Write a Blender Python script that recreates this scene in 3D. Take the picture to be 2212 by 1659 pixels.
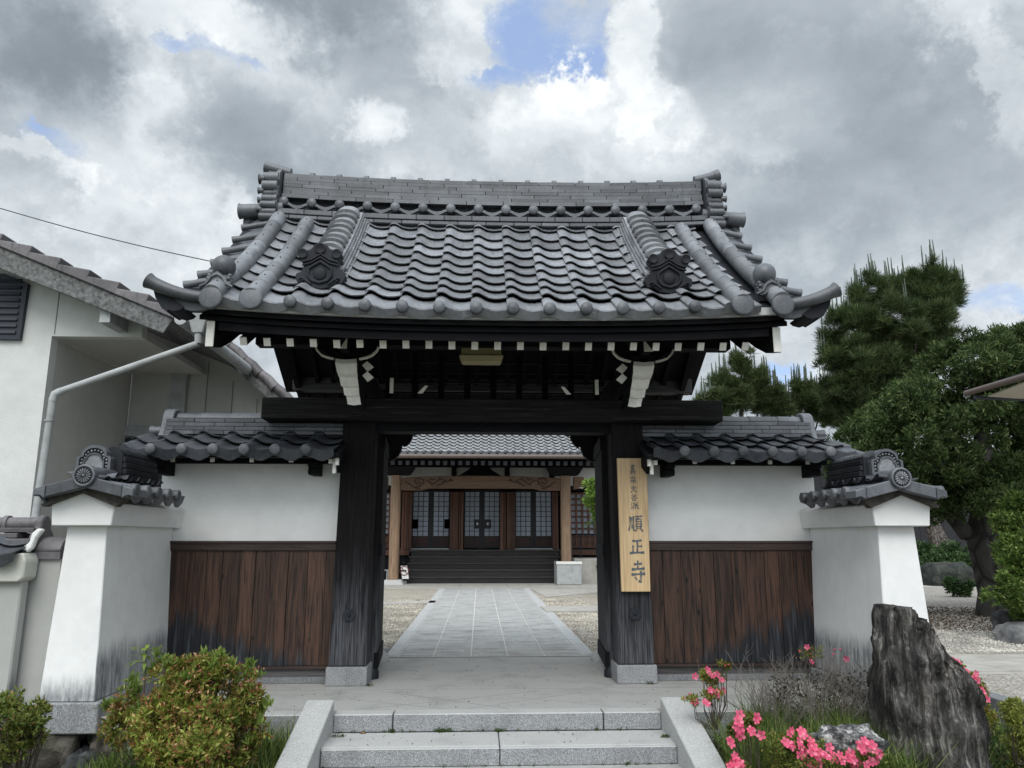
import bpy, bmesh, math, random
import numpy as np
from mathutils import Vector, Matrix
R = math.radians
for o in list(bpy.data.objects): bpy.data.objects.remove(o)
scene = bpy.context.scene
col = scene.collection

# ---------------------------------------------------------------- camera
CAM = Vector((-0.12, 0.0, 1.2)); PITCH = R(11.35); YAW = R(2.366); FPX = 1661.0   # photograph measured at 2212 px width
fw = Vector((math.sin(YAW)*math.cos(PITCH), math.cos(YAW)*math.cos(PITCH), math.sin(PITCH)))
rt = Vector((math.cos(YAW), -math.sin(YAW), 0)); up = rt.cross(fw)
cam = bpy.data.cameras.new('camera'); camo = bpy.data.objects.new('camera', cam); col.objects.link(camo)
cam.sensor_width = 36; cam.lens = 36*FPX/2212; cam.clip_start = .05; cam.clip_end = 3000
camo.matrix_world = Matrix(((rt.x, up.x, -fw.x, CAM.x), (rt.y, up.y, -fw.y, CAM.y), (rt.z, up.z, -fw.z, CAM.z), (0, 0, 0, 1)))
scene.camera = camo
def ray(x, y): return fw + rt*((x-1106)/FPX) - up*((y-829.5)/FPX)
def at(x, y, X=None, Y=None, Z=None):
    """world point seen at a measured pixel, on the plane X=, Y= or Z= where the thing stands"""
    d = ray(x, y)
    k = (X-CAM.x)/d.x if X is not None else ((Y-CAM.y)/d.y if Y is not None else (Z-CAM.z)/d.z)
    return CAM + d*k

# ---------------------------------------------------------------- node helpers
class NT:
    def __init__(s, nt): s.nt = nt; s.n = nt.nodes; s.l = nt.links
    def new(s, t, **k):
        n = s.n.new(t)
        for a, v in k.items(): setattr(n, a, v)
        return n
    def inp(s, n, i, v):
        if v is None: return
        if isinstance(v, bpy.types.NodeSocket): s.l.new(v, n.inputs[i])
        else: n.inputs[i].default_value = v
    def math(s, op, a, b=None, c=None, clamp=False):
        n = s.new('ShaderNodeMath', operation=op, use_clamp=clamp)
        s.inp(n, 0, a); s.inp(n, 1, b); s.inp(n, 2, c); return n.outputs[0]
    def vmath(s, op, a, b=None):
        n = s.new('ShaderNodeVectorMath', operation=op)
        s.inp(n, 0, a); s.inp(n, 1, b)
        return n.outputs['Value'] if op in ('LENGTH', 'DOT_PRODUCT', 'DISTANCE') else n.outputs[0]
    def noise(s, vec, scale=5, detail=4, rough=.55, dist=0, out=0):
        n = s.new('ShaderNodeTexNoise'); s.inp(n, 'Vector', vec)
        n.inputs['Scale'].default_value = scale; n.inputs['Detail'].default_value = detail
        n.inputs['Roughness'].default_value = rough; n.inputs['Distortion'].default_value = dist
        return n.outputs[out]
    def voro(s, vec, scale=5, feature='F1', out=0, rand=1):
        n = s.new('ShaderNodeTexVoronoi', feature=feature); s.inp(n, 'Vector', vec)
        n.inputs['Scale'].default_value = scale; n.inputs['Randomness'].default_value = rand
        return n.outputs[out]
    def ramp(s, f, st, interp='LINEAR'):
        n = s.new('ShaderNodeValToRGB'); s.inp(n, 0, f); e = n.color_ramp.elements
        n.color_ramp.interpolation = interp
        while len(e) < len(st): e.new(.5)
        for q, (p, c) in zip(e, st):
            q.position = p; q.color = (c, c, c, 1) if isinstance(c, (int, float)) else (*c, 1)
        return n.outputs[0]
    def mix(s, f, a, b, typ='MIX'):
        n = s.new('ShaderNodeMix', data_type='RGBA', blend_type=typ); s.inp(n, 0, f)
        for i, v in ((6, a), (7, b)):
            if isinstance(v, tuple) and len(v) == 3: v = (*v, 1)
            if isinstance(v, (int, float)): v = (v, v, v, 1)
            s.inp(n, i, v)
        return n.outputs[2]
    def mapr(s, v, a, b, c=0, d=1, smooth=False):
        n = s.new('ShaderNodeMapRange'); n.clamp = True
        if smooth: n.interpolation_type = 'SMOOTHSTEP'
        s.inp(n, 0, v); s.inp(n, 1, a); s.inp(n, 2, b); s.inp(n, 3, c); s.inp(n, 4, d); return n.outputs[0]
    def scl(s, vec, sc, loc=(0, 0, 0)):
        n = s.new('ShaderNodeMapping'); s.inp(n, 0, vec); n.inputs['Scale'].default_value = sc; n.inputs['Location'].default_value = loc
        return n.outputs[0]
    def sep(s, v):
        n = s.new('ShaderNodeSeparateXYZ'); s.inp(n, 0, v); return n.outputs

# ---------------------------------------------------------------- sky with clouds
world = bpy.data.worlds.new('World'); scene.world = world; world.use_nodes = True
world.cycles.sampling_method = 'MANUAL'; world.cycles.sample_map_resolution = 256
SUN_EL = R(46); SUN_AZ = R(188)     # sun behind thin cloud, high and behind the photographer
w = NT(world.node_tree); w.n.clear()
wout = w.new('ShaderNodeOutputWorld'); bg = w.new('ShaderNodeBackground'); w.l.new(bg.outputs[0], wout.inputs[0])
bg.inputs[1].default_value = 0.1
sky = w.new('ShaderNodeTexSky', sky_type='NISHITA'); sky.sun_disc = False
sky.sun_elevation = SUN_EL; sky.sun_rotation = SUN_AZ; sky.air_density = 1; sky.dust_density = .6; sky.ozone_density = 1.5
tc = w.new('ShaderNodeTexCoord'); D0 = tc.outputs['Generated']
dz = w.sep(D0)[2]
# clouds lie on a layer: spread the direction out towards the horizon
den = w.math('ADD', w.math('MAXIMUM', dz, 0.0), .38)
cmb = w.new('ShaderNodeCombineXYZ'); sx = w.sep(D0)
w.l.new(w.math('DIVIDE', sx[0], den), cmb.inputs[0]); w.l.new(w.math('DIVIDE', sx[1], den), cmb.inputs[1]); cmb.inputs[2].default_value = 3.7
P = cmb.outputs[0]
wn = w.new('ShaderNodeTexNoise'); w.l.new(D0, wn.inputs['Vector']); wn.inputs['Scale'].default_value = 7; wn.inputs['Detail'].default_value = 6; wn.inputs['Roughness'].default_value = .68
warp = w.vmath('SUBTRACT', wn.outputs['Color'], (.5, .5, .5))
az = w.math('ARCTAN2', sx[0], sx[1]); el = w.math('ARCSINE', dz)
ac = w.new('ShaderNodeCombineXYZ'); w.l.new(az, ac.inputs[0]); w.l.new(el, ac.inputs[1]); AE = ac.outputs[0]
def warped(k): return w.vmath('ADD', AE, w.vmath('MULTIPLY', warp, (k, k, 0)))
Dw = warped(.20); Dw2 = warped(.115)
def skyblob(px, py, rx, ry, src, soft=1.0):
    c = ray(px, py); k = FPX*c.length; c = c.normalized(); e = math.asin(c.z); a_ = math.atan2(c.x, c.y)
    ix, iy = k/rx*math.cos(e), k/ry
    v = w.scl(src, (ix, iy, 0), (-a_*ix, -e*iy, 0))
    return w.mapr(w.vmath('LENGTH', v), 1.0+soft*.5, max(0, 1.0-soft), 0, 1, True)
big = w.noise(P, 1.25, 4, .56, .3)
tone = w.mapr(big, .36, .66, .44, .60, True)
# (x, y, rx, ry, brightness, softness)
blobs = [(120, 80, 230, 120, -.24, .9), (700, 10, 260, 80, -.22, .8), (560, 300, 150, 190, -.12, .7), (470, 330, 90, 120, -.06, .8), (1660, 120, 260, 150, -.20, .9), (1900, 400, 420, 190, -.17, .9), (2000, 200, 260, 160, -.13, .8),
         (1450, 470, 330, 110, -.10, .8), (850, 190, 120, 95, -.10, .6), (930, 350, 200, 70, -.12, .8), (660, 420, 130, 110, -.12, .8), (1480, 60, 70, 130, -.05, .6), (980, 240, 90, 70, -.06, .5),
         (430, 60, 150, 70, .20, .6), (330, 130, 70, 60, .12, .7), (980, 50, 110, 110, .17, .6), (1235, 190, 175, 80, .15, .5), (1210, 150, 85, 55, .16, .3), (1360, 90, 52, 130, .22, .35), (290, 380, 170, 110, .14, .8), (330, 230, 120, 60, .14, .6),
         (800, 275, 70, 70, .24, .45), (60, 480, 110, 90, .08, .6), (50, 320, 70, 40, .18, .35), (150, 385, 60, 40, .18, .4), (1430, 300, 90, 60, .12, .6), (1390, 250, 60, 50, .2, .4), (1650, 330, 50, 40, .06, .8), (2080, 30, 110, 50, .2, .6), (2190, 170, 40, 150, .18, .4),
         (1900, 770, 500, 90, .16, .9), (430, 570, 260, 120, .15, .9), (620, 170, 110, 70, .14, .6), (1540, 420, 70, 50, .08, .8), (1080, 290, 90, 60, .10, .5), (240, 470, 60, 90, .10, .5), (510, 440, 40, 60, .14, .5)]
for (px, py, rx, ry, a, sf) in blobs:
    tone = w.math('ADD', tone, w.math('MULTIPLY', skyblob(px, py, rx, ry, Dw, sf), a))
fine = w.noise(P, 5.0, 8, .66, .2)
tone = w.math('ADD', tone, w.math('MULTIPLY', w.math('SUBTRACT', fine, .5), w.mapr(tone, .3, .75, .22, .62)))
# billows: rounded, lit tops with darker creases
bil = w.voro(w.vmath('ADD', P, w.vmath('MULTIPLY', warp, (.50, .50, 0))), 5.0, 'F1')
bil2 = w.voro(w.vmath('ADD', P, w.vmath('MULTIPLY', warp, (.50, .50, 0))), 13.0, 'F1')
tone = w.math('ADD', tone, w.math('MULTIPLY', w.math('SUBTRACT', .42, bil), w.mapr(tone, .35, .75, .10, .36)))
tone = w.math('ADD', tone, w.math('MULTIPLY', w.math('SUBTRACT', .42, bil2), w.mapr(tone, .4, .8, .03, .16)))
tone = w.math('MAXIMUM', tone, .20)
ccol = w.ramp(w.math('MULTIPLY', tone, .8), [(.0, (.12, .14, .165)), (.20, (.24, .276, .312)), (.34, (.385, .43, .47)), (.50, (.60, .645, .68)), (.70, (.81, .84, .86)), (.95, (1.02, 1.03, 1.03))])
hole = None
for (px, py, rx, ry, sf) in [(1150, 75, 110, 75, .35), (1250, 95, 62, 75, .3), (1075, 150, 60, 32, .5), (440, 122, 85, 15, .6), (530, 146, 45, 10, .6), (105, 300, 60, 40, .5), (60, 265, 30, 25, .5), (1285, 20, 30, 60, .4), (2160, 650, 85, 24, .6), (2000, 628, 50, 8, .6), (1690, 800, 70, 28, .6), (565, 6, 20, 12, .5)]:
    b = skyblob(px, py, rx, ry, Dw2, sf)
    hole = b if hole is None else w.math('MAXIMUM', hole, b)
for (px, py, rx, ry) in ((1212, 178, 92, 68), (1140, 190, 70, 34), (1378, 100, 46, 150), (1010, 60, 36, 60), (60, 330, 60, 42)):   # cumulus heads that stand in front of the gaps
    hole = w.math('MULTIPLY', hole, w.math('SUBTRACT', 1.0, skyblob(px, py, rx, ry, Dw, .22)))
hole = w.math('MULTIPLY', hole, w.mapr(fine, .42, .58, 1, .35))
blue = w.mix(.6, sky.outputs[0], (3.0, 4.0, 6.2))
sund = (math.sin(SUN_AZ)*math.cos(SUN_EL), math.cos(SUN_AZ)*math.cos(SUN_EL), math.sin(SUN_EL))
glow = w.mapr(w.vmath('DOT_PRODUCT', D0, sund), .05, .95, 1, 2.3, True)   # the cloud is thinner and brighter round the hidden sun
cl10 = w.vmath('MULTIPLY', ccol, w.math('MULTIPLY', glow, w.mapr(dz, .60, .96, 7.6, 12.5, True)))   # an overcast sky is about three times brighter overhead than low down
skyc = w.mix(w.math('MULTIPLY', hole, 1.0, clamp=True), cl10, blue)
w.l.new(skyc, bg.inputs[0])

sun = bpy.data.lights.new('sun', 'SUN'); suno = bpy.data.objects.new('sun', sun); col.objects.link(suno)
sun.energy = 1.15; sun.angle = R(36); sun.color = (1, .96, .9)
sd = Vector((math.sin(SUN_AZ)*math.cos(SUN_EL), math.cos(SUN_AZ)*math.cos(SUN_EL), math.sin(SUN_EL)))
suno.rotation_euler = sd.to_track_quat('Z', 'Y').to_euler()
vs = scene.view_settings; vs.view_transform = 'Standard'; vs.look = 'None'; vs.exposure = 0.7; vs.gamma = 1; vs.use_curve_mapping = False
scene.render.engine = 'CYCLES'

# ---------------------------------------------------------------- materials
def newmat(name):
    m = bpy.data.materials.new(name); m.use_nodes = True; t = NT(m.node_tree)
    b = t.n['Principled BSDF']; return m, t, b
def pos(t): return t.new('ShaderNodeNewGeometry').outputs['Position']
def objrand(t): return t.new('ShaderNodeObjectInfo').outputs['Random']
def bump(t, b, h, strength=.4, dist=.01):
    n = t.new('ShaderNodeBump'); t.inp(n, 'Height', h); n.inputs['Strength'].default_value = strength; n.inputs['Distance'].default_value = dist
    t.l.new(n.outputs[0], b.inputs['Normal'])
def setc(t, b, c, rough=.6, spec=.5):
    t.inp(b, 'Base Color', c if isinstance(c, bpy.types.NodeSocket) else (*c, 1)); t.inp(b, 'Roughness', rough)
    b.inputs['Specular IOR Level'].default_value = spec

def mk_tile(name, lo, hi, rough=.42, spot=.5, joints=True):
    m, t, b = newmat(name); p = pos(t)
    n1 = t.noise(p, 4.5, 6, .6); n2 = t.noise(p, 38, 5, .65); st = t.noise(t.scl(p, (18, 5, 2.5)), 1, 5, .6)
    f = t.math('ADD', t.math('MULTIPLY', n1, .6), t.math('MULTIPLY', n2, .4))
    c = t.mix(t.mapr(f, .36, .66), lo, hi)
    c = t.mix(t.mapr(st, .56, .72, 0, spot), c, tuple(x*.35 for x in lo))
    c = t.mix(t.mapr(t.noise(p, 11, 6, .7), .60, .70, 0, .5), c, tuple(min(1, x*1.55) for x in hi))
    c = t.mix(t.mapr(t.noise(p, 23, 5, .8), .63, .68, 0, .6), c, tuple(x*.4 for x in lo))
    r = objrand(t); v = t.mapr(r, 0, 1, .62, 1.30)
    c = t.mix(1, c, v, 'MULTIPLY')
    setc(t, b, c, t.mapr(n2, .3, .7, rough-.08, rough+.14), .55 if hi[0] > .03 else .2)
    bump(t, b, t.math('ADD', n2, t.math('MULTIPLY', t.noise(p, 130, 3), .5)), .35, .004)
    return m
TILE = mk_tile('roof_tile_grey', (.048, .053, .062), (.112, .119, .133))
TILEL = mk_tile('roof_tile_silver', (.135, .14, .152), (.255, .264, .28), .36, .45)
TILED = mk_tile('roof_tile_soot', (.009, .010, .013), (.024, .026, .031), .6, .3)
TILEW = mk_tile('wall_tile_dark', (.030, .033, .040), (.085, .09, .102), .45, .4)  # sooty tile, with the main eave's shade put into its colour too
TILEM = mk_tile('wall_ridge_tile', (.040, .044, .052), (.098, .104, .116), .45, .4)
TILEO = mk_tile('old_tile', (.07, .066, .072), (.17, .155, .16), .5, .7)

def mk_wood(name, lo, hi, axis='Z', rough=.62, wear=None, stain=None, knots=False, low=None):
    m, t, b = newmat(name); p = pos(t); r = objrand(t)
    off = t.vmath('ADD', p, t.vmath('MULTIPLY', (7.3, 5.1, 9.7), r)) if False else p
    ro = t.new('ShaderNodeCombineXYZ'); t.l.new(t.math('MULTIPLY', r, 37), ro.inputs[0]); t.l.new(t.math('MULTIPLY', r, 19), ro.inputs[1]); t.l.new(t.math('MULTIPLY', r, 11), ro.inputs[2])
    q = t.vmath('ADD', p, ro.outputs[0])
    sc = {'X': (1.6, 26, 26), 'Y': (26, 1.6, 26), 'Z': (26, 26, 1.6)}[axis]
    sc2 = {'X': (3, 110, 110), 'Y': (110, 3, 110), 'Z': (110, 110, 3)}[axis]
    g1 = t.noise(t.scl(q, sc), 1, 5, .6, 1.2); g2 = t.noise(t.scl(q, sc2), 1, 4, .6, .6)
    f = t.math('ADD', t.math('MULTIPLY', g1, .55), t.math('MULTIPLY', g2, .45))
    c = t.mix(t.mapr(f, .36, .62), lo, hi)
    v = t.mapr(r, 0, 1, .72, 1.25); c = t.mix(1, c, v, 'MULTIPLY')
    h = f
    if knots: c = t.mix(t.mapr(f, .40, .57), lo, hi); c = t.mix(1, c, v, 'MULTIPLY')
    if knots:
        kv = t.new('ShaderNodeTexVoronoi'); t.inp(kv, 'Vector', t.scl(q, (9, 9, 4.6))); kv.inputs['Scale'].default_value = 1
        k = t.mapr(kv.outputs[0], .07, .16, 1, 0)
        k = t.math('MULTIPLY', k, t.mapr(t.sep(kv.outputs['Color'])[0], .3, .32, 0, 1))
        c = t.mix(k, c, tuple(x*.12 for x in lo))
    if wear:   # silvered, weathered streaks
        wn_ = t.noise(t.scl(q, sc2), .6, 5, .7); c = t.mix(t.mapr(wn_, .55, .75, 0, .6), c, wear)
    if low:   # lower part bleached silver-grey by splashing rain
        zl_ = t.math('ADD', t.sep(p)[2], t.math('MULTIPLY', t.math('SUBTRACT', t.noise(t.scl(p, (12, 12, 2)), 1, 5, .7), .5), .9))
        c = t.mix(t.math('MULTIPLY', t.mapr(zl_, 1.15, .25, 0, 1, True), t.mapr(g2, .38, .62, .15, 1)), c, low)
    if stain:  # blackened, mildewed lower part with a ragged edge
        z = t.sep(p)[2]; e = t.noise(t.scl(p, (5.5, 5, 1.2)), 1, 5, .7); e2 = t.noise(t.scl(p, (40, 10, 2)), 1, 4, .6)
        xx = t.sep(p)[0]
        lvl = t.math('ADD', t.math('ADD', stain[0], t.math('MULTIPLY', t.math('SUBTRACT', e, .5), .75)), t.math('MULTIPLY', t.math('SUBTRACT', e2, .5), .22))
        if stain[1]: lvl = t.math('ADD', lvl, t.math('MULTIPLY', t.math('SUBTRACT', t.math('ABSOLUTE', xx), 2.1), stain[1]))
        msk = t.mapr(t.math('SUBTRACT', lvl, z), -.06, .12, 0, 1, True)
        dark = t.mix(t.mapr(e2, .5, .72), (.009, .0105, .014), (.06, .066, .078))
        c = t.mix(msk, c, dark)
    setc(t, b, c, rough, .35 if rough < .7 else .15)
    bump(t, b, h, .55, .006)
    return m
BLACKWOOD_Z = mk_wood('dark_post_wood', (.003, .0027, .0032), (.011, .0095, .0105), 'Z', .75, (.030, .030, .034), None, False, (.085, .088, .098))
BLACKWOOD_X = mk_wood('dark_beam_wood', (.0025, .0025, .0034), (.009, .0085, .0105), 'X', .75, (.015, .015, .018))
BLACKWOOD_Y = mk_wood('dark_rafter_wood', (.0025, .0025, .0034), (.008, .0078, .0098), 'Y', .75)
GREYWOOD_X = mk_wood('grey_purlin_wood', (.035, .033, .035), (.10, .095, .095), 'X', .7)
BOARD = mk_wood('brown_cedar_boards', (.010, .0058, .0044), (.074, .037, .024), 'Z', .6, None, (.35, .33), True)
RAILW = mk_wood('brown_rail_wood', (.02, .012, .010), (.055, .036, .03), 'X', .6)
HALLW_Z = mk_wood('pale_column_wood', (.11, .07, .045), (.27, .18, .115), 'Z', .55)
HALLW_X = mk_wood('brown_beam_wood', (.075, .043, .026), (.18, .11, .065), 'X', .55)
REDW = mk_wood('red_brown_door_wood', (.055, .022, .013), (.12, .052, .030), 'Z', .5)
DARKRED = mk_wood('dark_red_panel_wood', (.022, .009, .008), (.045, .018, .015), 'X', .5)
TREADW = mk_wood('pale_tread_wood', (.025, .022, .022), (.06, .055, .053), 'X', .4)  # hall treads, a tone paler than the risers
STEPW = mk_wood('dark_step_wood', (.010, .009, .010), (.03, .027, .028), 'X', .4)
SIGNW = mk_wood('pale_sign_wood', (.36, .24, .125), (.60, .435, .25), 'Z', .5)

def mk_plain(name, c, rough=.6, var=.15, sc=8, bmp=.15, spec=.4, metal=0, tint=None):
    m, t, b = newmat(name); p = pos(t); n = t.noise(p, sc, 6, .6)
    cc = t.mix(t.mapr(n, .3, .7), tuple(x*(1-var) for x in c), tuple(min(1, x*(1+var)) for x in c))
    if tint: cc = t.mix(t.mapr(t.noise(p, sc*.37, 5, .7), .5, .75, 0, .6), cc, tint)
    setc(t, b, cc, rough, spec); b.inputs['Metallic'].default_value = metal
    bump(t, b, t.noise(p, sc*12, 4), bmp, .004); return m
WHITEPAINT = mk_plain('white_painted_wood_end', (.78, .76, .70), .6, .10, 14, .4, tint=(.52, .50, .44))
def mk_plaster(name, c, stain=0, base_z=.12, rough_bump=.12, drip=True):
    m, t, b = newmat(name); p = pos(t); z = t.sep(p)[2]
    n = t.noise(p, 1.6, 6, .6); n2 = t.noise(p, 9, 5, .6)
    cc = t.mix(t.mapr(t.math('ADD', t.math('MULTIPLY', n, .6), t.math('MULTIPLY', n2, .4)), .35, .65), tuple(x*.86 for x in c), c)
    cc = t.mix(t.mapr(t.noise(p, 5, 8, .8), .60, .72, 0, .25), cc, tuple(x*.62 for x in c))
    if drip:
        d = t.noise(t.scl(p, (9, 9, .7)), 1, 6, .65); cc = t.mix(t.mapr(d, .55, .78, 0, .16), cc, tuple(x*.55 for x in c))
    if stain:
        e = t.noise(t.scl(p, (26, 26, 5)), 1, 7, .72); e2 = t.noise(t.scl(p, (4, 3, .8)), 1, 5, .6)
        nx_ = t.math('ABSOLUTE', t.sep(t.new('ShaderNodeNewGeometry').outputs['Normal'])[0])
        z = t.math('SUBTRACT', z, t.mapr(nx_, .4, .6, 0, .19))
        lvl = t.math('ADD', t.math('ADD', base_z+stain, t.math('MULTIPLY', t.math('SUBTRACT', e2, .5), 1.1*stain)), t.math('MULTIPLY', t.math('SUBTRACT', e, .5), .30*stain+.06))
        msk = t.mapr(t.math('SUBTRACT', lvl, z), -.05, .15, 0, 1, True)
        cc = t.mix(t.math('MULTIPLY', msk, t.mapr(e, .32, .6, .35, .95)), cc, (.145, .155, .17))
    setc(t, b, cc, .85, .2); bump(t, b, t.noise(p, 60, 4), rough_bump, .004); return m
PLASTER = mk_plaster('white_plaster', (.80, .80, .785), 0, drip=False)
PLASTERP = mk_plaster('white_plaster_mildewed', (.80, .80, .79), .15)
PLASTERG = mk_plaster('grey_plaster', (.40, .40, .38), .12, .0, .25)
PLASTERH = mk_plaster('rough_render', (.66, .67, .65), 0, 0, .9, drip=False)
PLASTERS = mk_plaster('house_shaded_render', (.52, .52, .49), 0, 0, .3)  # darker copy of the render, shade of recesses put into its colour
def mk_granite(name, lo, hi, sc=160, bmp=.5, dirt=.35, streak=False):
    m, t, b = newmat(name); p = pos(t)
    v = t.noise(p, sc, 3, .8); n = t.noise(p, 3, 6, .65)
    c = t.mix(t.mapr(v, .36, .64), lo, hi)
    c = t.mix(t.mapr(t.noise(p, sc*.6, 2, .9), .62, .68, 0, .7), c, tuple(min(.8, x*1.5) for x in hi))
    c = t.mix(t.mapr(n, .5, .72, 0, dirt), c, tuple(x*.45 for x in lo))
    c = t.mix(t.mapr(t.noise(p, 17, 6, .75), .56, .70, 0, dirt*.7), c, tuple(x*.5 for x in lo))
    if streak: c = t.mix(t.mapr(t.noise(t.scl(p, (1.6, 5.5, 1)), 1.3, 7, .72), .46, .60, 0, .55), c, (.19, .19, .185)); c = t.mix(t.mapr(t.noise(t.scl(p, (2.2, 4, 1)), 2.1, 5, .7, 0), .58, .66, 0, .5), c, (.60, .60, .58))
    setc(t, b, c, .75, .3); bump(t, b, v, bmp, .006); return m
GRANITE_R = mk_granite('rough_granite', (.13, .133, .138), (.40, .41, .42), 120, .9)
GRANITE_T = mk_granite('sawn_granite', (.33, .33, .325), (.50, .50, .49), 230, .25, .3)
GRANITE_D = mk_granite('dark_granite_side', (.10, .105, .11), (.26, .27, .28), 130, .7)
PAVE = mk_granite('pale_paving_stone', (.32, .318, .305), (.475, .472, .455), 90, .2, .55, True)
PLATFORM = mk_granite('platform_stone', (.30, .30, .29), (.41, .41, .395), 120, .15, .4)
CONC = mk_plain('courtyard_concrete', (.37, .355, .325), .9, .16, 5, .3, .2, tint=(.23, .215, .195))
JOINT = mk_plain('pale_mortar', (.62, .61, .58), .9, .1, 20)
FAINTJ = mk_plain('soft_joint', (.20, .20, .19), .9, .1, 20)
DARKJ = mk_plain('dark_joint', (.05, .05, .05), .9, .1, 20)
GUTTER = mk_plain('weathered_grey_gutter', (.36, .375, .375), .6, .16, 9, .2, .3, tint=(.19, .19, .175))
GUTTERB = mk_plain('brown_gutter', (.10, .075, .065), .45, .1)
DARKM = mk_plain('dark_shutter_paint', (.022, .026, .038), .5, .1)
IRON = mk_plain('iron', (.02, .022, .028), .5, .2, metal=.4)
PAPER = mk_plain('shoji_paper', (.34, .38, .44), .9, .04, 3, .05, .1)
LATT = mk_plain('dark_lattice', (.012, .012, .015), .5, .1)
CABLE = mk_plain('black_cable', (.02, .02, .02), .5, .1)
LAMPM = mk_plain('yellowed_lamp_cover', (.34, .29, .16), .35, .05, 5, .03)
SIGNINK = mk_plain('blue_grey_ink', (.085, .105, .13), .6, .2, 40)
RED = mk_plain('red_print', (.16, .04, .04), .6, .05)
WHITE = mk_plain('white_board', (.72, .72, .70), .5, .04)
BARGEB = mk_plain('weathered_cement_board', (.15, .152, .15), .9, .55, 26, .7, .1, tint=(.035, .036, .038))

# ---------------------------------------------------------------- mesh helpers
class MB:
    def __init__(s): s.v = []; s.f = []; s.s = []; s.mi = []
    def add(s, vs_, fs, smooth=False, mi=0):
        n = len(s.v); s.v += [tuple(v) for v in vs_]
        for f in fs: s.f.append(tuple(i+n for i in f)); s.s.append(smooth); s.mi.append(mi)
        return s
    def hexa(s, p, smooth=False): # p: 4 bottom (ccw) + 4 top
        return s.add(p, [(3, 2, 1, 0), (4, 5, 6, 7), (0, 1, 5, 4), (1, 2, 6, 5), (2, 3, 7, 6), (3, 0, 4, 7)], smooth)
    def box(s, x0, x1, y0, y1, z0, z1):
        return s.hexa([(x0, y0, z0), (x1, y0, z0), (x1, y1, z0), (x0, y1, z0), (x0, y0, z1), (x1, y0, z1), (x1, y1, z1), (x0, y1, z1)])
    def bar(s, a, b, w_, h, upv=(0, 0, 1)):
        a = Vector(a); b = Vector(b); d = (b-a).normalized(); u = Vector(upv); r = d.cross(u)
        if r.length < 1e-5: r = d.cross(Vector((1, 0, 0)))
        r = r.normalized()*w_/2; u = r.cross(d).normalized()*h/2
        return s.hexa([a-r-u, a+r-u, b+r-u, b-r-u, a-r+u, a+r+u, b+r+u, b-r+u])
    def prism(s, poly, axis, a0, a1):
        n = len(poly)
        def P3(q, a):
            return {'X': (a, q[0], q[1]), 'Y': (q[0], a, q[1]), 'Z': (q[0], q[1], a)}[axis]
        area = sum(poly[i][0]*poly[(i+1) % n][1]-poly[(i+1) % n][0]*poly[i][1] for i in range(n))
        if (area < 0) != (axis == 'Y'): poly = poly[::-1]
        # ccw as seen along the axis
        vs_ = [P3(q, a0) for q in poly]+[P3(q, a1) for q in poly]
        fs = [tuple(range(n))[::-1], tuple(range(n, 2*n))]+[(i, (i+1) % n, (i+1) % n+n, i+n) for i in range(n)]
        return s.add(vs_, fs)
    def tube(s, path, rad, n=12, caps=True, smooth=True, ell=1.0, half=False):
        path = [Vector(p) for p in path]
        if not isinstance(rad, (list, tuple)): rad = [rad]*len(path)
        base = len(s.v); ref = None
        for i, p in enumerate(path):
            d = (path[min(i+1, len(path)-1)]-path[max(i-1, 0)]).normalized()
            if ref is None:
                ref = Vector((0, 0, 1)) if abs(d.z) < .9 else Vector((0, 1, 0))
            r = d.cross(ref).normalized(); u = r.cross(d).normalized(); ref = u
            for k in range(n):
                a = (math.pi*k/(n-1)) if half else 2*math.pi*k/n
                s.v.append(tuple(p+r*rad[i]*math.cos(a)+u*rad[i]*ell*math.sin(a)))
        for i in range(len(path)-1):
            for k in range(n):
                if half and k == n-1:
                    a, b_ = base+i*n+k, base+i*n; s.f.append((a, b_, b_+n, a+n)); s.s.append(False); s.mi.append(0); continue
                a = base+i*n+k; b_ = base+i*n+(k+1) % n
                s.f.append((a, b_, b_+n, a+n)); s.s.append(smooth); s.mi.append(0)
        if caps:
            for i, rev in ((0, True), (len(path)-1, False)):
                c = [s.v[base+i*n+k] for k in range(n)]
                s.add(c, [tuple(range(n))[::-1] if rev else tuple(range(n))])
        return s
    def sphere(s, c, r, seg=20, rings=12, sc=(1, 1, 1)):
        vs_ = []; fs = []
        for i in range(rings+1):
            th = math.pi*i/rings
            for k in range(seg):
                a = 2*math.pi*k/seg
                vs_.append((c[0]+r*sc[0]*math.sin(th)*math.cos(a), c[1]+r*sc[1]*math.sin(th)*math.sin(a), c[2]+r*sc[2]*math.cos(th)))
        for i in range(rings):
            for k in range(seg):
                a = i*seg+k; b_ = i*seg+(k+1) % seg; fs.append((a, a+seg, b_+seg, b_))
        return s.add(vs_, fs, True)
    def disc(s, c, r, t_, n=20, bulge=.25, axis=(0, -1, 0)):
        ax = Vector(axis).normalized(); ref = Vector((0, 0, 1)) if abs(ax.z) < .9 else Vector((1, 0, 0))
        rr = ax.cross(ref).normalized(); uu = rr.cross(ax); c = Vector(c); rings = [(0, -t_), (1, -t_), (1, 0), (.86, bulge*r*.35), (.5, bulge*r*.8), (0.001, bulge*r)]
        vs_ = []; fs = []
        for (q, h) in rings:
            for k in range(n):
                a = 2*math.pi*k/n; vs_.append(c+ax*h+(rr*math.cos(a)+uu*math.sin(a))*r*q)
        for i in range(len(rings)-1):
            for k in range(n):
                a = i*n+k; b_ = i*n+(k+1) % n; fs.append((a, b_, b_+n, a+n))
        return s.add(vs_, fs, True)
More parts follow.
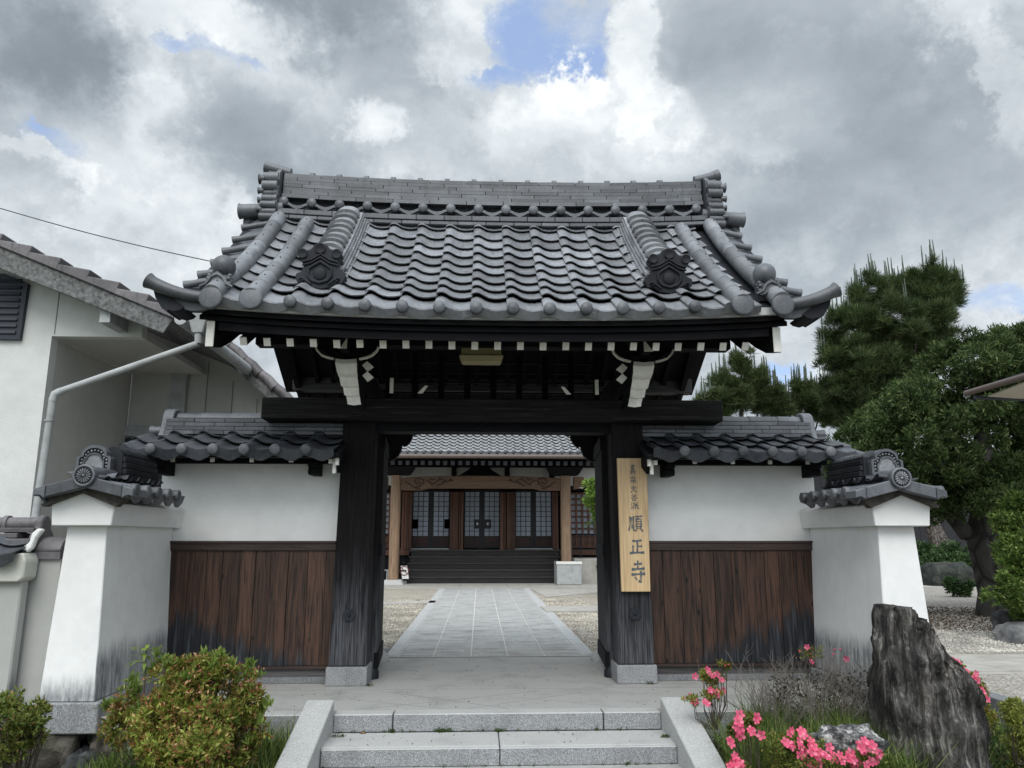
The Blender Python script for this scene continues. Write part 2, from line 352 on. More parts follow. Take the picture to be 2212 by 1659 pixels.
    def mesh(s, name, mats, bevel=0):
        me = bpy.data.meshes.new(name); me.from_pydata(s.v, [], s.f)
        me.polygons.foreach_set('use_smooth', s.s)
        mats = mats if isinstance(mats, (list, tuple)) else [mats]
        for m in mats: me.materials.append(m)
        if len(mats) > 1: me.polygons.foreach_set('material_index', s.mi)
        bm = bmesh.new(); bm.from_mesh(me)
        bmesh.ops.recalc_face_normals(bm, faces=bm.faces)
        if bevel:
            bmesh.ops.remove_doubles(bm, verts=bm.verts, dist=1e-5)
            ed = [e for e in bm.edges if len(e.link_faces) == 2 and e.calc_face_angle(0) > .5]
            bmesh.ops.bevel(bm, geom=ed, offset=bevel, segments=1, affect='EDGES')
        bm.to_mesh(me); bm.free(); me.update(); return me
    def build(s, name, mats, parent=None, bevel=0, **k):
        o = bpy.data.objects.new(name, s.mesh(name, mats, bevel)); link(o, parent)
        return tag(o, **k)
WPOS = {}
def link(o, parent):
    col.objects.link(o)
    if parent is not None:
        o.parent = parent; o.location = -WPOS.get(parent.name, Vector())
        WPOS[o.name] = Vector()
    else: WPOS[o.name] = Vector()
def tag(o, label=None, cat=None, group=None, kind=None):
    if label: o['label'] = label
    if cat: o['category'] = cat
    if group: o['group'] = group
    if kind: o['kind'] = kind
    return o
def thing(name, loc, label, cat, group=None):
    o = bpy.data.objects.new(name, None); col.objects.link(o); o.location = loc; WPOS[o.name] = Vector(loc)
    o.empty_display_size = .2
    return tag(o, label, cat, group)
def inst(name, me, parent, M):
    """one more piece that shares its mesh; M is its world matrix"""
    o = bpy.data.objects.new(name, me); col.objects.link(o); o.parent = parent
    o.matrix_local = Matrix.Translation(-WPOS.get(parent.name, Vector())) @ M
    return o
def frame(o, x, y):
    x = Vector(x).normalized(); y = Vector(y); z = x.cross(y).normalized(); y = z.cross(x).normalized(); o = Vector(o)
    return Matrix(((x.x, y.x, z.x, o.x), (x.y, y.y, z.y, o.y), (x.z, y.z, z.z, o.z), (0, 0, 0, 1)))
# ================================================================ TILE MESHES
random.seed(5)
TP = .262
SX = [(0, .018), (.012, .027), (.030, .033), (.052, .033), (.075, .023), (.100, .007), (.130, -.006), (.170, -.013), (.212, -.012), (.245, -.006), (.272, -.001)]
def s_tile(L_, lift=.036, back=.002, th=.011, curve=SX, under=.008):
    m = MB(); n = len(curve); v = []
    for (yy, dz) in ((0, lift), (L_, back)):
        v += [(x, yy, z+dz) for x, z in curve]
    for (yy, dz) in ((under, lift-th), (L_, back-th)):
        v += [(x, yy, z+dz) for x, z in curve]
    fs = [(i, i+1, i+1+n, i+n) for i in range(n-1)]
    m.add(v[:2*n], fs, True)
    m.add([v[i] for i in range(n)]+[v[2*n+i] for i in range(n)], [(i+n, i+1+n, i+1, i) for i in range(n-1)])
    m.add([v[0], v[n], v[3*n], v[2*n]], [(0, 1, 2, 3)]); m.add([v[n-1], v[2*n-1], v[4*n-1], v[3*n-1]], [(3, 2, 1, 0)])
    return m
def wave_band(m, x0, w_, top, y=.0, drop=1.0, th=.02):
    """the hanging lip of an eave tile between two discs"""
    hx = .04
    bt = [(0, -.030), (.045, -.034), (.10, -.052), (.145, -.072), (.175, -.076), (.205, -.070), (.25, -.046), (.272, -.034)]
    def tz(x):
        for (a, b), (c, d) in zip(top, top[1:]):
            if a <= x <= c: return b+(d-b)*(x-a)/(c-a)
        return top[-1][1]
    n = len(bt); v = [(x0+x*w_/TP, y, tz(x)+.030) for x, _ in bt]+[(x0+x*w_/TP, y+.004, z*drop) for x, z in bt]
    v += [(a, b+th, c) for a, b, c in v]
    fs = [(i+n, i+1+n, i+1, i) for i in range(n-1)]+[(i+2*n, i+1+2*n, i+1+3*n, i+3*n) for i in range(n-1)]+[(i+n, i+3*n, i+1+3*n, i+1+n) for i in range(n-1)]
    fs += [(0, 2*n, 3*n, n), (n-1, 2*n-1, 4*n-1, 3*n-1)]
    m.add(v, fs)
def eave_tile_mesh(L_, r=.045, disc=True, lift=.03, name='eave_tile'):
    m = s_tile(L_, lift, .002); wave_band(m, 0, TP, SX, 0, .72)
    me = m.mesh(name, TILEL); return me
ME_TILE = s_tile(.275).mesh('roof_tile', TILEL)
ME_EAVE = eave_tile_mesh(.275)
ME_DISC_W = MB().disc((0, 0, 0), .044, .05, 20, .28).mesh('eave_disc', mk_tile('wall_disc', (.05, .055, .062), (.13, .137, .15), .5, .4))
ME_DISC = MB().disc((0, 0, 0), .044, .05, 20, .28).mesh('eave_disc', TILE)
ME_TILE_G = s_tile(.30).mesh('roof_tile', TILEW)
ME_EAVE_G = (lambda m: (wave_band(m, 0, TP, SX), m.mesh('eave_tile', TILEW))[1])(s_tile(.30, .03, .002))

# ================================================================ GATE
prof = [(5.3, 2.82)]
for a in [33, 34, 35, 38.5, 38.5, 40, 41, 43, 45, 46, 46]:
    p = prof[-1]; prof.append((p[0]+.215*math.cos(R(a)), p[1]+.215*math.sin(R(a))))
RIDGE_Y = 7.03
def sag(x): return .048*(min(abs(x), 2.6)/2.0)**2.4
def pz(y):
    if y <= prof[0][0]: return prof[0][1]+(y-prof[0][0])*.6
    for (a, b), (c, d) in zip(prof, prof[1:]):
        if a <= y <= c: return b+(d-b)*(y-a)/(c-a)
    return prof[-1][1]
def sg(x, y): return sag(x)*(1.38-.38*min(1, max(0, (y-5.3)/1.6)))
def surf(x, y):   # clay surface under the tiles, both slopes
    yy = y if y <= RIDGE_Y else 2*RIDGE_Y-y
    return pz(yy)+sg(x, yy)
gate = thing('temple_gate', (0, 6.95, 0), 'black timber temple gate with curved grey tiled gable roof and white rafter ends', 'gate')
roof = MB()
def sheet(m, xs, ys, f, th, smooth=True):
    nx, ny = len(xs), len(ys); v = [(x, y, f(x, y)) for y in ys for x in xs]; v2 = [(x, y, z-th) for x, y, z in v]; N = nx*ny
    fs = [(j*nx+i, j*nx+i+1, (j+1)*nx+i+1, (j+1)*nx+i) for j in range(ny-1) for i in range(nx-1)]
    m.add(v, fs, smooth); m.add(v2, [f_[::-1] for f_ in fs])
    bd = [i for i in range(nx)]+[j*nx+nx-1 for j in range(1, ny)]+[(ny-1)*nx+i for i in range(nx-2, -1, -1)]+[j*nx for j in range(ny-2, 0, -1)]
    k = len(bd); m.add([v[i] for i in bd]+[v2[i] for i in bd], [(i, (i+1) % k, (i+1) % k+k, i+k)[::-1] for i in range(k)])
xs = [-2.3+4.6*i/24 for i in range(25)]
ys = [5.33]+[q[0] for q in prof[1:9]]+[RIDGE_Y]+[2*RIDGE_Y-q[0] for q in prof[1:9]][::-1]+[2*RIDGE_Y-5.33]
sheet(roof, xs, ys, lambda x, y: surf(x, y)-.035, .05)
roofo = roof.build('roof', TILED, gate)
# front slope: every tile
X0 = -.157-.040
for k in range(-7, 8):
    x0 = X0+TP*k
    for i in range(10):
        y, z = prof[i]; y2, z2 = prof[i+1]
        dzx = (sg(x0+TP, y)-sg(x0, y))/TP
        M = frame((x0, y-.0, z+sg(x0, y)-.012), (1, 0, dzx), (0, y2-y, z2-z+sg(x0, y2)-sg(x0, y)))
        M = M @ Matrix.Rotation(random.uniform(-.006, .006), 4, 'Z') @ Matrix.Translation((random.uniform(-.0015, .0015), random.uniform(-.003, .003), 0))
        if i == 0:
            inst('eave_tile', ME_EAVE, roofo, frame((x0, y-.02, z+sg(x0, y)-.047), (1, 0, dzx), (0, 1, .72)))
        else: inst('roof_tile', ME_TILE, roofo, M)
for k in range(-5, 7):
    x = X0+.040+TP*k; inst('eave_disc', ME_DISC, roofo, Matrix.Translation((x, 5.240, 2.806+sg(x, 5.3))))
# rear slope, joined
rs = MB(); base_m = s_tile(.275)
for k in range(-8, 8):
    x0 = X0+TP*k
    for i in range(10):
        y, z = prof[i]; y2, z2 = prof[i+1]; y, y2 = 2*RIDGE_Y-y, 2*RIDGE_Y-y2
        M = frame((x0+TP, y, z+sag(x0)-.012), (-1, 0, 0), (0, y2-y, z2-z))
        rs.add([M @ Vector(v) for v in base_m.v], base_m.f, False)
rs.build('rear_slope_tiles', TILE, roofo, kind='stuff')
# pale mortar strip and boards below the eave tiles
def strip(m, y0, y1, zt, zb, X, n=24, zt1=None, zb1=None):
    for i in range(n):
        a = -X+2*X*i/n; b = -X+2*X*(i+1)/n; sa, sb = sag(a)*1.25, sag(b)*1.25
        zt1_ = zt if zt1 is None else zt1; zb1_ = zb if zb1 is None else zb1
        m.add([(a, y0, zb+sa), (b, y0, zb+sb), (b, y1, zb1_+sb), (a, y1, zb1_+sa), (a, y0, zt+sa), (b, y0, zt+sb), (b, y1, zt1_+sb), (a, y1, zt1_+sa)],
              [(3, 2, 1, 0), (4, 5, 6, 7), (0, 1, 5, 4), (2, 3, 7, 6)]+([(3, 0, 4, 7)] if i == 0 else [])+([(1, 2, 6, 5)] if i == n-1 else []))
m = MB(); strip(m, 5.325, 5.42, 2.80, 2.744, 2.16); m.build('eave_mortar', mk_plain('eave_mortar_grey', (.46, .47, .47), .9, .15, 12), roofo)
m = MB(); strip(m, 5.355, 5.60, 2.740, 2.705, 2.22, zt1=2.86, zb1=2.82); m.build('eave_board', BLACKWOOD_X, gate)
m = MB(); strip(m, 5.40, 5.65, 2.703, 2.668, 2.14, zt1=2.84, zb1=2.80); m.build('eave_board', BLACKWOOD_X, gate)
m = MB(); strip(m, 5.425, 5.55, 2.666, 2.606, 2.01, zt1=2.75, zb1=2.70); m.build('fascia_board', BLACKWOOD_X, gate)
m = MB()
for i in range(24):
    a = -2.0+4.0*i/24; b = -2.0+4.0*(i+1)/24; sa, sb = sag(a)*.5, sag(b)*.5
    m.add([(a, 5.47, 2.635+sa), (b, 5.47, 2.635+sb), (b, 5.505, 2.665+sb), (a, 5.505, 2.665+sa)], [(0, 1, 2, 3)])
# soffit boards over the rafters (front and back)
def soff(m, X, dz, th):
    pts = [(5.50, 2.655), (6.2, 3.0), (RIDGE_Y, 3.50), (2*RIDGE_Y-6.2, 3.0), (2*RIDGE_Y-5.5, 2.655)]
    for (a, b), (c, d) in zip(pts, pts[1:]):
        m.hexa([(-X, a, b+dz), (X, a, b+dz), (X, c, d+dz), (-X, c, d+dz), (-X, a, b+dz+th), (X, a, b+dz+th), (X, c, d+dz+th), (-X, c, d+dz+th)])
m = MB(); soff(m, 2.02, 0, .02); m.build('soffit', BLACKWOOD_X, gate)
# rafters with white painted ends
rme = MB().bar((0, 5.53, 2.603), (0, RIDGE_Y, 3.447), .048, .06).bar((0, RIDGE_Y+.0015, 3.447), (0, 2*RIDGE_Y-5.53, 2.603), .048, .06).mesh('rafter', BLACKWOOD_Y)
rend = MB().bar((0, 5.520, 2.5965), (0, 5.529, 2.6025), .049, .061).mesh('rafter_end', WHITEPAINT)
for i in range(23):
    x = -1.855+.1688*i; s_ = sag(x)*.35+random.uniform(-.002, .002)
    ro = inst('rafter', rme, gate, Matrix.Translation((x, random.uniform(-.006, .006), s_)))
    e = bpy.data.objects.new('rafter_end', rend); col.objects.link(e); e.parent = ro; e.rotation_euler[1] = random.uniform(-.03, .03)*0
# gable bargeboards
def barge(sx_):
    X = 2.035*sx_; X1 = X+.052*sx_; m = MB()
    top = [(5.42, 2.715), (5.7, 2.87), (6.1, 3.13), (6.5, 3.45), (6.8, 3.74), (RIDGE_Y, 3.97)]
    bot = [(5.42, 2.525), (5.58, 2.560), (5.8, 2.66), (6.1, 2.83), (6.5, 3.13), (6.8, 3.40), (RIDGE_Y, 3.58)]
    s0 = sag(2.04)
    poly = top+[(2*RIDGE_Y-y, z) for y, z in top[:-1]][::-1]+[(2*RIDGE_Y-y, z) for y, z in bot[:-1]]+bot[::-1]
    m.prism([(y, z+s0*.3) for y, z in poly], 'X', min(X, X1), max(X, X1)); o = m.build('bargeboard', BLACKWOOD_Y, gate)
    e = MB().box(min(X, X1)-.003, max(X, X1)+.003, 5.409, 5.4185, 2.527+s0*.3, 2.718+s0*.3); e.build('bargeboard_end', WHITEPAINT, o, bevel=.004)
    # soffit strip outside the bargeboard
    m = MB(); a, b = (X1, 2.30*sx_) if sx_ > 0 else (2.30*sx_, X1)
    pts = [(5.48, 2.76), (6.1, 3.10), (6.5, 3.42), (6.8, 3.71), (RIDGE_Y, 3.95)]; pts += [(2*RIDGE_Y-y, z) for y, z in pts[:-1]][::-1]
    for (y, z), (y2, z2) in zip(pts, pts[1:]):
        m.hexa([(a, y, z+s0), (b, y, z+s0), (b, y2, z2+s0), (a, y2, z2+s0), (a, y, z+s0+.03), (b, y, z+s0+.03), (b, y2, z2+s0+.03), (a, y2, z2+s0+.03)])
    m.build('verge_soffit', BLACKWOOD_Y, gate)
barge(-1); barge(1)
# long round verge rolls, two a side
def slope_path(x, y0, y1, h, n=16):
    out = []
    for i in range(n+1):
        y = y0+(y1-y0)*i/n; d = .02; sl = (surf(x, y+d)-surf(x, y-d))/(2*d); nn = Vector((0, -sl, 1)).normalized()
        out.append(Vector((x, y, surf(x, y)))+nn*h)
    return out
TILER = mk_tile('roll_tile_grey', (.095, .10, .11), (.20, .208, .222), .45, .5)
for x, y1 in ((-2.0, 6.86), (-1.725, 6.80), (1.745, 6.80), (2.035, 6.86)):
    roll = MB(); roll.disc((x, 5.188, 2.838), .080, .03, 32, .12)
    ro = roll.build('verge_roll', TILE, roofo)
    pth = slope_path(x, 5.24, y1, .055, 48); 
    for i in range(14): pth[i].z -= .026*(1-i/14)
    ns = 8
    for j in range(ns):
        a, b = 6*j, 6*j+6
        seg = pth[a:b+1]; rr = [.0655+.0018*(1-i/6) for i in range(7)]
        if j == ns-1: rr[-1] = .03; rr[-2] = .055
        if j: seg = [seg[0]+(seg[0]-seg[1])*.25]+seg[1:]
        MB().tube(seg, rr, 18).build('roll_tile', TILER, ro)
    for j in range(ns):    # nail holes, little dark studs
        q = pth[6*j+3]; MB().sphere((q.x+.012, q.y-.045, q.z+.050), .006, 6, 4).build('nail', IRON, ro)
# side tiles along each verge: pans with small barrels that point outwards
pan = MB(); vm = MB()
L_ = .305
def vpath(s_, e):
    pass
arc = [0]
fine_y = [5.45+i*.02 for i in range(80)]
def at_arc(S):
    y = 5.50; z = surf(2.2, y); acc = 0
    while acc < S:
        y2 = y+.01; z2 = surf(2.2, y2); acc += math.hypot(.01, z2-z); y, z = y2, z2
        if y > 7: break
    return y
for sx_ in (-1, 1):
    for rear in (0, 1):
        for j in range(7):
            y = at_arc(.02+j*.305); y2 = at_arc(.02+j*.305+.31)
            if y > 6.9: continue
            y2 = min(y2, 6.95)
            xa, xb = 2.03*sx_, 2.285*sx_
            drop = .055
            def zz(yv, out): return surf(2.1, yv)+.01-(drop if out else 0)
            Y_ = lambda v: v if not rear else 2*RIDGE_Y-v
            m = MB()
            # pan: lower edge raised over the one below
            P_ = [(xa, Y_(y), zz(y, 0)+.035), (xb, Y_(y), zz(y, 1)+.035), (xb, Y_(y2), zz(y2, 1)+.004), (xa, Y_(y2), zz(y2, 0)+.004)]
            q = [(a, b, c-.03) for a, b, c in P_]
            m.hexa(q+P_)
            # outer hanging lip
            m.hexa([(xb, Y_(y), zz(y, 1)-.06), (xb+.02*sx_, Y_(y), zz(y, 1)-.06), (xb+.02*sx_, Y_(y2), zz(y2, 1)-.085), (xb, Y_(y2), zz(y2, 1)-.085),
                    (xb, Y_(y), zz(y, 1)+.034), (xb+.02*sx_, Y_(y), zz(y, 1)+.03), (xb+.02*sx_, Y_(y2), zz(y2, 1)+.0), (xb, Y_(y2), zz(y2, 1)+.003)])
            m.build('verge_tile', TILE, roofo)
            big = 1.0
            m = MB(); c0 = Vector((xa, Y_(y+.012), zz(y, 0)+.045)); c1 = Vector((xb+.032*sx_, Y_(y+.012), zz(y, 1)+.042))
            m.tube([c0, c0.lerp(c1, .8), c1], [.031, .031, .038], 14); m.build('verge_barrel', TILE, roofo)
    # large barrel just under the ridge
    m = MB(); zt = surf(2.1, 6.86)+.11
    m.tube([(1.99*sx_, 6.87, zt+.01), (2.22*sx_, 6.87, zt-.02), (2.375*sx_, 6.87, zt-.03), (2.40*sx_, 6.87, zt-.03)], [.062, .064, .068, .076], 18)
    m.build('verge_cap_roll', TILE, roofo)
    m = MB(); m.box(min(2.0*sx_, 2.37*sx_), max(2.0*sx_, 2.37*sx_), 6.90, 7.16, surf(2, 6.85)-.1, zt); m.build('verge_cap_block', TILE, roofo)
    # upswept corner horn
    hp = []
    for i in range(13):
        t = i/12; hp.append((sx_*(2.03+.41*t), 5.235-.03*t, 2.850+.015*t+.095*t**2.2))
    m = MB(); m.tube(hp, [.036+.012*i/12+(.010 if i == 12 else 0) for i in range(13)], 18); ho = m.build('corner_horn', TILE, roofo)
    m = MB()
    N_ = 10
    v = []
    for i in range(N_+1):
        t = i/N_; x = sx_*(2.02+.34*t); zt_ = 2.835+.010*t+.080*t**2.2; d = .030+.055*math.sin(math.pi*min(1, t*1.05+.05))**.8
        v += [(x, 5.262, zt_), (x, 5.268, zt_-d), (x, 5.30, zt_-d), (x, 5.30, zt_)]
    fs = []
    for i in range(N_):
        b = 4*i
        for a in range(4): fs.append((b+a, b+(a+1) % 4, b+4+(a+1) % 4, b+4+a))
    fs += [(0, 1, 2, 3), (4*N_, 4*N_+1, 4*N_+2, 4*N_+3)]
    m.add(v, fs); m.build('corner_lip', TILE, ho)
    m = MB(); m.prism([(sx_*2.20, 2.79), (sx_*2.36, 2.905), (sx_*2.425, 2.925), (sx_*2.40, 2.85), (sx_*2.35, 2.775), (sx_*2.32, 2.757), (sx_*2.30, 2.765), (sx_*2.27, 2.755), (sx_*2.22, 2.768)], 'Y', 5.255, 5.50)
    m.build('corner_underside', TILED, ho)
    # ball finial on its curled saddle
    bx = 2.010*sx_; m = MB(); m.sphere((bx-.005*sx_, 5.43, 3.148), .085, 28, 18); bo = m.build('corner_ball', TILE, roofo)
    m = MB()
    m.prism([(bx-.105, 2.955), (bx-.07, 2.975), (bx-.055, 3.0), (bx-.03, 3.055), (bx, 3.075), (bx+.03, 3.055), (bx+.055, 3.0), (bx+.07, 2.975), (bx+.105, 2.955), (bx+.06, 2.945), (bx, 2.985), (bx-.06, 2.945)], 'Y', 5.315, 5.35)
    m.tube([(bx+a*1.15, 5.31, b) for a, b in ((-.10, 2.955), (-.06, 2.978), (-.035, 3.03), (0, 3.05), (.035, 3.03), (.06, 2.978), (.10, 2.955))], .010, 6)
    m.tube([(bx+a*.8, 5.308, b-.025) for a, b in ((-.08, 2.975), (-.04, 3.0), (0, 3.03), (.04, 3.0), (.08, 2.975))], .007, 6)
    m.box(bx-.062, bx+.062, 5.40, 5.50, 2.93, 3.09)
    for s2 in (-1, 1):
        for q, (dy, dz, rr) in enumerate(((0, 0, .02), (.03, .035, .018), (-.01, .045, .016), (.04, -.01, .017), (.01, .08, .016), (.045, .07, .015))):
            m.sphere((bx+s2*.072, 5.36+dy, 2.995+dz*.8), rr, 8, 6)
    m.build('ball_saddle', TILE, bo)

# main ridge
ridge = MB(); 
def ridge_seg(x0, x1, y0, y1, z0, z1, m=None, inset=.0012):
    m = m or MB(); sa, sb = sag(x0), sag(x1)
    m.hexa([(x0+inset, y0, z0+sa), (x1-inset, y0, z0+sb), (x1-inset, y1, z0+sb), (x0+inset, y1, z0+sa), (x0+inset, y0, z1+sa), (x1-inset, y0, z1+sb), (x1-inset, y1, z1+sb), (x0+inset, y1, z1+sa)]); return m
m = MB()
for i in range(20): ridge_seg(-2.0+.2*i, -1.8+.2*i, 6.935, 7.125, 3.95, 4.58, m, 0)
ridgeo = m.build('main_ridge', TILED, gate)
rowsZ = [(4.552, 4.586, .115), (4.515, 4.549, .118), (4.479, 4.512, .121), (4.443, 4.476, .124), (4.407, 4.440, .127), (4.371, 4.404, .130), (4.322, 4.358, .158)]
for j, (za, zb, hw) in enumerate(rowsZ):
    L1 = .35; x = -2.02-(j % 2)*.17-.05*(j % 3)
    while x < 2.0:
        a, b = max(x, -2.02), min(x+L1, 2.02)
        if b-a > .03:
            m = ridge_seg(a, b, RIDGE_Y-hw+random.uniform(-.003, .003), RIDGE_Y+hw, za, zb, inset=.003)
            m.build('ridge_tile', TILE, ridgeo)
        x += L1
for j, (za, zb, hw, lip) in enumerate(((4.135, 4.185, .215, .02), (4.078, 4.112, .245, .0))):
    x = -2.05-.13*j
    while x < 2.05:
        a, b = max(x, -2.05), min(x+.262, 2.05)
        if b-a > .03:
            m = ridge_seg(a, b, RIDGE_Y-hw, RIDGE_Y+hw, za, zb); m.build('ridge_ledge_tile', TILE, ridgeo, bevel=.005)
        x += .262
dm = MB().disc((0, 0, 0), .045, .06, 20, .3).mesh('ridge_disc', TILE)
wm = MB()
wt = [(0, .0), (.05, -.012), (.09, -.032), (.131, -.040), (.172, -.032), (.212, -.012), (.262, .0)]; wb = [(0, -.03), (.05, -.038), (.09, -.062), (.131, -.080), (.172, -.062), (.212, -.038), (.262, -.03)]
n = 7; v = [(x, 0, z) for x, z in wt]+[(x, 0, z) for x, z in wb]+[(x, .03, z) for x, z in wt]+[(x, .03, z) for x, z in wb]
wm.add(v, [(i+n, i+1+n, i+1, i) for i in range(n-1)]+[(i, i+1, i+1+2*n, i+2*n) for i in range(n-1)]+[(i+n, i+3*n, i+1+3*n, i+1+n) for i in range(n-1)])
wm = wm.mesh('ridge_wave_tile', TILE)
for k in range(-7, 9):
    x = X0+.04+TP*k+.0
    if abs(x) > 2.03: continue
    inst('ridge_disc', dm, ridgeo, Matrix.Translation((x, RIDGE_Y-.195, 4.268+sag(x))))
    if x+.262 < 2.06: inst('ridge_wave_tile', wm, ridgeo, frame((x, RIDGE_Y-.19, 4.270+sag(x)), (1, 0, (sag(x+.262)-sag(x))/.262), (0, 1, 0)))
m = MB(); ridge_seg(-2.0, 2.0, 6.86, 7.2, 4.19, 4.20, m)
# cap tiles with raised joints
for k in range(-8, 8):
    x = X0+.04+TP*k-.05; a, b = max(x, -2.03), min(x+TP, 2.03)
    if b-a < .05: continue
    m = MB(); m.tube([(a, RIDGE_Y, 4.588+sag(a)), (b, RIDGE_Y, 4.588+sag(b))], .058, 10, half=True, ell=.65); 
    m.tube([(a-.018, RIDGE_Y, 4.590+sag(a)), (a+.028, RIDGE_Y, 4.590+sag(a))], .074, 10, half=True, ell=.85)
    m.build('ridge_cap_tile', TILE, ridgeo)
# ridge end ornaments (seen edge-on): plate with scalloped rolls
for sx_ in (-1, 1):
    m = MB(); xa, xb = sorted((2.035*sx_, 2.075*sx_))
    half = [(0, 4.72), (.07, 4.70), (.13, 4.66), (.20, 4.60), (.215, 4.52), (.19, 4.47), (.235, 4.42), (.225, 4.36), (.205, 4.33), (.25, 4.29), (.24, 4.23), (.215, 4.20), (.27, 4.15), (.265, 4.08), (.20, 4.04), (.1, 4.06)]
    poly = [(RIDGE_Y-a, b) for a, b in half]+[(RIDGE_Y+a, b) for a, b in half[::-1][:-1]]
    m.prism(poly, 'X', xa, xb); oo = m.build('ridge_end_ornament', TILE, gate)
    xa, xb = sorted((2.045*sx_, 2.185*sx_))
    for (dy, z, rr) in ((.185, 4.545, .056), (.215, 4.455, .048), (.195, 4.385, .036), (.205, 4.330, .038), (.235, 4.255, .036), (.225, 4.19, .032), (.25, 4.125, .040)):
        for sy in (-1, 1):
            MB().tube([(xa, RIDGE_Y+sy*dy, z), (xb, RIDGE_Y+sy*dy, z)], rr, 14).build('scroll_roll', TILE, oo)
    for (dy, z, rr) in ((.21, 4.52, .045), (.22, 4.40, .03), (.21, 4.31, .028), (.24, 4.205, .026)):
        MB().tube([(2.17*sx_, RIDGE_Y-dy, z), (2.205*sx_, RIDGE_Y-dy, z), (2.222*sx_, RIDGE_Y-dy, z)], [rr*.8, rr*.85, rr*1.15], 12).build('scroll_knob', TILE, oo)
    MB().box(*sorted((2.02*sx_, 2.17*sx_)), RIDGE_Y-.08, RIDGE_Y+.08, 4.5, 4.66).build('ornament_neck', TILED, oo)
    hp = [(sx_*x, RIDGE_Y-.06, z) for x, z in ((1.97, 4.660), (2.04, 4.675), (2.13, 4.700), (2.215, 4.722))]
    MB().tube(hp, [.046, .046, .048, .062], 16).build('ridge_horn', TILE, oo)
    MB().bar((2.04*sx_, RIDGE_Y-.06, 4.625), (2.17*sx_, RIDGE_Y-.06, 4.645), .10, .03).build('horn_seat', TILE, oo)

# descending ridges with dark end ornaments
def surfp(x, y, h):
    d = .02; sl = (surf(x, y+d)-surf(x, y-d))/(2*d); nn = Vector((0, -sl, 1)).normalized(); return Vector((x, y, surf(x, y)))+nn*h
for sx_ in (-1, 1):
    cx = 1.335*sx_-.01
    Ys = [5.765]
    while Ys[-1] < 6.74:
        y = Ys[-1]; sl = (surf(cx, y+.02)-surf(cx, y-.02))/.04; Ys.append(y+.135/math.hypot(1, sl))
    m = MB()
    for a, b in zip(Ys, Ys[1:]):
        A0, A1 = surfp(cx, a, 0), surfp(cx, a, .13); B0, B1 = surfp(cx, b, 0), surfp(cx, b, .13); w_ = .09
        m.hexa([A0-Vector((w_, 0, 0)), A0+Vector((w_, 0, 0)), B0+Vector((w_, 0, 0)), B0-Vector((w_, 0, 0)), A1-Vector((w_, 0, 0)), A1+Vector((w_, 0, 0)), B1+Vector((w_, 0, 0)), B1-Vector((w_, 0, 0))])
    dr = m.build('descending_ridge', TILED, gate)
    for L__, (h0, h1, hw) in enumerate(((.018, .043, .178), (.047, .072, .162), (.076, .100, .150), (.104, .128, .138), (.132, .156, .128))):
        k = L__ % 2
        while k < len(Ys)-1:
            a, b = Ys[k], Ys[min(k+2, len(Ys)-1)]; m = MB(); W_ = Vector((hw, 0, 0)); e = (b-a)*.006
            mid = (a+b)/2
            for (p_, q_) in ((a+e, mid), (mid, b-e)):
                A0, A1, B0, B1 = surfp(cx, p_, h0), surfp(cx, p_, h1), surfp(cx, q_, h0), surfp(cx, q_, h1)
                m.hexa([A0-W_, A0+W_, B0+W_, B0-W_, A1-W_, A1+W_, B1+W_, B1-W_])
            m.build('ridge_strip_tile', TILEL, dr); k += 2
    for a, b in zip(Ys, Ys[1:]):
        A, B = surfp(cx, a-.012, .168), surfp(cx, b, .152)
        m = MB(); m.tube([A, A.lerp(B, .12), B], [.118, .112, .098], 14, half=True, ell=.62); m.build('cap_tile', TILEL, dr)
    # ogre-face style end plate, plain crest only
    def cp(x, y): return (cx+(x-1330)*.00107*(-sx_), 3.050+(1035-y)*.00116)
    body = [(1190, 845), (1213, 870), (1210, 895), (1198, 920), (1162, 935), (1160, 975), (1190, 1000), (1245, 1003), (1285, 1030), (1335, 1042), (1400, 1030), (1440, 1002), (1490, 1003), (1512, 960), (1505, 930), (1472, 905), (1455, 880), (1452, 850), (1470, 830), (1440, 780), (1395, 765), (1370, 735), (1325, 718), (1280, 735), (1258, 765), (1215, 780)]
    m = MB(); m.prism([cp(*q) for q in body], 'Y', 5.60, 5.68); po = m.build('ridge_end_plate', TILED, dr, bevel=.006)
    for (x, y, rr) in ((1203, 800, .037), (1325, 765, .040), (1442, 800, .037)):
        q = cp(x, y); MB().disc((q[0], 5.585, q[1]), rr, .10, 18, -.25).build('crest_disc', TILED, po)
    m = MB(); ring = []
    for (x, y) in ((1250, 905), (1285, 880), (1330, 855), (1375, 880), (1410, 905), (1412, 950), (1385, 985), (1330, 1000), (1275, 985), (1248, 950), (1250, 905)):
        q = cp(x, y); ring.append((q[0], 5.592, q[1]))
    m.tube(ring, .011, 8); q = cp(1330, 935); m.sphere((q[0], 5.60, q[1]), .052, 16, 10, (1, .35, 1))
    for dy_ in (0, 22):
        m.tube([(cp(x, y-dy_)[0], 5.592, cp(x, y-dy_)[1]) for x, y in ((1205, 880), (1265, 865), (1330, 825), (1395, 865), (1455, 880))], .008, 6)
    for s2 in (-1, 1):
        m.tube([(cp(1330+s2*a, b)[0], 5.594, cp(1330+s2*a, b)[1]) for a, b in ((60, 1010), (95, 985), (120, 965), (140, 975), (130, 990), (112, 980))], .009, 6)
    m.build('crest_relief', TILED, po)

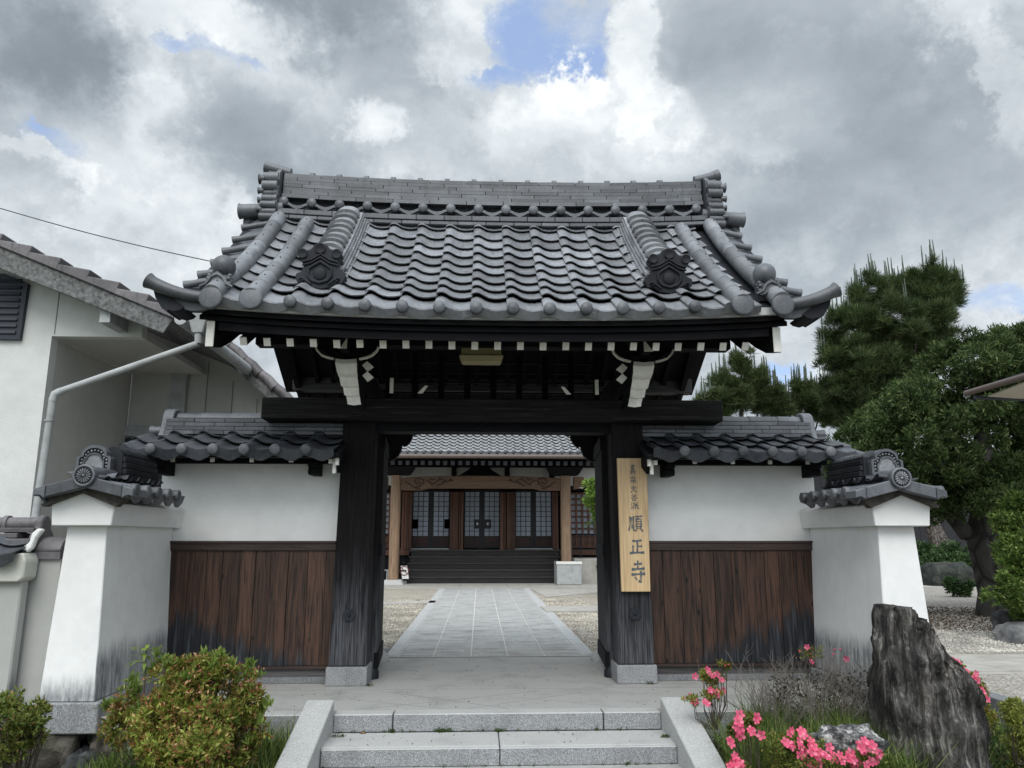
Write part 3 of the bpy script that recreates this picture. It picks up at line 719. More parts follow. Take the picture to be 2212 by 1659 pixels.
# timber frame
for sx_ in (-1, 1):
    def hx(a, b): return sorted((a*sx_, b*sx_))
    m = MB(); a, b = hx(1.060, 1.372); c, d = hx(1.050, 1.335)
    m.hexa([(a, 6.80, .152), (b, 6.80, .152), (b, 7.08, .152), (a, 7.08, .152), (c, 6.80, 2.22), (d, 6.80, 2.22), (d, 7.08, 2.22), (c, 7.08, 2.22)])
    po = m.build('main_post', BLACKWOOD_Z, gate, bevel=.008)
    a, b = hx(1.045, 1.387); MB().box(a, b, 6.775, 7.12, -.0, .15).build('post_stone', GRANITE_R, po, bevel=.006)
    cxp = 1.215*sx_; MB().prism([(cxp-.055, .565), (cxp-.03, .615), (cxp+.03, .615), (cxp+.055, .565), (cxp+.03, .52), (cxp-.03, .52)], 'Y', 6.785, 6.799).sphere((cxp, 6.785, .567), .016, 8, 6).build('hexagonal_fitting', IRON, po)
    a, b = hx(1.12, 1.32); m = MB(); m.box(a, b, 8.0, 8.2, .1, 2.74); ps = m.build('support_post', BLACKWOOD_Z, gate, bevel=.006)
    m = MB(); m.tube([(1.2*sx_, 8.1, 0), (1.2*sx_, 8.1, .05), (1.2*sx_, 8.1, .10)], [.19, .19, .13], 18); m.build('post_stone', GRANITE_T, ps)
    # door leaf, folded back
    m = MB(); A = Vector((1.035*sx_, 7.09, 0)); B = Vector((1.10*sx_, 7.96, 0)); o_ = (Vector((0, 0, 1)).cross(B-A)).normalized()*.025
    A2, B2 = A-o_, B-o_; A1, B1 = A+o_, B+o_
    Z = lambda v, z: (v.x, v.y, z)
    m.hexa([Z(A1, .10), Z(B1, .10), Z(B2, .10), Z(A2, .10), Z(A1, 2.12), Z(B1, 2.12), Z(B2, 2.12), Z(A2, 2.12)]); do = m.build('door_leaf', BLACKWOOD_Z, gate)
    inw = -sx_*.032
    for z0, z1 in ((.09, .22), (1.05, 1.15), (2.0, 2.13)):
        MB().hexa([(A.x+inw*1.3, A.y, z0), (B.x+inw*1.3, B.y, z0), (B.x, B.y, z0), (A.x, A.y, z0), (A.x+inw*1.3, A.y, z1), (B.x+inw*1.3, B.y, z1), (B.x, B.y, z1), (A.x, A.y, z1)]).build('door_rail', BLACKWOOD_Y, do)
    for j in range(9):
        f0, f1 = j/9+.008, (j+1)/9-.008; p0, p1 = A.lerp(B, f0), A.lerp(B, f1)
        MB().hexa([(p0.x+inw, p0.y, .23), (p1.x+inw, p1.y, .23), (p1.x, p1.y, .23), (p0.x, p0.y, .23), (p0.x+inw, p0.y, 1.99), (p1.x+inw, p1.y, 1.99), (p1.x, p1.y, 1.99), (p0.x, p0.y, 1.99)]).build('door_plank', BLACKWOOD_Z, do)
    MB().tube([(1.06*sx_, 7.14, .0), (1.06*sx_, 7.14, .05), (1.06*sx_, 7.14, .1)], [.07, .07, .05], 14).build('pivot_block', IRON, do)
    # scalloped corner bracket in the rear bay
    pl = [(-1.12, 2.33), (-.742, 2.33), (-.755, 2.305), (-.785, 2.275), (-.815, 2.262), (-.832, 2.272), (-.835, 2.235), (-.86, 2.185), (-.895, 2.150), (-.925, 2.142), (-.94, 2.155), (-.945, 2.115), (-.97, 2.055), (-1.01, 2.015), (-1.06, 1.99), (-1.12, 1.985)]
    MB().prism([(-x*sx_*-1 if sx_ < 0 else -x, z) for x, z in pl] if sx_ > 0 else pl, 'Y', 8.06, 8.12).build('scalloped_bracket', BLACKWOOD_X, gate)
    # side tie beams and arms carrying the eave purlin
    a, b = hx(1.13, 1.29); MB().box(a, b, 6.10, 8.4, 2.45, 2.70).build('bracket_arm', BLACKWOOD_Y, gate, bevel=.006)
    # carved white nose of the arm
    ss = sx_
    levels = [(5.985, 2.600, .085), (5.965, 2.560, .088), (5.985, 2.500, .082), (6.03, 2.462, .078), (6.00, 2.458, .074), (6.06, 2.395, .072), (6.085, 2.388, .064), (6.11, 2.33, .062), (6.14, 2.325, .056), (6.16, 2.285, .055), (6.16, 2.262, .056)]
    m = MB(); v = []
    cxs = [1.185-.0*i for i in range(len(levels))]
    for i, (y, z, hw) in enumerate(levels):
        cxx = (1.192-.052*i/10)*ss
        v += [(cxx-hw, y+.02, z), (cxx, y, z-.012), (cxx+hw, y+.02, z), (cxx+hw, y+.34, z+.02), (cxx-hw, y+.34, z+.02)]
    fs = []
    for i in range(len(levels)-1):
        b0 = 5*i
        for k in range(5): fs.append((b0+k, b0+(k+1) % 5, b0+5+(k+1) % 5, b0+5+k))
    fs += [(0, 1, 2, 3, 4), tuple(5*(len(levels)-1)+k for k in range(5))[::-1]]
    m.add(v, fs); no = m.build('carved_nose', BLACKWOOD_Y, gate)
    m = MB()
    v2 = []
    for i, (y, z, hw) in enumerate(levels):
        cxx = (1.192-.052*i/10)*ss; v2 += [(cxx-hw*.97, y+.014, z), (cxx, y-.006, z-.012), (cxx+hw*.97, y+.014, z)]
    fs = []
    for i in range(len(levels)-1):
        b0 = 3*i; fs += [(b0, b0+1, b0+4, b0+3), (b0+1, b0+2, b0+5, b0+4)]
    m.add(v2, fs); m.build('white_carved_face', WHITEPAINT, no)
    cap = MB(); cap.prism([(1.187*ss-.095, 2.60), (1.187*ss, 2.628), (1.187*ss+.095, 2.60), (1.187*ss+.085, 2.64), (1.187*ss, 2.665), (1.187*ss-.085, 2.64)], 'Y', 5.97, 6.3); cap.build('nose_cap', BLACKWOOD_Y, no)
    MB().box(*hx(1.155, 1.225), 5.80, 5.809, 2.635, 2.715).build('white_block_end', WHITEPAINT, gate)
    MB().box(*hx(1.158, 1.222), 5.810, 6.2, 2.638, 2.712).build('small_arm', BLACKWOOD_Y, gate)
    # thin white edged scrolls either side of the arm
    for s2 in (-1, 1):
        c = 1.19*ss
        pts = [(c+s2*.10, 2.60), (c+s2*.155, 2.612), (c+s2*.20, 2.63), (c+s2*.235, 2.665), (c+s2*.25, 2.70)]
        m = MB()
        for (x1, z1), (x2, z2) in zip(pts, pts[1:]):
            dx, dz = x2-x1, z2-z1; l_ = math.hypot(dx, dz); nx, nz = -dz/l_*.007, dx/l_*.007
            m.hexa([(x1-nx, 6.0, z1-nz), (x2-nx, 6.0, z2-nz), (x2-nx, 6.03, z2-nz), (x1-nx, 6.03, z1-nz), (x1+nx, 6.0, z1+nz), (x2+nx, 6.0, z2+nz), (x2+nx, 6.03, z2+nz), (x1+nx, 6.03, z1+nz)])
        m.build('white_scroll_edge', WHITEPAINT, gate)
        MB().prism([(c+s2*.09, 2.60), (c+s2*.25, 2.70), (c+s2*.25, 2.76), (c+s2*.09, 2.76)], 'Y', 6.035, 6.09).build('scroll_bracket', BLACKWOOD_X, gate)
    # inner diamond shaped white ends
    cdx = -1*ss
    for (x, z, w_) in ((1.04, 2.56, .05), (1.035, 2.475, .048)):
        MB().prism([(ss*(x-w_), z), (ss*x, z-.035), (ss*(x+w_*.8), z+.01), (ss*x, z+.045)], 'Y', 6.10, 6.14).build('white_carved_tip', WHITEPAINT, gate)
    MB().box(*hx(.87, .90), 6.5, 6.52, 2.42, 2.55).build('white_bracket_edge', WHITEPAINT, gate)
    MB().prism([(ss*.62, 2.42), (ss*.66, 2.42), (ss*.60, 2.485), (ss*.575, 2.485)], 'Y', 6.5, 6.52).build('white_bracket_edge', WHITEPAINT, gate)
MB().box(-2.02, 2.03, 6.66, 6.98, 2.215, 2.405).build('main_lintel', mk_wood('weathered_lintel', (.004, .0038, .0045), (.020, .018, .018), 'X', .75, (.10, .095, .09)), gate, bevel=.01)
MB().box(-1.06, 1.06, 6.84, 7.04, 2.135, 2.212).build('inner_lintel', BLACKWOOD_X, gate)
MB().box(-1.92, 1.92, 6.03, 6.17, 2.72, 2.86).build('eave_purlin', BLACKWOOD_X, gate)
MB().box(-2.0, 2.0, 6.93, 7.13, 3.22, 3.40).build('ridge_beam', BLACKWOOD_X, gate)
MB().box(-2.12, 2.17, 8.10, 8.26, 2.745, 2.90).build('rear_purlin', GREYWOOD_X, gate, bevel=.006)
MB().box(-1.5, 1.5, 8.04, 8.2, 2.335, 2.48).build('rear_lintel', BLACKWOOD_X, gate)
for i in range(5):   # lattice transom above the lintel
    MB().box(-1.05, 1.05, 7.30, 7.325, 2.47+.10*i, 2.485+.10*i).build('transom_bar', BLACKWOOD_X, gate)
for i in range(9): MB().box(-1.0+.25*i-.03, -1.0+.25*i+.03, 7.27, 7.298, 2.41, 2.95).build('transom_post', BLACKWOOD_Z, gate)
for sx_ in (-1, 1): MB().box(*sorted((1.14*sx_, 1.28*sx_)), 6.90, 7.10, 2.41, 3.22).build('king_post', BLACKWOOD_Z, gate)
# lamp under the eave
lt = thing('ceiling_lamp', (-.12, 6.15, 2.62), 'yellowed plastic strip lamp fixed under the gate eave above the entrance', 'lamp')
m = MB(); m.add([(-.30, 6.06, 2.66), (.062, 6.06, 2.66), (.062, 6.22, 2.66), (-.30, 6.22, 2.66), (-.275, 6.08, 2.60), (.04, 6.08, 2.60), (.04, 6.20, 2.60), (-.275, 6.20, 2.60)],
      [(0, 1, 2, 3), (7, 6, 5, 4), (0, 4, 5, 1), (1, 5, 6, 2), (2, 6, 7, 3), (3, 7, 4, 0)]); m.build('lamp_cover', LAMPM, lt, bevel=.008)
MB().box(-.28, .045, 6.09, 6.20, 2.662, 2.72).build('lamp_housing', LAMPM, lt)

# name board with brushed characters
sb = thing('name_board', (1.22, 6.77, .752), 'pale wooden board with blue-grey brushed characters hung on the right gate post', 'sign')
MB().add([(1.097, 6.752, .752), (1.347, 6.752, .752), (1.347, 6.79, .752), (1.097, 6.79, .752), (1.089, 6.752, 1.896), (1.355, 6.752, 1.896), (1.355, 6.79, 1.896), (1.089, 6.79, 1.896)],
      [(3, 2, 1, 0), (4, 5, 6, 7), (0, 1, 5, 4), (1, 2, 6, 5), (2, 3, 7, 6), (3, 0, 4, 7)]).build('board', SIGNW, sb, bevel=.004)
# strokes in a 100 x 100 box, y down; (points, widths)
G = {
 'shin': [([(50, 2), (48, 14)], 8), ([(22, 16), (80, 13)], 8), ([(34, 26), (33, 66)], 7), ([(34, 26), (68, 25), (67, 66)], 7), ([(36, 38), (65, 37)], 5), ([(36, 49), (65, 48)], 5), ([(35, 60), (65, 59)], 5), ([(12, 73), (90, 71)], 8), ([(36, 78), (22, 96)], 8), ([(60, 78), (78, 95)], 9)],
 'shuu': [([(50, 0), (54, 12)], 9), ([(18, 20), (14, 34)], 8), ([(18, 21), (84, 19), (76, 32)], 7), ([(34, 38), (68, 37)], 7), ([(16, 56), (86, 54)], 8), ([(50, 56), (52, 94), (42, 88)], 8), ([(34, 66), (18, 86)], 8), ([(66, 66), (84, 84)], 9)],
 'dai': [([(10, 38), (88, 34)], 9), ([(50, 4), (48, 40), (34, 72), (10, 94)], 9), ([(49, 42), (64, 72), (92, 92)], 11)],
 'tani': [([(36, 6), (16, 26)], 8), ([(62, 6), (84, 24)], 9), ([(50, 22), (34, 44), (8, 60)], 8), ([(50, 24), (68, 44), (94, 56)], 10), ([(34, 62), (33, 94)], 7), ([(34, 63), (68, 62), (66, 92)], 7), ([(35, 90), (66, 89)], 7)],
 'ha': [([(12, 8), (22, 18)], 9), ([(6, 36), (18, 44)], 9), ([(6, 90), (24, 62)], 8), ([(40, 16), (60, 12), (82, 6)], 7), ([(40, 16), (40, 56), (30, 94)], 7), ([(58, 34), (56, 90), (66, 84)], 7), ([(58, 34), (84, 26)], 7), ([(88, 46), (72, 58)], 7), ([(68, 34), (76, 66), (96, 90)], 9)],
 'jun': [([(14, 12), (13, 60), (4, 90)], 10), ([(26, 16), (26, 78)], 8), ([(38, 8), (37, 92)], 9), ([(50, 12), (96, 9)], 9), ([(70, 12), (64, 24)], 7), ([(54, 26), (54, 72)], 8), ([(54, 26), (90, 25), (89, 72)], 9), ([(56, 40), (88, 39)], 6), ([(56, 54), (88, 53)], 6), ([(56, 68), (88, 67)], 7), ([(64, 74), (48, 94)], 10), ([(78, 74), (98, 94)], 12)],
 'sei': [([(22, 12), (82, 8)], 13), ([(54, 12), (53, 84)], 12), ([(56, 46), (86, 44)], 11), ([(26, 40), (25, 84)], 11), ([(4, 88), (98, 84)], 14)],
 'ji': [([(24, 16), (76, 13)], 10), ([(50, 0), (49, 36)], 11), ([(8, 38), (94, 34)], 11), ([(6, 60), (96, 56)], 11), ([(68, 44), (68, 94), (52, 86)], 11), ([(30, 70), (40, 82)], 11)]}
def glyph(key, cx_, zt, wd, ht):
    m = MB()
    for q, (pts, w_) in enumerate(G[key]):
        w_ = w_*(1.35 if ht < .1 else 1.1)
        dense = []
        for (a, b), (c, d) in zip(pts, pts[1:]):
            for i in range(4): dense.append((a+(c-a)*i/4, b+(d-b)*i/4))
        dense.append(pts[-1]); n_ = len(dense); L2 = []; R2 = []
        for i, (x, y) in enumerate(dense):
            a = dense[max(0, i-1)]; b = dense[min(n_-1, i+1)]; dx, dy = b[0]-a[0], b[1]-a[1]; l_ = math.hypot(dx, dy) or 1
            ww = w_*(.62+.25*math.cos(2*math.pi*i/(n_-1)))*1.0
            L2.append((x-dy/l_*ww*.6, y+dx/l_*ww*.6)); R2.append((x+dy/l_*ww*.6, y-dx/l_*ww*.6))
        T = lambda p_: (cx_+(p_[0]-50)/100*wd, zt-p_[1]/100*ht)
        for i in range(n_-1):
            quad = [T(L2[i]), T(L2[i+1]), T(R2[i+1]), T(R2[i])]; y_ = 6.7475-.00012*q
            m.add([(a, y_, b) for a, b in quad], [(0, 1, 2, 3)])
            m.add([(a, y_, b) for a, b in quad]+[(a, 6.753, b) for a, b in quad], [(0, 1, 5, 4), (2, 3, 7, 6)])
    m.build('character', SIGNINK, sb)
def sz(y): return at(2*0+ (2400+y*0)/4096*2212, 972+y*.20182, Y=6.75)   # unused
zb = lambda yc: 1.896-(yc-90)/(1520-90)*(1.896-.752)
for key, y0, y1, xc, wd in (('shin', 158, 275, 340, .062), ('shuu', 285, 372, 343, .068), ('dai', 385, 472, 348, .062), ('tani', 485, 562, 350, .064), ('ha', 570, 650, 358, .078), ('jun', 705, 895, 362, .128), ('sei', 968, 1135, 372, .134), ('ji', 1195, 1438, 382, .132)):
    glyph(key, 1.089+.004*(y0-90)/1430+(xc-177-30*(y0-90)/1430*1.0)/318*.266+.0, zb(y0), wd, zb(y0)-zb(y1))
# ================================================================ GROUND, PATH, STEPS
def gravel_mat(name, cols, sc=55, dark=None):
    m, t, b = newmat(name); p = pos(t)
    v = t.new('ShaderNodeTexVoronoi'); t.inp(v, 'Vector', p); v.inputs['Scale'].default_value = sc
    r = t.sep(v.outputs['Color'])[0]; c = t.ramp(r, cols)
    c = t.mix(t.mapr(v.outputs[0], .35, .75, 0, .65), c, (.12, .105, .085))
    n = t.noise(p, 1.2, 5, .6); c = t.mix(t.mapr(n, .45, .7, 0, .35), c, (.20, .18, .15))
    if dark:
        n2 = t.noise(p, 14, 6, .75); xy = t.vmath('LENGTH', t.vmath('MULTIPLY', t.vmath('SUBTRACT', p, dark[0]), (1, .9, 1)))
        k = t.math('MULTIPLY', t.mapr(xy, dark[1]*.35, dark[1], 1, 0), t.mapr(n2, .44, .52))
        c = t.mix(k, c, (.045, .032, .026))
    setc(t, b, c, .85, .25); bump(t, b, t.math('SUBTRACT', 1.0, v.outputs[0]), .8, .012); return m
GRAVEL = gravel_mat('tan_gravel', [(0, (.30, .25, .19)), (.4, (.46, .41, .34)), (.75, (.58, .55, .48)), (1, (.36, .33, .30))])
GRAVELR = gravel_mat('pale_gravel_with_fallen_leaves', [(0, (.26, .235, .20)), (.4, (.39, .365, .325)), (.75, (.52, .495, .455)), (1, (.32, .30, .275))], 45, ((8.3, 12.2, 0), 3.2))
def soil_mat():
    m, t, b = newmat('garden_soil'); p = pos(t); n = t.noise(p, 9, 8, .7)
    c = t.ramp(n, [(.3, (.018, .014, .010)), (.55, (.05, .042, .030)), (.7, (.10, .088, .07))]); setc(t, b, c, .95, .1); bump(t, b, n, 1, .03); return m
SOIL = soil_mat()
def quadsheet(name, x0, x1, y0, y1, z, mat_, kind='structure', parent=None, nx=1, ny=1, f=None):
    m = MB(); sheet(m, [x0+(x1-x0)*i/nx for i in range(nx+1)], [y0+(y1-y0)*i/ny for i in range(ny+1)], f or (lambda x, y: z), .05, bool(f)); return m.build(name, mat_, parent, kind=kind)
from mathutils import noise as mn
def gz(x, y):
    b = -.46 if x < -2.45 else (-.24 if x < -1.9 else -.20)
    if -2.45 > x > -2.8: b = -.46+(x+2.8)/.35*.22
    return b+.03*mn.noise(Vector((x*1.3, y*1.3, 0)))+.02*mn.noise(Vector((x*5, y*5, 4)))-max(0, min(1.6, 5.6-y))*.16
quadsheet('garden_ground', -9, 3.84, 0, 7.0, 0, SOIL, nx=90, ny=60, f=gz)
quadsheet('terrain', -400, 400, -200, 700, -.62, mk_plain('distant_ground', (.12, .13, .09), .95, .2, .2))
quadsheet('courtyard', -60, 60, 8.36, 19.28, 0, GRAVEL)
quadsheet('hall_forecourt', -60, 60, 19.29, 60, 0, CONC)
quadsheet('entrance_paving', -60, 60, 7.16, 8.355, -.004, CONC)
quadsheet('side_courtyard', 3.9, 40, 8.37, 19.27, .004, GRAVELR)
quadsheet('side_road', 3.95, 60, -4, 7.155, -.004, GRAVELR)
# pale concrete strip that crosses on the right
m = MB()
c_ = [at(2000, 1430, Z=0), at(2212, 1428, Z=0), at(2212, 1470, Z=0), at(2000, 1468, Z=0)]
m.prism([(3.3, c_[0].y), (9, c_[1].y), (9, 7.25), (3.3, 7.25)], 'Z', -.03, .010); m.build('side_path', CONC, kind='structure')
# platform in front of and under the gate
pf = MB(); pf.box(-2.72, 2.76, 5.86, 7.16, -.5, 0.0); plat = pf.build('platform', PLATFORM, kind='structure')
MB().box(-1.4, 1.4, 7.165, 8.30, -.3, .0).build('threshold_slab', PLATFORM, plat)
def stone(parent, name, x0, x1, y0, y1, z0, z1, mats, bev=.006):
    m = MB(); m.box(x0, x1, y0, y1, z0, z1)
    me = m.mesh(name, mats, bev)
    for p_ in me.polygons: p_.material_index = 0 if p_.normal.z > .5 else min(1, len(mats)-1)
    o = bpy.data.objects.new(name, me); link(o, parent); return o
for a, b in ((-2.72, -1.31), (-1.12, -.715), (-.707, .755), (.763, 1.165), (1.36, 2.76)):
    stone(plat, 'kerb_stone', a, b, 5.715, 5.855, -.115 if abs(a+b) < 2.3 else -.30, .003, [GRANITE_T, GRANITE_R])
# engraved lines across the platform
m = MB(); 
for (x0, y0, x1, y1) in ((-2.7, 6.62, 2.75, 6.62), (-1.0, 5.88, .35, 6.5), (-.35, 5.88, -1.1, 6.25), (-.2, 5.88, .7, 6.45), (.1, 5.88, -.9, 6.55), (.9, 5.9, .1, 6.3)):
    m.bar((x0, y0, .0002), (x1, y1, .0002), .0028, .001)
m.build('paving_joint', mk_plain('faint_joint', (.16, .16, .155), .9), plat)
steps = MB().box(-1.12, 1.17, 4.4, 5.70, -.6, -.225).build('stone_steps', PLATFORM, kind='structure')
for a, b in ((-1.135, .018), (.024, 1.19)): stone(steps, 'step_stone', a, b, 5.335, 5.712, -.222, -.115, [GRANITE_T, GRANITE_R])
for a, b in ((-1.115, .018), (.024, 1.165)): stone(steps, 'step_edge_stone', a, b, 5.285, 5.333, -.2225, -.1165, [GRANITE_T, GRANITE_R], .004)
for a, b in ((-1.15, -.4), (-.394, .42), (.426, 1.2)): stone(steps, 'lower_step_stone', a, b, 4.70, 5.28, -.33, -.226, [GRANITE_T, GRANITE_R])
for s_, (xa, xb) in ((-1, (-1.312, -1.122)), (1, (1.168, 1.358))):
    z = lambda y: .098-(5.735-y)*.262
    m = MB(); m.hexa([(xa, 4.3, -.7), (xb, 4.3, -.7), (xb, 5.735, -.7), (xa, 5.735, -.7), (xa, 4.3, z(4.3)), (xb, 4.3, z(4.3)), (xb, 5.735, .098), (xa, 5.735, .098)])
    me = m.mesh('cheek_stone', [mk_granite('cheek_granite' , (.27, .275, .275), (.52, .52, .51), 150, .3, .2) if s_ < 0 else bpy.data.materials['cheek_granite']], .006)
    o = bpy.data.objects.new('cheek_stone', me); link(o, steps)
# the paved path: slabs with pale mortar
path = MB().box(-1.085, 1.10, 8.36, 19.27, -.03, .004).build('path', JOINT, kind='structure')
slabme = {}
colx = [at(x, 1418, Z=0).x for x in (861, 936, 1017.6, 1096.8, 1177, 1255)]
rnd = random.Random(3)
y = 8.375; r_ = 0
while y < 19.2:
    L1 = .60 if r_ else .6
    for a, b in zip(colx, colx[1:]):
        stone(path, 'paving_slab', a+.006, b-.006, y, min(19.26, y+L1), -.02, .0095+rnd.uniform(-.0004, .0004), [PAVE], 0)
    for a, b in ((-1.083, colx[0]), (colx[-1], 1.098)):
        if r_ % 2 == 0: stone(path, 'border_stone', a+.004, b-.006, y+.002, min(19.26, y+2*L1)-.004, -.02, .012, [GRANITE_T], .002)
    y += L1; r_ += 1
for a, b, c, d in ((at(820, 1385, Z=0), at(875, 1418, Z=0), 0, 0),):
    MB().box(-1.9, -1.10, 8.40, 8.95, -.01, .012).build('dark_slab', GRANITE_D, path, bevel=.004)
MB().box(1.12, 1.8, 8.40, 8.62, -.01, .02).build('drain_slab', CONC, path, bevel=.004)
def pg(name, pts, z, mt): 
    q = [at(x, y, Z=0) for x, y in pts]; return MB().prism([(v.x, v.y) for v in q], 'Z', -.02, z).build(name, mt, kind='structure')
pg('concrete_apron', [(1146, 1273), (1400, 1272), (1400, 1276), (1297, 1281), (1180, 1291)], .014, CONC)
pg('concrete_strip', [(1167, 1313), (1420, 1313), (1420, 1324), (1180, 1324)], .03, CONC)
pg('concrete_strip', [(700, 1306), (955, 1298), (945, 1303), (700, 1311)], .012, CONC)
m = MB()
for i in range(40): m.box(-10.2+i*.6, -10.2+i*.6+.594, 19.28, 21.6, -.02, .016)
m.build('forecourt_slabs', CONC, kind='structure')
# loose gravel stones, real ones, over the nearer gravel
def scatter_stones(name, n, regs, r0, r1, mt, z0=0, seed=1, parent=None):
    rg = np.random.default_rng(seed); oc = np.array([(1, 0, 0), (-1, 0, 0), (0, 1, 0), (0, -1, 0), (0, 0, 1), (0, 0, -1)], float)
    F8 = np.array([(0, 2, 4), (2, 1, 4), (1, 3, 4), (3, 0, 4), (2, 0, 5), (1, 2, 5), (3, 1, 5), (0, 3, 5)])
    V = []; 
    for (x0, x1, y0, y1, fr) in regs:
        k = int(n*fr); c = np.stack([rg.uniform(x0, x1, k), y0+(y1-y0)*rg.uniform(0, 1, k)**1.5, np.full(k, z0)], 1)
        r = rg.uniform(r0, r1, (k, 1, 1)); sc = rg.uniform(.6, 1.3, (k, 1, 3))*np.array([1, 1, .7]); a = rg.uniform(0, 6.28, k)
        o = oc[None]*sc*r; ca, sa = np.cos(a)[:, None], np.sin(a)[:, None]
        o = np.stack([o[..., 0]*ca-o[..., 1]*sa, o[..., 0]*sa+o[..., 1]*ca, o[..., 2]], 2); V.append(o+c[:, None, :])
    V = np.concatenate(V); k = len(V); F = (F8[None]+6*np.arange(k)[:, None, None]).reshape(-1, 3)
    return npmesh(name, V.reshape(-1, 3), F, mt, parent, 'stuff')
def npmesh(name, V, F, mt, parent=None, kind=None, smooth=False, normals=None):
    me = bpy.data.meshes.new(name); nv, nf, k = len(V), len(F), F.shape[1]
    me.vertices.add(nv); me.vertices.foreach_set('co', np.ascontiguousarray(V, dtype=np.float32).ravel())
    me.loops.add(nf*k); me.loops.foreach_set('vertex_index', np.ascontiguousarray(F, dtype=np.int32).ravel())
    me.polygons.add(nf); me.polygons.foreach_set('loop_start', np.arange(0, nf*k, k, dtype=np.int32)); me.polygons.foreach_set('loop_total', np.full(nf, k, dtype=np.int32))
    if smooth: me.polygons.foreach_set('use_smooth', np.ones(nf, bool))
    me.update(calc_edges=True); me.materials.append(mt)
    o = bpy.data.objects.new(name, me); link(o, parent)
    if kind: o['kind'] = kind
    return o
def leafmat(name, cols, rough=.55, trans=.25, spec=.2):
    m, t, b = newmat(name); g = t.new('ShaderNodeNewGeometry'); r = g.outputs['Random Per Island']
    c = t.ramp(r, cols); n = t.noise(g.outputs['Position'], 1.6, 3, .5); c = t.mix(1, c, t.mapr(n, .35, .65, .7, 1.25), 'MULTIPLY')
    setc(t, b, c, rough, spec)
    if trans:
        tr = t.new('ShaderNodeBsdfTranslucent'); t.l.new(c, tr.inputs[0]); mx = t.new('ShaderNodeMixShader'); mx.inputs[0].default_value = trans
        t.l.new(b.outputs[0], mx.inputs[1]); t.l.new(tr.outputs[0], mx.inputs[2]); t.l.new(mx.outputs[0], t.n['Material Output'].inputs[0])
    return m
PEB = leafmat('tan_pebbles', [(0, (.24, .20, .15)), (.35, (.42, .37, .30)), (.7, (.60, .57, .50)), (1, (.33, .30, .27))], .8, 0, .2)
PEBR = leafmat('pale_pebbles', [(0, (.20, .18, .155)), (.35, (.38, .355, .315)), (.7, (.56, .535, .49)), (1, (.32, .30, .27))], .8, 0, .2)
scatter_stones('gravel', 16000, [(-1.9, -1.10, 8.9, 16, .5), (1.11, 1.9, 8.5, 16, .5)], .009, .017, PEB, .003, 2)
scatter_stones('gravel', 26000, [(3.95, 9, 8.45, 14, 1)], .009, .018, PEBR, .006, 3)

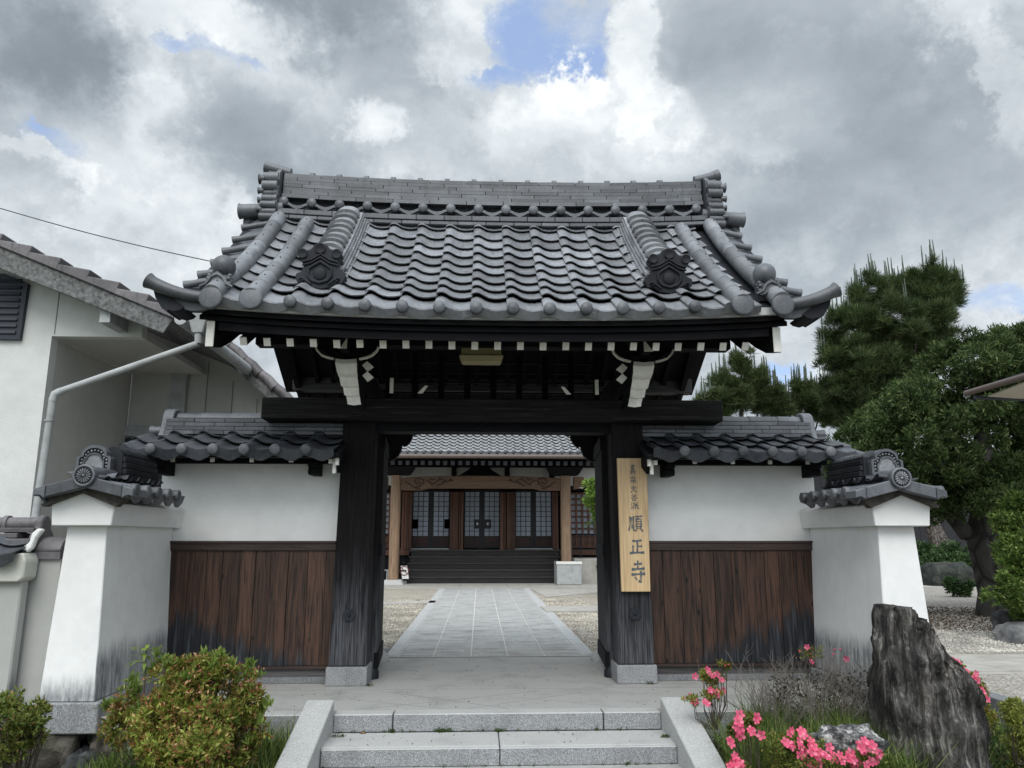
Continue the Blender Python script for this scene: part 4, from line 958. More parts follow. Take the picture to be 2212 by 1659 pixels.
# ================================================================ WING WALLS BESIDE THE GATE
wprof = [(6.375, 1.895), (6.605, 1.975), (6.84, 2.062), (7.07, 2.145)]
rndw = random.Random(11)
def wing(sx_, lab):
    t = thing('wing_wall', (2.1*sx_, 7.05, 0), lab, 'wall', 'walls flanking the gate')
    xa, xb = sorted((1.37*sx_, 2.93*sx_))
    MB().box(xa, xb, 6.95, 7.15, .056, 1.86).build('plaster_panel', PLASTER, t)
    MB().box(xa+.0, xb, 6.905, 7.16, -.0, .052).build('stone_plinth', GRANITE_D, t, bevel=.004)
    MB().box(xa, xb-.0, 6.925, 6.949, .053, .118).build('sill_beam', GREYWOOD_X, t)
    MB().box(xa, xb, 6.895, 6.949, .119, .142).build('bottom_rail', RAILW, t)
    MB().box(xa, xb, 6.888, 6.949, 1.155, 1.178).build('top_cap', RAILW, t, bevel=.003)
    MB().box(xa, xb, 6.898, 6.949, 1.098, 1.154).build('top_rail', RAILW, t)
    MB().box(*sorted((2.875*sx_, 2.895*sx_)), 6.893, 6.949, .12, 1.155).build('end_batten', RAILW, t)
    x = xa+.002
    while x < xb-.03:
        w_ = rndw.uniform(.125, .168); x2 = min(xb, x+w_)
        dy = rndw.uniform(-.004, .004)
        MB().box(x+.0015, x2-.0015, 6.918+dy, 6.948, .143, 1.097).build('board', BOARD, t, bevel=.002); x = x2
    # roof over the wall
    r = MB()
    x0, x1 = sorted((1.25*sx_, 3.06*sx_))
    r.prism([(6.44, 1.86), (6.9, 2.02), (7.05, 2.08), (7.2, 2.02), (7.66, 1.86), (7.66, 1.895), (7.2, 2.07), (7.05, 2.12), (6.9, 2.07), (6.44, 1.895)], 'X', x0+.05*(sx_ > 0), x1-.05*(sx_ < 0))
    ro = r.build('wall_roof', TILED, t)
    P_ = .2515
    first = (-2.809 if sx_ < 0 else at(1478, 978.5, Y=6.38).x)
    if sx_ > 0: P_ = (at(1793, 978.5, Y=6.38).x-first)/5
    sc = P_/TP
    S = Matrix.Diagonal((sc, 1, 1, 1))
    for back in (0, 1):
        for k in range(-1, 6):
            dx = first-.040*sc+P_*k
            for i in range(3 if not back else 2):
                y, z = wprof[i]; y2, z2 = wprof[i+1]
                w0 = dx
                if back: y, y2 = 14.1-y, 14.1-y2; M = frame((w0+P_, y, z), (-1, 0, 0), (0, y2-y, z2-z)) @ S
                else: M = frame((w0, y, z), (1, 0, 0), (0, y2-y, z2-z)) @ S
                if k == -1: M = M if back else Matrix.Translation((P_*.12, 0, 0)) @ M @ Matrix.Diagonal((.88, 1, 1, 1))
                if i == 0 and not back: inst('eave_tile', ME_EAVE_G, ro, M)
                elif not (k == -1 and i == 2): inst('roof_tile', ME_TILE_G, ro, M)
            if k >= 0 and not back: inst('eave_disc', ME_DISC_W, ro, Matrix.Translation((first+P_*k, 6.355, 1.918)))
    # flat end piece at the outer verge
    xo = first+P_*(-1)*.88-.03 if sx_ < 0 else first+P_*6-.04
    m = MB(); xe = -3.10 if sx_ < 0 else 3.14
    a, b = sorted((xe, xo+.02*sx_))
    for (y, z), (y2, z2), l1, l2 in ((wprof[0], wprof[1], .02, .01), (wprof[1], (6.90, 2.08), .03, .01)):
        da = -.012 if sx_ < 0 else 0; db = -.012 if sx_ > 0 else 0
        m.hexa([(a, y, z-.045), (b, y, z-.045), (b, y2+.03, z2-.03), (a, y2+.03, z2-.03), (a, y, z+l1), (b, y, z+l1), (b, y2+.03, z2+l2), (a, y2+.03, z2+l2)])
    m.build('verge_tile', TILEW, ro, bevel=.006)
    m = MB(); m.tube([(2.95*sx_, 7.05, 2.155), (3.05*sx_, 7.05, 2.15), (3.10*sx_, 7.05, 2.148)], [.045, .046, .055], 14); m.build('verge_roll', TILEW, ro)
    # ridge of stacked flat tiles under a round cap
    a, b = sorted((1.305*sx_, 2.92*sx_))
    MB().box(a+.01, b, 6.93, 7.17, 2.02, 2.26).build('ridge_core', TILED, ro)
    for j, (za, zb_, hw) in enumerate(((2.103, 2.136, .19), (2.141, 2.174, .175), (2.179, 2.212, .16), (2.217, 2.250, .145))):
        x = a-(j % 2)*.13-.05*j
        while x < b:
            p0, p1 = max(x, a), min(x+.265, b)
            if p1-p0 > .02: MB().box(p0+.001, p1-.001, 7.05-hw+rndw.uniform(-.002, .002), 7.05+hw, za, zb_).build('ridge_tile', TILEM if sx_ < 0 else TILE, ro, bevel=.003)
            x += .265
    x = a; i = 0
    while x < b:
        p1 = min(x+.27, b); m = MB(); m.tube([(x, 7.05, 2.25), (x+.012, 7.05, 2.25), (p1, 7.05, 2.25)], [.076, .074, .070], 12, half=True, ell=1.0); m.build('ridge_cap_tile', TILEM if sx_ < 0 else TILE, ro); x = p1; i += 1
    xo1, xo2 = sorted((2.865*sx_, 2.965*sx_)); m = MB()
    pl = [(-.20, 2.085), (-.155, 2.15), (-.12, 2.28)]+[(.115*math.cos(math.pi-math.pi*q/8), 2.285+.07*math.sin(math.pi*q/8)) for q in range(9)]+[(.12, 2.28), (.155, 2.15), (.20, 2.085)]
    m.prism([(7.05+q, z) for q, z in pl], 'X', xo1, xo2); m.build('ridge_end_tile', TILEM if sx_ < 0 else TILE, ro, bevel=.008)
    # timber under the eave
    MB().box(*sorted((1.30*sx_, 3.02*sx_)), 6.84, 6.93, 1.848, 1.90).build('eave_beam', BLACKWOOD_X, t)
    bw = MB().box(*sorted((1.28*sx_, 3.0*sx_)), 6.42, 6.50, 1.858, 1.878).build('eave_board', BLACKWOOD_X, t)
    for px in ((372.6, 458.5, 543.6, 628.5) if sx_ < 0 else (1501, 1583, 1663.6, 1745, 1826)):
        x = at(px, 993, Y=6.5).x
        rf = MB().bar((x, 6.512, 1.843), (x, 6.95, 1.99), .032, .034).build('rafter', BLACKWOOD_Y, t)
        MB().box(x-.0165, x+.0165, 6.500, 6.511, 1.824, 1.862).build('rafter_end', WHITEPAINT, rf)
    bx = 1.565*sx_ if sx_ < 0 else at(1449, 1010, Y=6.7).x
    for (x_, fl) in ((bx, 1), (2.86*sx_, 1)):
        w_ = .04; MB().prism([(6.95, 1.74), (6.74, 1.74), (6.72, 1.755), (6.715, 1.785), (6.73, 1.80), (6.70, 1.81), (6.69, 1.848), (6.95, 1.848)], 'X', x_-w_, x_+w_).build('corbel', BLACKWOOD_Y, t, bevel=.004)
    # small white painted verge board ends
    xv = 1.30*sx_; q = sx_
    MB().box(*sorted((xv-.0*q, xv+.028*q)), 6.47, 6.50, 1.80, 1.895).build('white_verge_end', WHITEPAINT, t)
    MB().box(*sorted((xv+.030*q, xv+.058*q)), 6.52, 6.55, 1.735, 1.858).build('white_verge_end', WHITEPAINT, t)
    MB().box(*sorted((xv+.060*q, xv+.090*q)), 6.50, 6.53, 1.815, 1.852).build('white_verge_end', WHITEPAINT, t)
    MB().prism([(6.48, 1.88), (6.95, 2.06), (6.95, 1.90), (6.56, 1.74)], 'X', *sorted((xv+.001*q, xv+.027*q))).build('verge_board', BLACKWOOD_Y, t)
    MB().box(*sorted((2.99*sx_, 3.04*sx_)), 6.46, 6.49, 1.795, 1.875).build('white_verge_end', WHITEPAINT, t)
    MB().box(*sorted((2.945*sx_, 2.975*sx_)), 6.48, 6.51, 1.81, 1.855).build('white_verge_end', WHITEPAINT, t)
    return t
wing(-1, 'white plastered wall with brown boards and tiled top left of the gate')
wing(1, 'white plastered wall with brown boards and tiled top right of the gate, beside the name board')

# ================================================================ WHITE BUTTRESS WALLS WITH THEIR OWN ROOFS
def buttress(c, sx_, lab):
    """sx_: side of the gate; the inner side faces the gate (-sx_)"""
    t = thing('buttress_wall', (c, 6.2, 0), lab, 'wall', 'white buttress walls in front of the gate')
    b0, b1, t0, t1 = (-.190, .190, -.140, .135)
    m = MB(); yb = 6.948
    m.hexa([(c+b0, 5.69, .105), (c+b1, 5.69, .105), (c+b1, yb, .105), (c+b0, yb, .105), (c+t0, 5.73, 1.292), (c+t1, 5.73, 1.292), (c+t1, yb, 1.292), (c+t0, yb, 1.292)])
    m.build('shaft', PLASTERP, t, bevel=.006)
    m = MB(); w0, w1 = .205, .222
    m.prism([(c-w0, 1.288), (c+w0, 1.288), (c+w1, 1.445), (c, 1.533), (c-w1, 1.445)], 'Y', 5.635, yb); m.build('gable_block', PLASTER, t, bevel=.006)
    m = MB(); m.box(c-.245, c+.235, 5.655, yb-.05, -.095, .104); m.build('granite_base', GRANITE_R, t, bevel=.008)
    r = MB(); ws = .30; cc0 = c; c = at(180.6, 1026.7, Y=5.47).x if sx_ < 0 else at(1947.8, 1033.7, Y=5.47).x; YE = 6.45
    zt, ze = 1.60, 1.515
    r.prism([(c-ws, ze-.035), (c, zt-.06), (c+ws, ze-.035), (c+ws, ze), (c, zt), (c-ws, ze)], 'Y', 5.56, YE); ro = r.build('wall_roof', TILED, t)
    # bed of dark mortar showing at the gable
    m = MB(); m.prism([(cc0-.262, 1.432), (cc0-.25, 1.418), (cc0, 1.518), (cc0+.25, 1.418), (cc0+.262, 1.432), (c+.262, 1.482), (c, 1.575), (c-.262, 1.482)], 'Y', 5.58, 5.66); m.build('gable_mortar', mk_plain('dirty_mortar', (.07, .062, .055), .95, .5, 30, .8) if 'dirty_mortar' not in bpy.data.materials else bpy.data.materials['dirty_mortar'], ro)
    # gable verge tiles
    for s2 in (-1, 1):
        m = MB(); e = .26*s2
        m.hexa([(c, 5.49, 1.545), (c+e, 5.49, 1.480), (c+e, 5.75, 1.480), (c, 5.75, 1.545), (c, 5.49, 1.632), (c+e, 5.49, 1.563), (c+e, 5.75, 1.563), (c, 5.75, 1.632)] if s2 > 0 else
               [(c+e, 5.49, 1.480), (c, 5.49, 1.545), (c, 5.75, 1.545), (c+e, 5.75, 1.480), (c+e, 5.49, 1.563), (c, 5.49, 1.632), (c, 5.75, 1.632), (c+e, 5.75, 1.563)])
        m.build('verge_tile', TILE, ro, bevel=.006)
        m = MB(); m.prism([(c+s2*.262, 1.562), (c+s2*.262, 1.472), (c+s2*.29, 1.492), (c+s2*.315, 1.495), (c+s2*.338, 1.485), (c+s2*.338, 1.537)], 'Y', 5.488, 5.74); m.build('verge_corner_tile', TILE, ro, bevel=.004)
    # side tiles: roof falls away from the ridge to either side
    eave_x = .318
    for s2 in (-1, 1):
        for k in range(5):
            P_ = .192; S = Matrix.Diagonal((P_/TP, .9, .95, 1))
            if s2 > 0: # falls towards +X: upslope -X, local x = +Y
                o1 = Vector((c+eave_x, 5.52+P_*k, 1.512)); xd = (0, 1, 0); yd = (-1, 0, .25)
            else:
                o1 = Vector((c-eave_x, 5.52+P_*(k+1), 1.512)); xd = (0, -1, 0); yd = (1, 0, .25)
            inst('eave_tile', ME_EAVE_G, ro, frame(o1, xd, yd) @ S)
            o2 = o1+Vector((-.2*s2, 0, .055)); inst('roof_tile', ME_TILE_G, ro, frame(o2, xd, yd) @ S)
            dd = Vector((c+s2*(eave_x+.02), (5.52+P_*k+.036) if s2 > 0 else (5.52+P_*(k+1)-.036), 1.535))
            inst('eave_disc', ME_DISC_W, ro, frame(dd, (0, s2, 0), (-s2, 0, 0)))
    # ridge: stacked dark flat tiles, round cap
    m = MB()
    for j in range(4): 
        MB().box(c-.125+.010*j, c+.125-.010*j, 5.86, YE-.005, 1.625+.045*j, 1.665+.045*j).build('ridge_tile', TILED, ro, bevel=.004)
    MB().box(c-.08, c+.08, 5.85, YE-.01, 1.56, 1.82).build('ridge_core', TILED, ro)
    for j in range(3):
        a = 5.86+.195*j; MB().tube([(c, a, 1.80), (c, a+.015, 1.80), (c, a+.195, 1.80)], [.073, .070, .066], 14).build('ridge_cap_tile', TILED if sx_ < 0 else TILE, ro)
    # front disc with a many-petalled rosette on a round barrel
    dz, dx = 1.628, c+(.04 if sx_ < 0 else -.04)
    dx = at(180.6, 1026.7, Y=5.47).x if sx_ < 0 else at(1947.8, 1033.7, Y=5.47).x
    m = MB(); m.tube([(dx, 5.50, dz), (dx, 5.86, dz+.01)], [.068, .068], 20); m.build('front_barrel', TILE, ro)
    m = MB()
    m.tube([(dx, 5.478, dz), (dx, 5.52, dz)], [.079, .079], 32)
    rim = [(dx+.068*math.cos(2*math.pi*q/36), 5.474, dz+.068*math.sin(2*math.pi*q/36)) for q in range(37)]; m.tube(rim, .0105, 8, caps=False)
    d_ = m.build('rosette_disc', TILE, ro); 
    MB().tube([(dx, 5.470, dz), (dx, 5.477, dz)], [.056, .056], 32).build('disc_recess', TILED, d_)
    pet = MB()
    for q in range(16):
        a = 2*math.pi*(q+.5)/16; ca, sa = math.cos(a), math.sin(a)
        for (r0, r1, w_) in ((.014, .049, .0072),):
            pts = [(r0, -.001), (r0+.02, -w_*.75), (r1-.006, -w_), (r1, -w_*.5), (r1+.002, 0), (r1, w_*.5), (r1-.006, w_), (r0+.02, w_*.75), (r0, .001)]
            base = [(dx+u*ca-v*sa, 5.469, dz+u*sa+v*ca) for u, v in pts]; top = [(dx+(r0+(u-r0)*.92+.001)*ca-v*.4*sa, 5.462, dz+(r0+(u-r0)*.92+.001)*sa+v*.4*ca) for u, v in pts]
            k = len(pts); pet.add(base+top, [tuple(range(k, 2*k))]+[(i, (i+1) % k, (i+1) % k+k, i+k) for i in range(k)])
    pet.sphere((dx, 5.466, dz), .011, 10, 6); pet.build('rosette', TILEL, d_)
    # arched ridge-end plaque with a beaded border
    ax = at(206, 990, Y=5.8).x if sx_ < 0 else at(1912, 990, Y=5.8).x
    z0 = 1.655
    def arch(w_, h, sh, n=10):
        r_ = w_*.74; hs = h-r_; pl = [(-w_, 0), (-w_, hs-.01), (-w_+.006, hs+.006), (-r_*.985, hs+.012)]
        pl += [(-r_*math.cos(math.pi*q/n), hs+.018+(r_-.018)*math.sin(math.pi*q/n)) for q in range(1, n)]
        pl += [(r_*.985, hs+.012), (w_-.006, hs+.006), (w_, hs-.01), (w_, 0)]
        return [(ax+a, z0+b) for a, b in pl]
    outer = arch(.124, .222, 0); inner = arch(.104, .200, 0); mid = arch(.078, .165, 0); core = arch(.066, .152, 0)
    m = MB(); m.prism(outer, 'Y', 5.80, 5.90); ar = m.build('arched_plaque', TILE, ro, bevel=.006)
    def band(po, pi, y0, y1, name, mt):
        m = MB(); n = len(po); v = [(a, y0, b) for a, b in po]+[(a, y0, b) for a, b in pi]+[(a, y1, b) for a, b in po]+[(a, y1, b) for a, b in pi]
        fs = []
        for i in range(n-1): fs += [(i, i+1, i+1+n, i+n), (i, i+2*n, i+1+2*n, i+1), (i+n, i+1+n, i+1+3*n, i+3*n)]
        m.add(v, fs); m.build(name, mt, ar)
    band(outer, inner, 5.775, 5.80, 'outer_frame', TILE); band(mid, core, 5.775, 5.80, 'inner_frame', TILE)
    MB().prism(inner, 'Y', 5.794, 5.799).build('bead_channel', TILED, ar)
    MB().prism(core, 'Y', 5.785, 5.793).build('plain_face', TILEL, ar)
    bd = arch(.091, .1825, 0, 12); bp = []
    L_ = [0]
    for (a, b), (c2, d2) in zip(bd, bd[1:]): L_.append(L_[-1]+math.hypot(c2-a, d2-b))
    nb = 19
    for q in range(nb):
        s_ = (q+.5)/nb*L_[-1]
        for i in range(len(bd)-1):
            if L_[i] <= s_ <= L_[i+1]:
                f = (s_-L_[i])/(L_[i+1]-L_[i]); bp.append((bd[i][0]+(bd[i+1][0]-bd[i][0])*f, bd[i][1]+(bd[i+1][1]-bd[i][1])*f)); break
    for a, b in bp: MB().sphere((a, 5.787, b), .0085, 10, 6).build('bead', TILEL, ar)
    return t
buttress(-2.93, -1, 'white tapering buttress wall with small tiled roof at the left, beside the reddish shrub')
buttress(2.995, 1, 'white tapering buttress wall with small tiled roof at the right, behind the upright rock')

# ================================================================ LOW WALLS AT THE FAR LEFT
t = thing('old_roadside_wall', (-3.9, 5.7, 0), 'old grey wall with weathered tiled top and chipped white plaster at the far left edge', 'wall')
q0 = at(48, 1255, Y=5.62); q1 = at(15, 1499, Y=5.62)
MB().hexa([(-5.2, 5.62, -.15), (q1.x, 5.62, -.15), (q1.x, 5.71, -.15), (-5.2, 5.71, -.15), (-5.2, 5.62, 1.0), (q0.x, 5.62, 1.0), (q0.x, 5.71, 1.0), (-5.2, 5.71, 1.0)]).build('wall_face', PLASTERG, t, bevel=.01)
e = at(52, 1220, Y=5.56); MB().prism([(-5.2, .905), (e.x-.03, .905), (e.x, .93), (e.x+.005, 1.05), (e.x-.02, 1.10), (-5.2, 1.10)], 'Y', 5.56, 5.73).build('plaster_cornice', mk_plaster('aged_plaster', (.52, .52, .47), 0, 0, .5), t, bevel=.01)
rr_ = MB(); zr = at(40, 1112, Y=5.8).z
rt_ = MB().box(-5.2, e.x-.03, 5.60, 6.0, 1.08, 1.12).build('wall_roof', TILED, t)
for i in range(6):
    x = e.x-.06-.25*(i+1)
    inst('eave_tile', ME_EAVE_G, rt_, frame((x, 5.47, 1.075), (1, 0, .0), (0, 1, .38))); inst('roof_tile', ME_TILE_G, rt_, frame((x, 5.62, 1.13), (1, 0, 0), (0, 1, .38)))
for j in range(3):
    for i in range(5): MB().box(e.x-.05-.30*(i+1)-.1*(j % 2), e.x-.052-.30*i-.1*(j % 2), 5.68+.02*j, 5.96-.02*j, 1.165+.038*j, 1.198+.038*j).build('ridge_tile', TILEO, rt_, bevel=.004)
a = at(84, 1112, Y=5.8)
for i in range(5):
    x1 = a.x-.28*i; m = MB(); m.tube([(x1-.28, 5.82, 1.305), (x1, 5.82, 1.305)], [.046, .046], 14); m.build('ridge_roll', TILEO, rt_)
MB().tube([(a.x-.24, 5.82, 1.305), (a.x-.21, 5.82, 1.305)], [.060, .058], 14).build('ridge_collar', TILEO, rt_)
m = MB(); m.prism([(5.68, 1.14), (5.70, 1.22), (5.75, 1.27), (5.76, 1.33), (5.80, 1.365), (5.84, 1.365), (5.88, 1.33), (5.89, 1.27), (5.94, 1.22), (5.97, 1.14), (5.82, 1.12)], 'X', a.x-.0, a.x+.055); m.build('ridge_end_tile', TILEO, rt_, bevel=.01)
m = MB(); m.prism([(e.x-.06, 1.115), (e.x-.035, 1.10), (e.x+.0, 1.13), (e.x+.02, 1.20), (e.x+.06, 1.26), (e.x+.03, 1.27), (e.x-.01, 1.235), (e.x-.02, 1.17), (e.x-.06, 1.145)], 'Y', 5.62, 5.67); m.build('white_mortar_edge', PLASTER, rt_, bevel=.008)
t = thing('grey_wall', (-3.5, 6.0, 0), 'grey rendered wall with a rounded brown tile coping between the old wall and the white buttress', 'wall')
MB().box(-3.95, -3.10, 5.75, 6.0, -.15, 1.062).build('wall_face', PLASTERG, t)
for x0_, x1_ in ((-3.95, -3.10),):
    m = MB(); m.tube([(x0_, 5.87, 1.108), (x1_, 5.87, 1.108)], [.150, .150], 18, half=True, ell=.70); m.box(x0_, x1_, 5.722, 6.02, 1.055, 1.11); m.build('coping_tile', TILEO, t)
# rough foundation stones under the left buttress
def rock(name, c, r, mt, seed=0, sub=3, parent=None, amp=.25, fr=2.0, flat=0, smooth=True, **k):
    bm = bmesh.new(); bmesh.ops.create_icosphere(bm, subdivisions=sub, radius=1)
    for v in bm.verts:
        d = v.co.normalized(); s_ = Vector((seed*3.1, seed*1.7, seed))
        if flat: 
            d2 = Vector((max(-flat, min(flat, d.x)), max(-flat, min(flat, d.y)), max(-flat, min(flat, d.z))))/flat; d = d2
        n_ = 1+amp*mn.noise(d*fr+s_)+amp*.4*mn.noise(d*fr*3+s_)+amp*.18*mn.noise(d*fr*9+s_)
        v.co = Vector((d.x*r[0]*n_, d.y*r[1]*n_, d.z*r[2]*n_))
    me = bpy.data.meshes.new(name); bm.to_mesh(me); bm.free(); me.materials.append(mt)
    if smooth: me.polygons.foreach_set('use_smooth', [True]*len(me.polygons))
    o = bpy.data.objects.new(name, me); col.objects.link(o)
    if parent is not None: o.parent = parent; o.location = Vector(c)-WPOS.get(parent.name, Vector())
    else: o.location = c
    return tag(o, **k)
def stonemat(name, lo, mid, hi, sc=6, stretch=(1, 1, 1), bmp=1, moss=None):
    m, t, b = newmat(name); tcn = t.new('ShaderNodeTexCoord'); p = t.scl(tcn.outputs['Object'], stretch)
    n = t.noise(p, sc, 9, .68, .6); c = t.ramp(n, [(.36, lo), (.52, mid), (.66, hi)])
    if moss: c = t.mix(t.mapr(t.noise(p, sc*.5, 5, .6), .55, .7, 0, .7), c, moss)
    setc(t, b, c, .85, .25); bump(t, b, t.math('ADD', n, t.math('MULTIPLY', t.noise(p, sc*7, 5, .7), .35)), bmp, .03); return m
STONE_B = stonemat('brown_field_stone', (.018, .015, .012), (.07, .06, .05), (.16, .145, .125), 7, moss=(.04, .05, .03))
STONE_D = stonemat('dark_stone', (.02, .021, .023), (.05, .052, .055), (.11, .112, .115), 6)
ft = thing('foundation_stones', (-3.0, 5.8, -.3), 'rough brown foundation stones below the left buttress wall', 'stone footing')
for i, (x, y, z, a, b, c) in enumerate(((-3.10, 5.82, -.24, .24, .16, .16), (-2.79, 5.80, -.34, .12, .14, .12), (-2.62, 5.86, -.22, .13, .18, .15), (-2.35, 5.9, -.30, .2, .14, .15), (-3.45, 5.85, -.28, .2, .16, .14))):
    rock('stone', (x, y, z), (a, b, c), STONE_B if i != 1 else STONE_D, i+1, 4, ft, .22, 1.6, .72)
# kerb on the right between garden and side road
ka = thing('garden_kerb', (3.9, 6, 0), 'weathered grey stone kerb at the lower right edge of the garden', 'kerb')
m = MB()
for y0, y1 in ((4.0, 5.0), (5.005, 6.0), (6.005, 6.95)):
    MB().box(3.80, 3.94, y0, y1, -.45, .012).build('kerb_stone', GRANITE_D, ka, bevel=.008)

# ================================================================ HOUSE AT THE LEFT
hs = thing('white_house', (-6, 8.2, 0), 'white rendered house with a dark louvred shutter and tiled gable verge at the left', 'house')
HY = 7.75
cn = at(112, 725, Y=HY); cb = at(83, 1007, Y=HY); cxh = cn.x
# gable wall front
lo = [at(0, 560, Y=HY), at(351, 720, Y=HY)]
sl = (lo[1].z-lo[0].z)/(lo[1].x-lo[0].x)
zl = lambda x, off=0: lo[1].z+sl*(x-lo[1].x)+off
xr = at(306, 727, Y=HY).x
zc = at(200, 727, Y=HY).z
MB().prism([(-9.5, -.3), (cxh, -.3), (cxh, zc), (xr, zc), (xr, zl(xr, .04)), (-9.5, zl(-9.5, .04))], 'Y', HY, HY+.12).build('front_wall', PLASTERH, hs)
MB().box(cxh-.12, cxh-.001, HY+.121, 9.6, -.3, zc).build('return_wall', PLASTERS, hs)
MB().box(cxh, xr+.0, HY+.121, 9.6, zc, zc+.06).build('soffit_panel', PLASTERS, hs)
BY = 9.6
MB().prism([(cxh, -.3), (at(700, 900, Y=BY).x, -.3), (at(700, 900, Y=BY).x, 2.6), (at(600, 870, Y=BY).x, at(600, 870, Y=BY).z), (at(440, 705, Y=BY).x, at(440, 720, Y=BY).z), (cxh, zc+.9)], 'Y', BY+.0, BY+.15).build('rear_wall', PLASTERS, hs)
m = MB(); xx = at(112.6, 760, Y=HY-.004).x; m.box(xx-.004, xx+.004, HY-.004, HY, zc+.02, zl(xx)); m.build('render_joint', FAINTJ, hs)
for (xa_, ya_, xb_, yb_, nm) in ((199, 919, 375, 942, 'band_trim'),):
    a = at(xa_, ya_, Y=BY-.05); b = at(xb_, yb_, Y=BY-.05); MB().box(a.x, b.x, BY-.06, BY-.001, b.z, a.z).build(nm, GUTTER, hs)
a = at(373, 785, Y=BY-.07); b = at(397, 900, Y=BY-.07); MB().box(a.x, b.x, BY-.08, BY-.001, .5, a.z).build('corner_trim', GUTTER, hs)
for px in (450, 506, 560):
    a = at(px, 800, Y=BY-.004); MB().box(a.x-.006, a.x+.006, BY-.005, BY-.001, .5, at(px, 780+(px-450)*.75, Y=BY).z).build('panel_joint', FAINTJ, hs)
a = at(205, 945, Y=BY-.01); b = at(300, 1040, Y=BY-.01); MB().box(a.x, b.x+1.2, BY-.02, BY-.001, b.z-1, a.z).build('dark_window', DARKM, hs)
# verge board and verge tiles
VY = 7.30
A0 = at(0, 533, Y=VY); A1 = at(374, 688, Y=VY); B1 = at(351.6, 720, Y=VY); B0 = at(0, 580, Y=VY)
sA = (A1.z-A0.z)/(A1.x-A0.x)
XL = -8.8
m = MB(); m.prism([(XL, A0.z+sA*(XL-A0.x)), (A1.x, A1.z), (B1.x, B1.z), (XL, B0.z+(B1.z-B0.z)/(B1.x-B0.x)*(XL-B0.x))], 'Y', VY, VY+.05); m.build('verge_board', BARGEB, hs, bevel=.006)
m = MB(); d_ = Vector((A1.x-A0.x, 0, A1.z-A0.z)).normalized(); 
m.hexa([(XL, VY+.05, A0.z+sA*(XL-A0.x)-.03), (A1.x, VY+.05, A1.z-.03), (A1.x, 9.7, A1.z-.03), (XL, 9.7, A0.z+sA*(XL-A0.x)-.03)]+[(XL, VY+.05, A0.z+sA*(XL-A0.x)), (A1.x, VY+.05, A1.z), (A1.x, 9.7, A1.z), (XL, 9.7, A0.z+sA*(XL-A0.x))]); ro = m.build('roof', BARGEB, hs)
nn = Vector((-d_.z, 0, d_.x)); L_ = .315
rowtile = MB().hexa([(0, 0, 0), (.33, 0, .0), (.33, .24, .0), (0, .24, 0), (0, 0, .058), (.322, 0, .128), (.322, .24, .128), (0, .24, .058)])
rowtile = rowtile.hexa([(.0, .20, .0), (.325, .20, .0), (.325, 2.3, .0), (.0, 2.3, .0), (.0, .20, .03), (.325, .20, .066), (.325, 2.3, .066), (0, 2.3, .03)]).mesh('verge_tile', TILEO, .008)
S_ = 0
while S_ < 5.4:
    o_ = Vector((A1.x, VY-.03, A1.z))+nn*.0-d_*(S_+.31)
    inst('verge_tile', rowtile, ro, Matrix(((d_.x, 0, nn.x, o_.x), (0, 1, 0, o_.y), (d_.z, 0, nn.z, o_.z), (0, 0, 0, 1)))); S_ += L_
# shutter
a = at(-60, 590, Y=HY-.05); b = at(42, 733, Y=HY-.05); c3 = at(42, 612, Y=HY-.05)
sh = MB().prism([(a.x, b.z), (b.x, b.z), (b.x+.01, c3.z), (at(10, 592, Y=HY-.05).x, a.z), (a.x, a.z)], 'Y', HY-.05, HY-.002).build('shutter', DARKM, hs)
for j in range(9):
    z = b.z+.045+j*.068
    if z < c3.z: MB().hexa([(a.x+.03, HY-.052, z), (b.x-.045, HY-.052, z), (b.x-.045, HY-.066, z+.045-.03), (a.x+.03, HY-.066, z+.015), (a.x+.03, HY-.051, z+.045), (b.x-.045, HY-.051, z+.045), (b.x-.045, HY-.058, z+.045), (a.x+.03, HY-.058, z+.045)]).build('louvre_slat', DARKM, sh)
a = at(257, 690, Y=HY); m = MB(); m.box(a.x, a.x+.10, VY+.06, HY-.002, a.z-.14, a.z+.02); m.build('purlin_end', GUTTER, hs)
# eave gutter end, hopper and downpipe
dp = thing('downpipe', (-3.2, 7.1, 0), 'weathered grey rainwater pipe running from the eave gutter down the white house corner', 'pipe')
PY = 7.2
P0 = at(428, 742, Y=PY); P1 = at(128, 846, Y=PY); P2 = at(107, 1026, Y=PY)
MB().tube([P0, P0.lerp(P1, .5), P1], .031, 14).build('slanting_pipe', GUTTER, dp)
MB().tube([P1+Vector((.02, 0, .006)), P1+Vector((-.035, 0, -.02)), P1+Vector((-.05, 0, -.09))], .037, 14).build('pipe_elbow', GUTTER, dp)
x3 = P1.x-.05
MB().tube([(x3, PY, P1.z-.06), (x3-.035, PY, 1.2), (x3-.05, PY, -.2)], .033, 14).build('vertical_pipe', GUTTER, dp)
for z in (P1.z-.28, 1.38): MB().tube([(x3-.01-.02*(z < 1.5), PY, z), (x3-.01-.02*(z < 1.5), PY, z+.014)], [.043, .043], 14).build('pipe_clip', GUTTER, dp)
MB().tube([P0, P0+Vector((0, 0, .05)), P0+Vector((.0, 0, .09))], [.034, .036, .04], 14).build('pipe_elbow', GUTTER, dp)
Hh_ = P0+Vector((0, 0, .09))
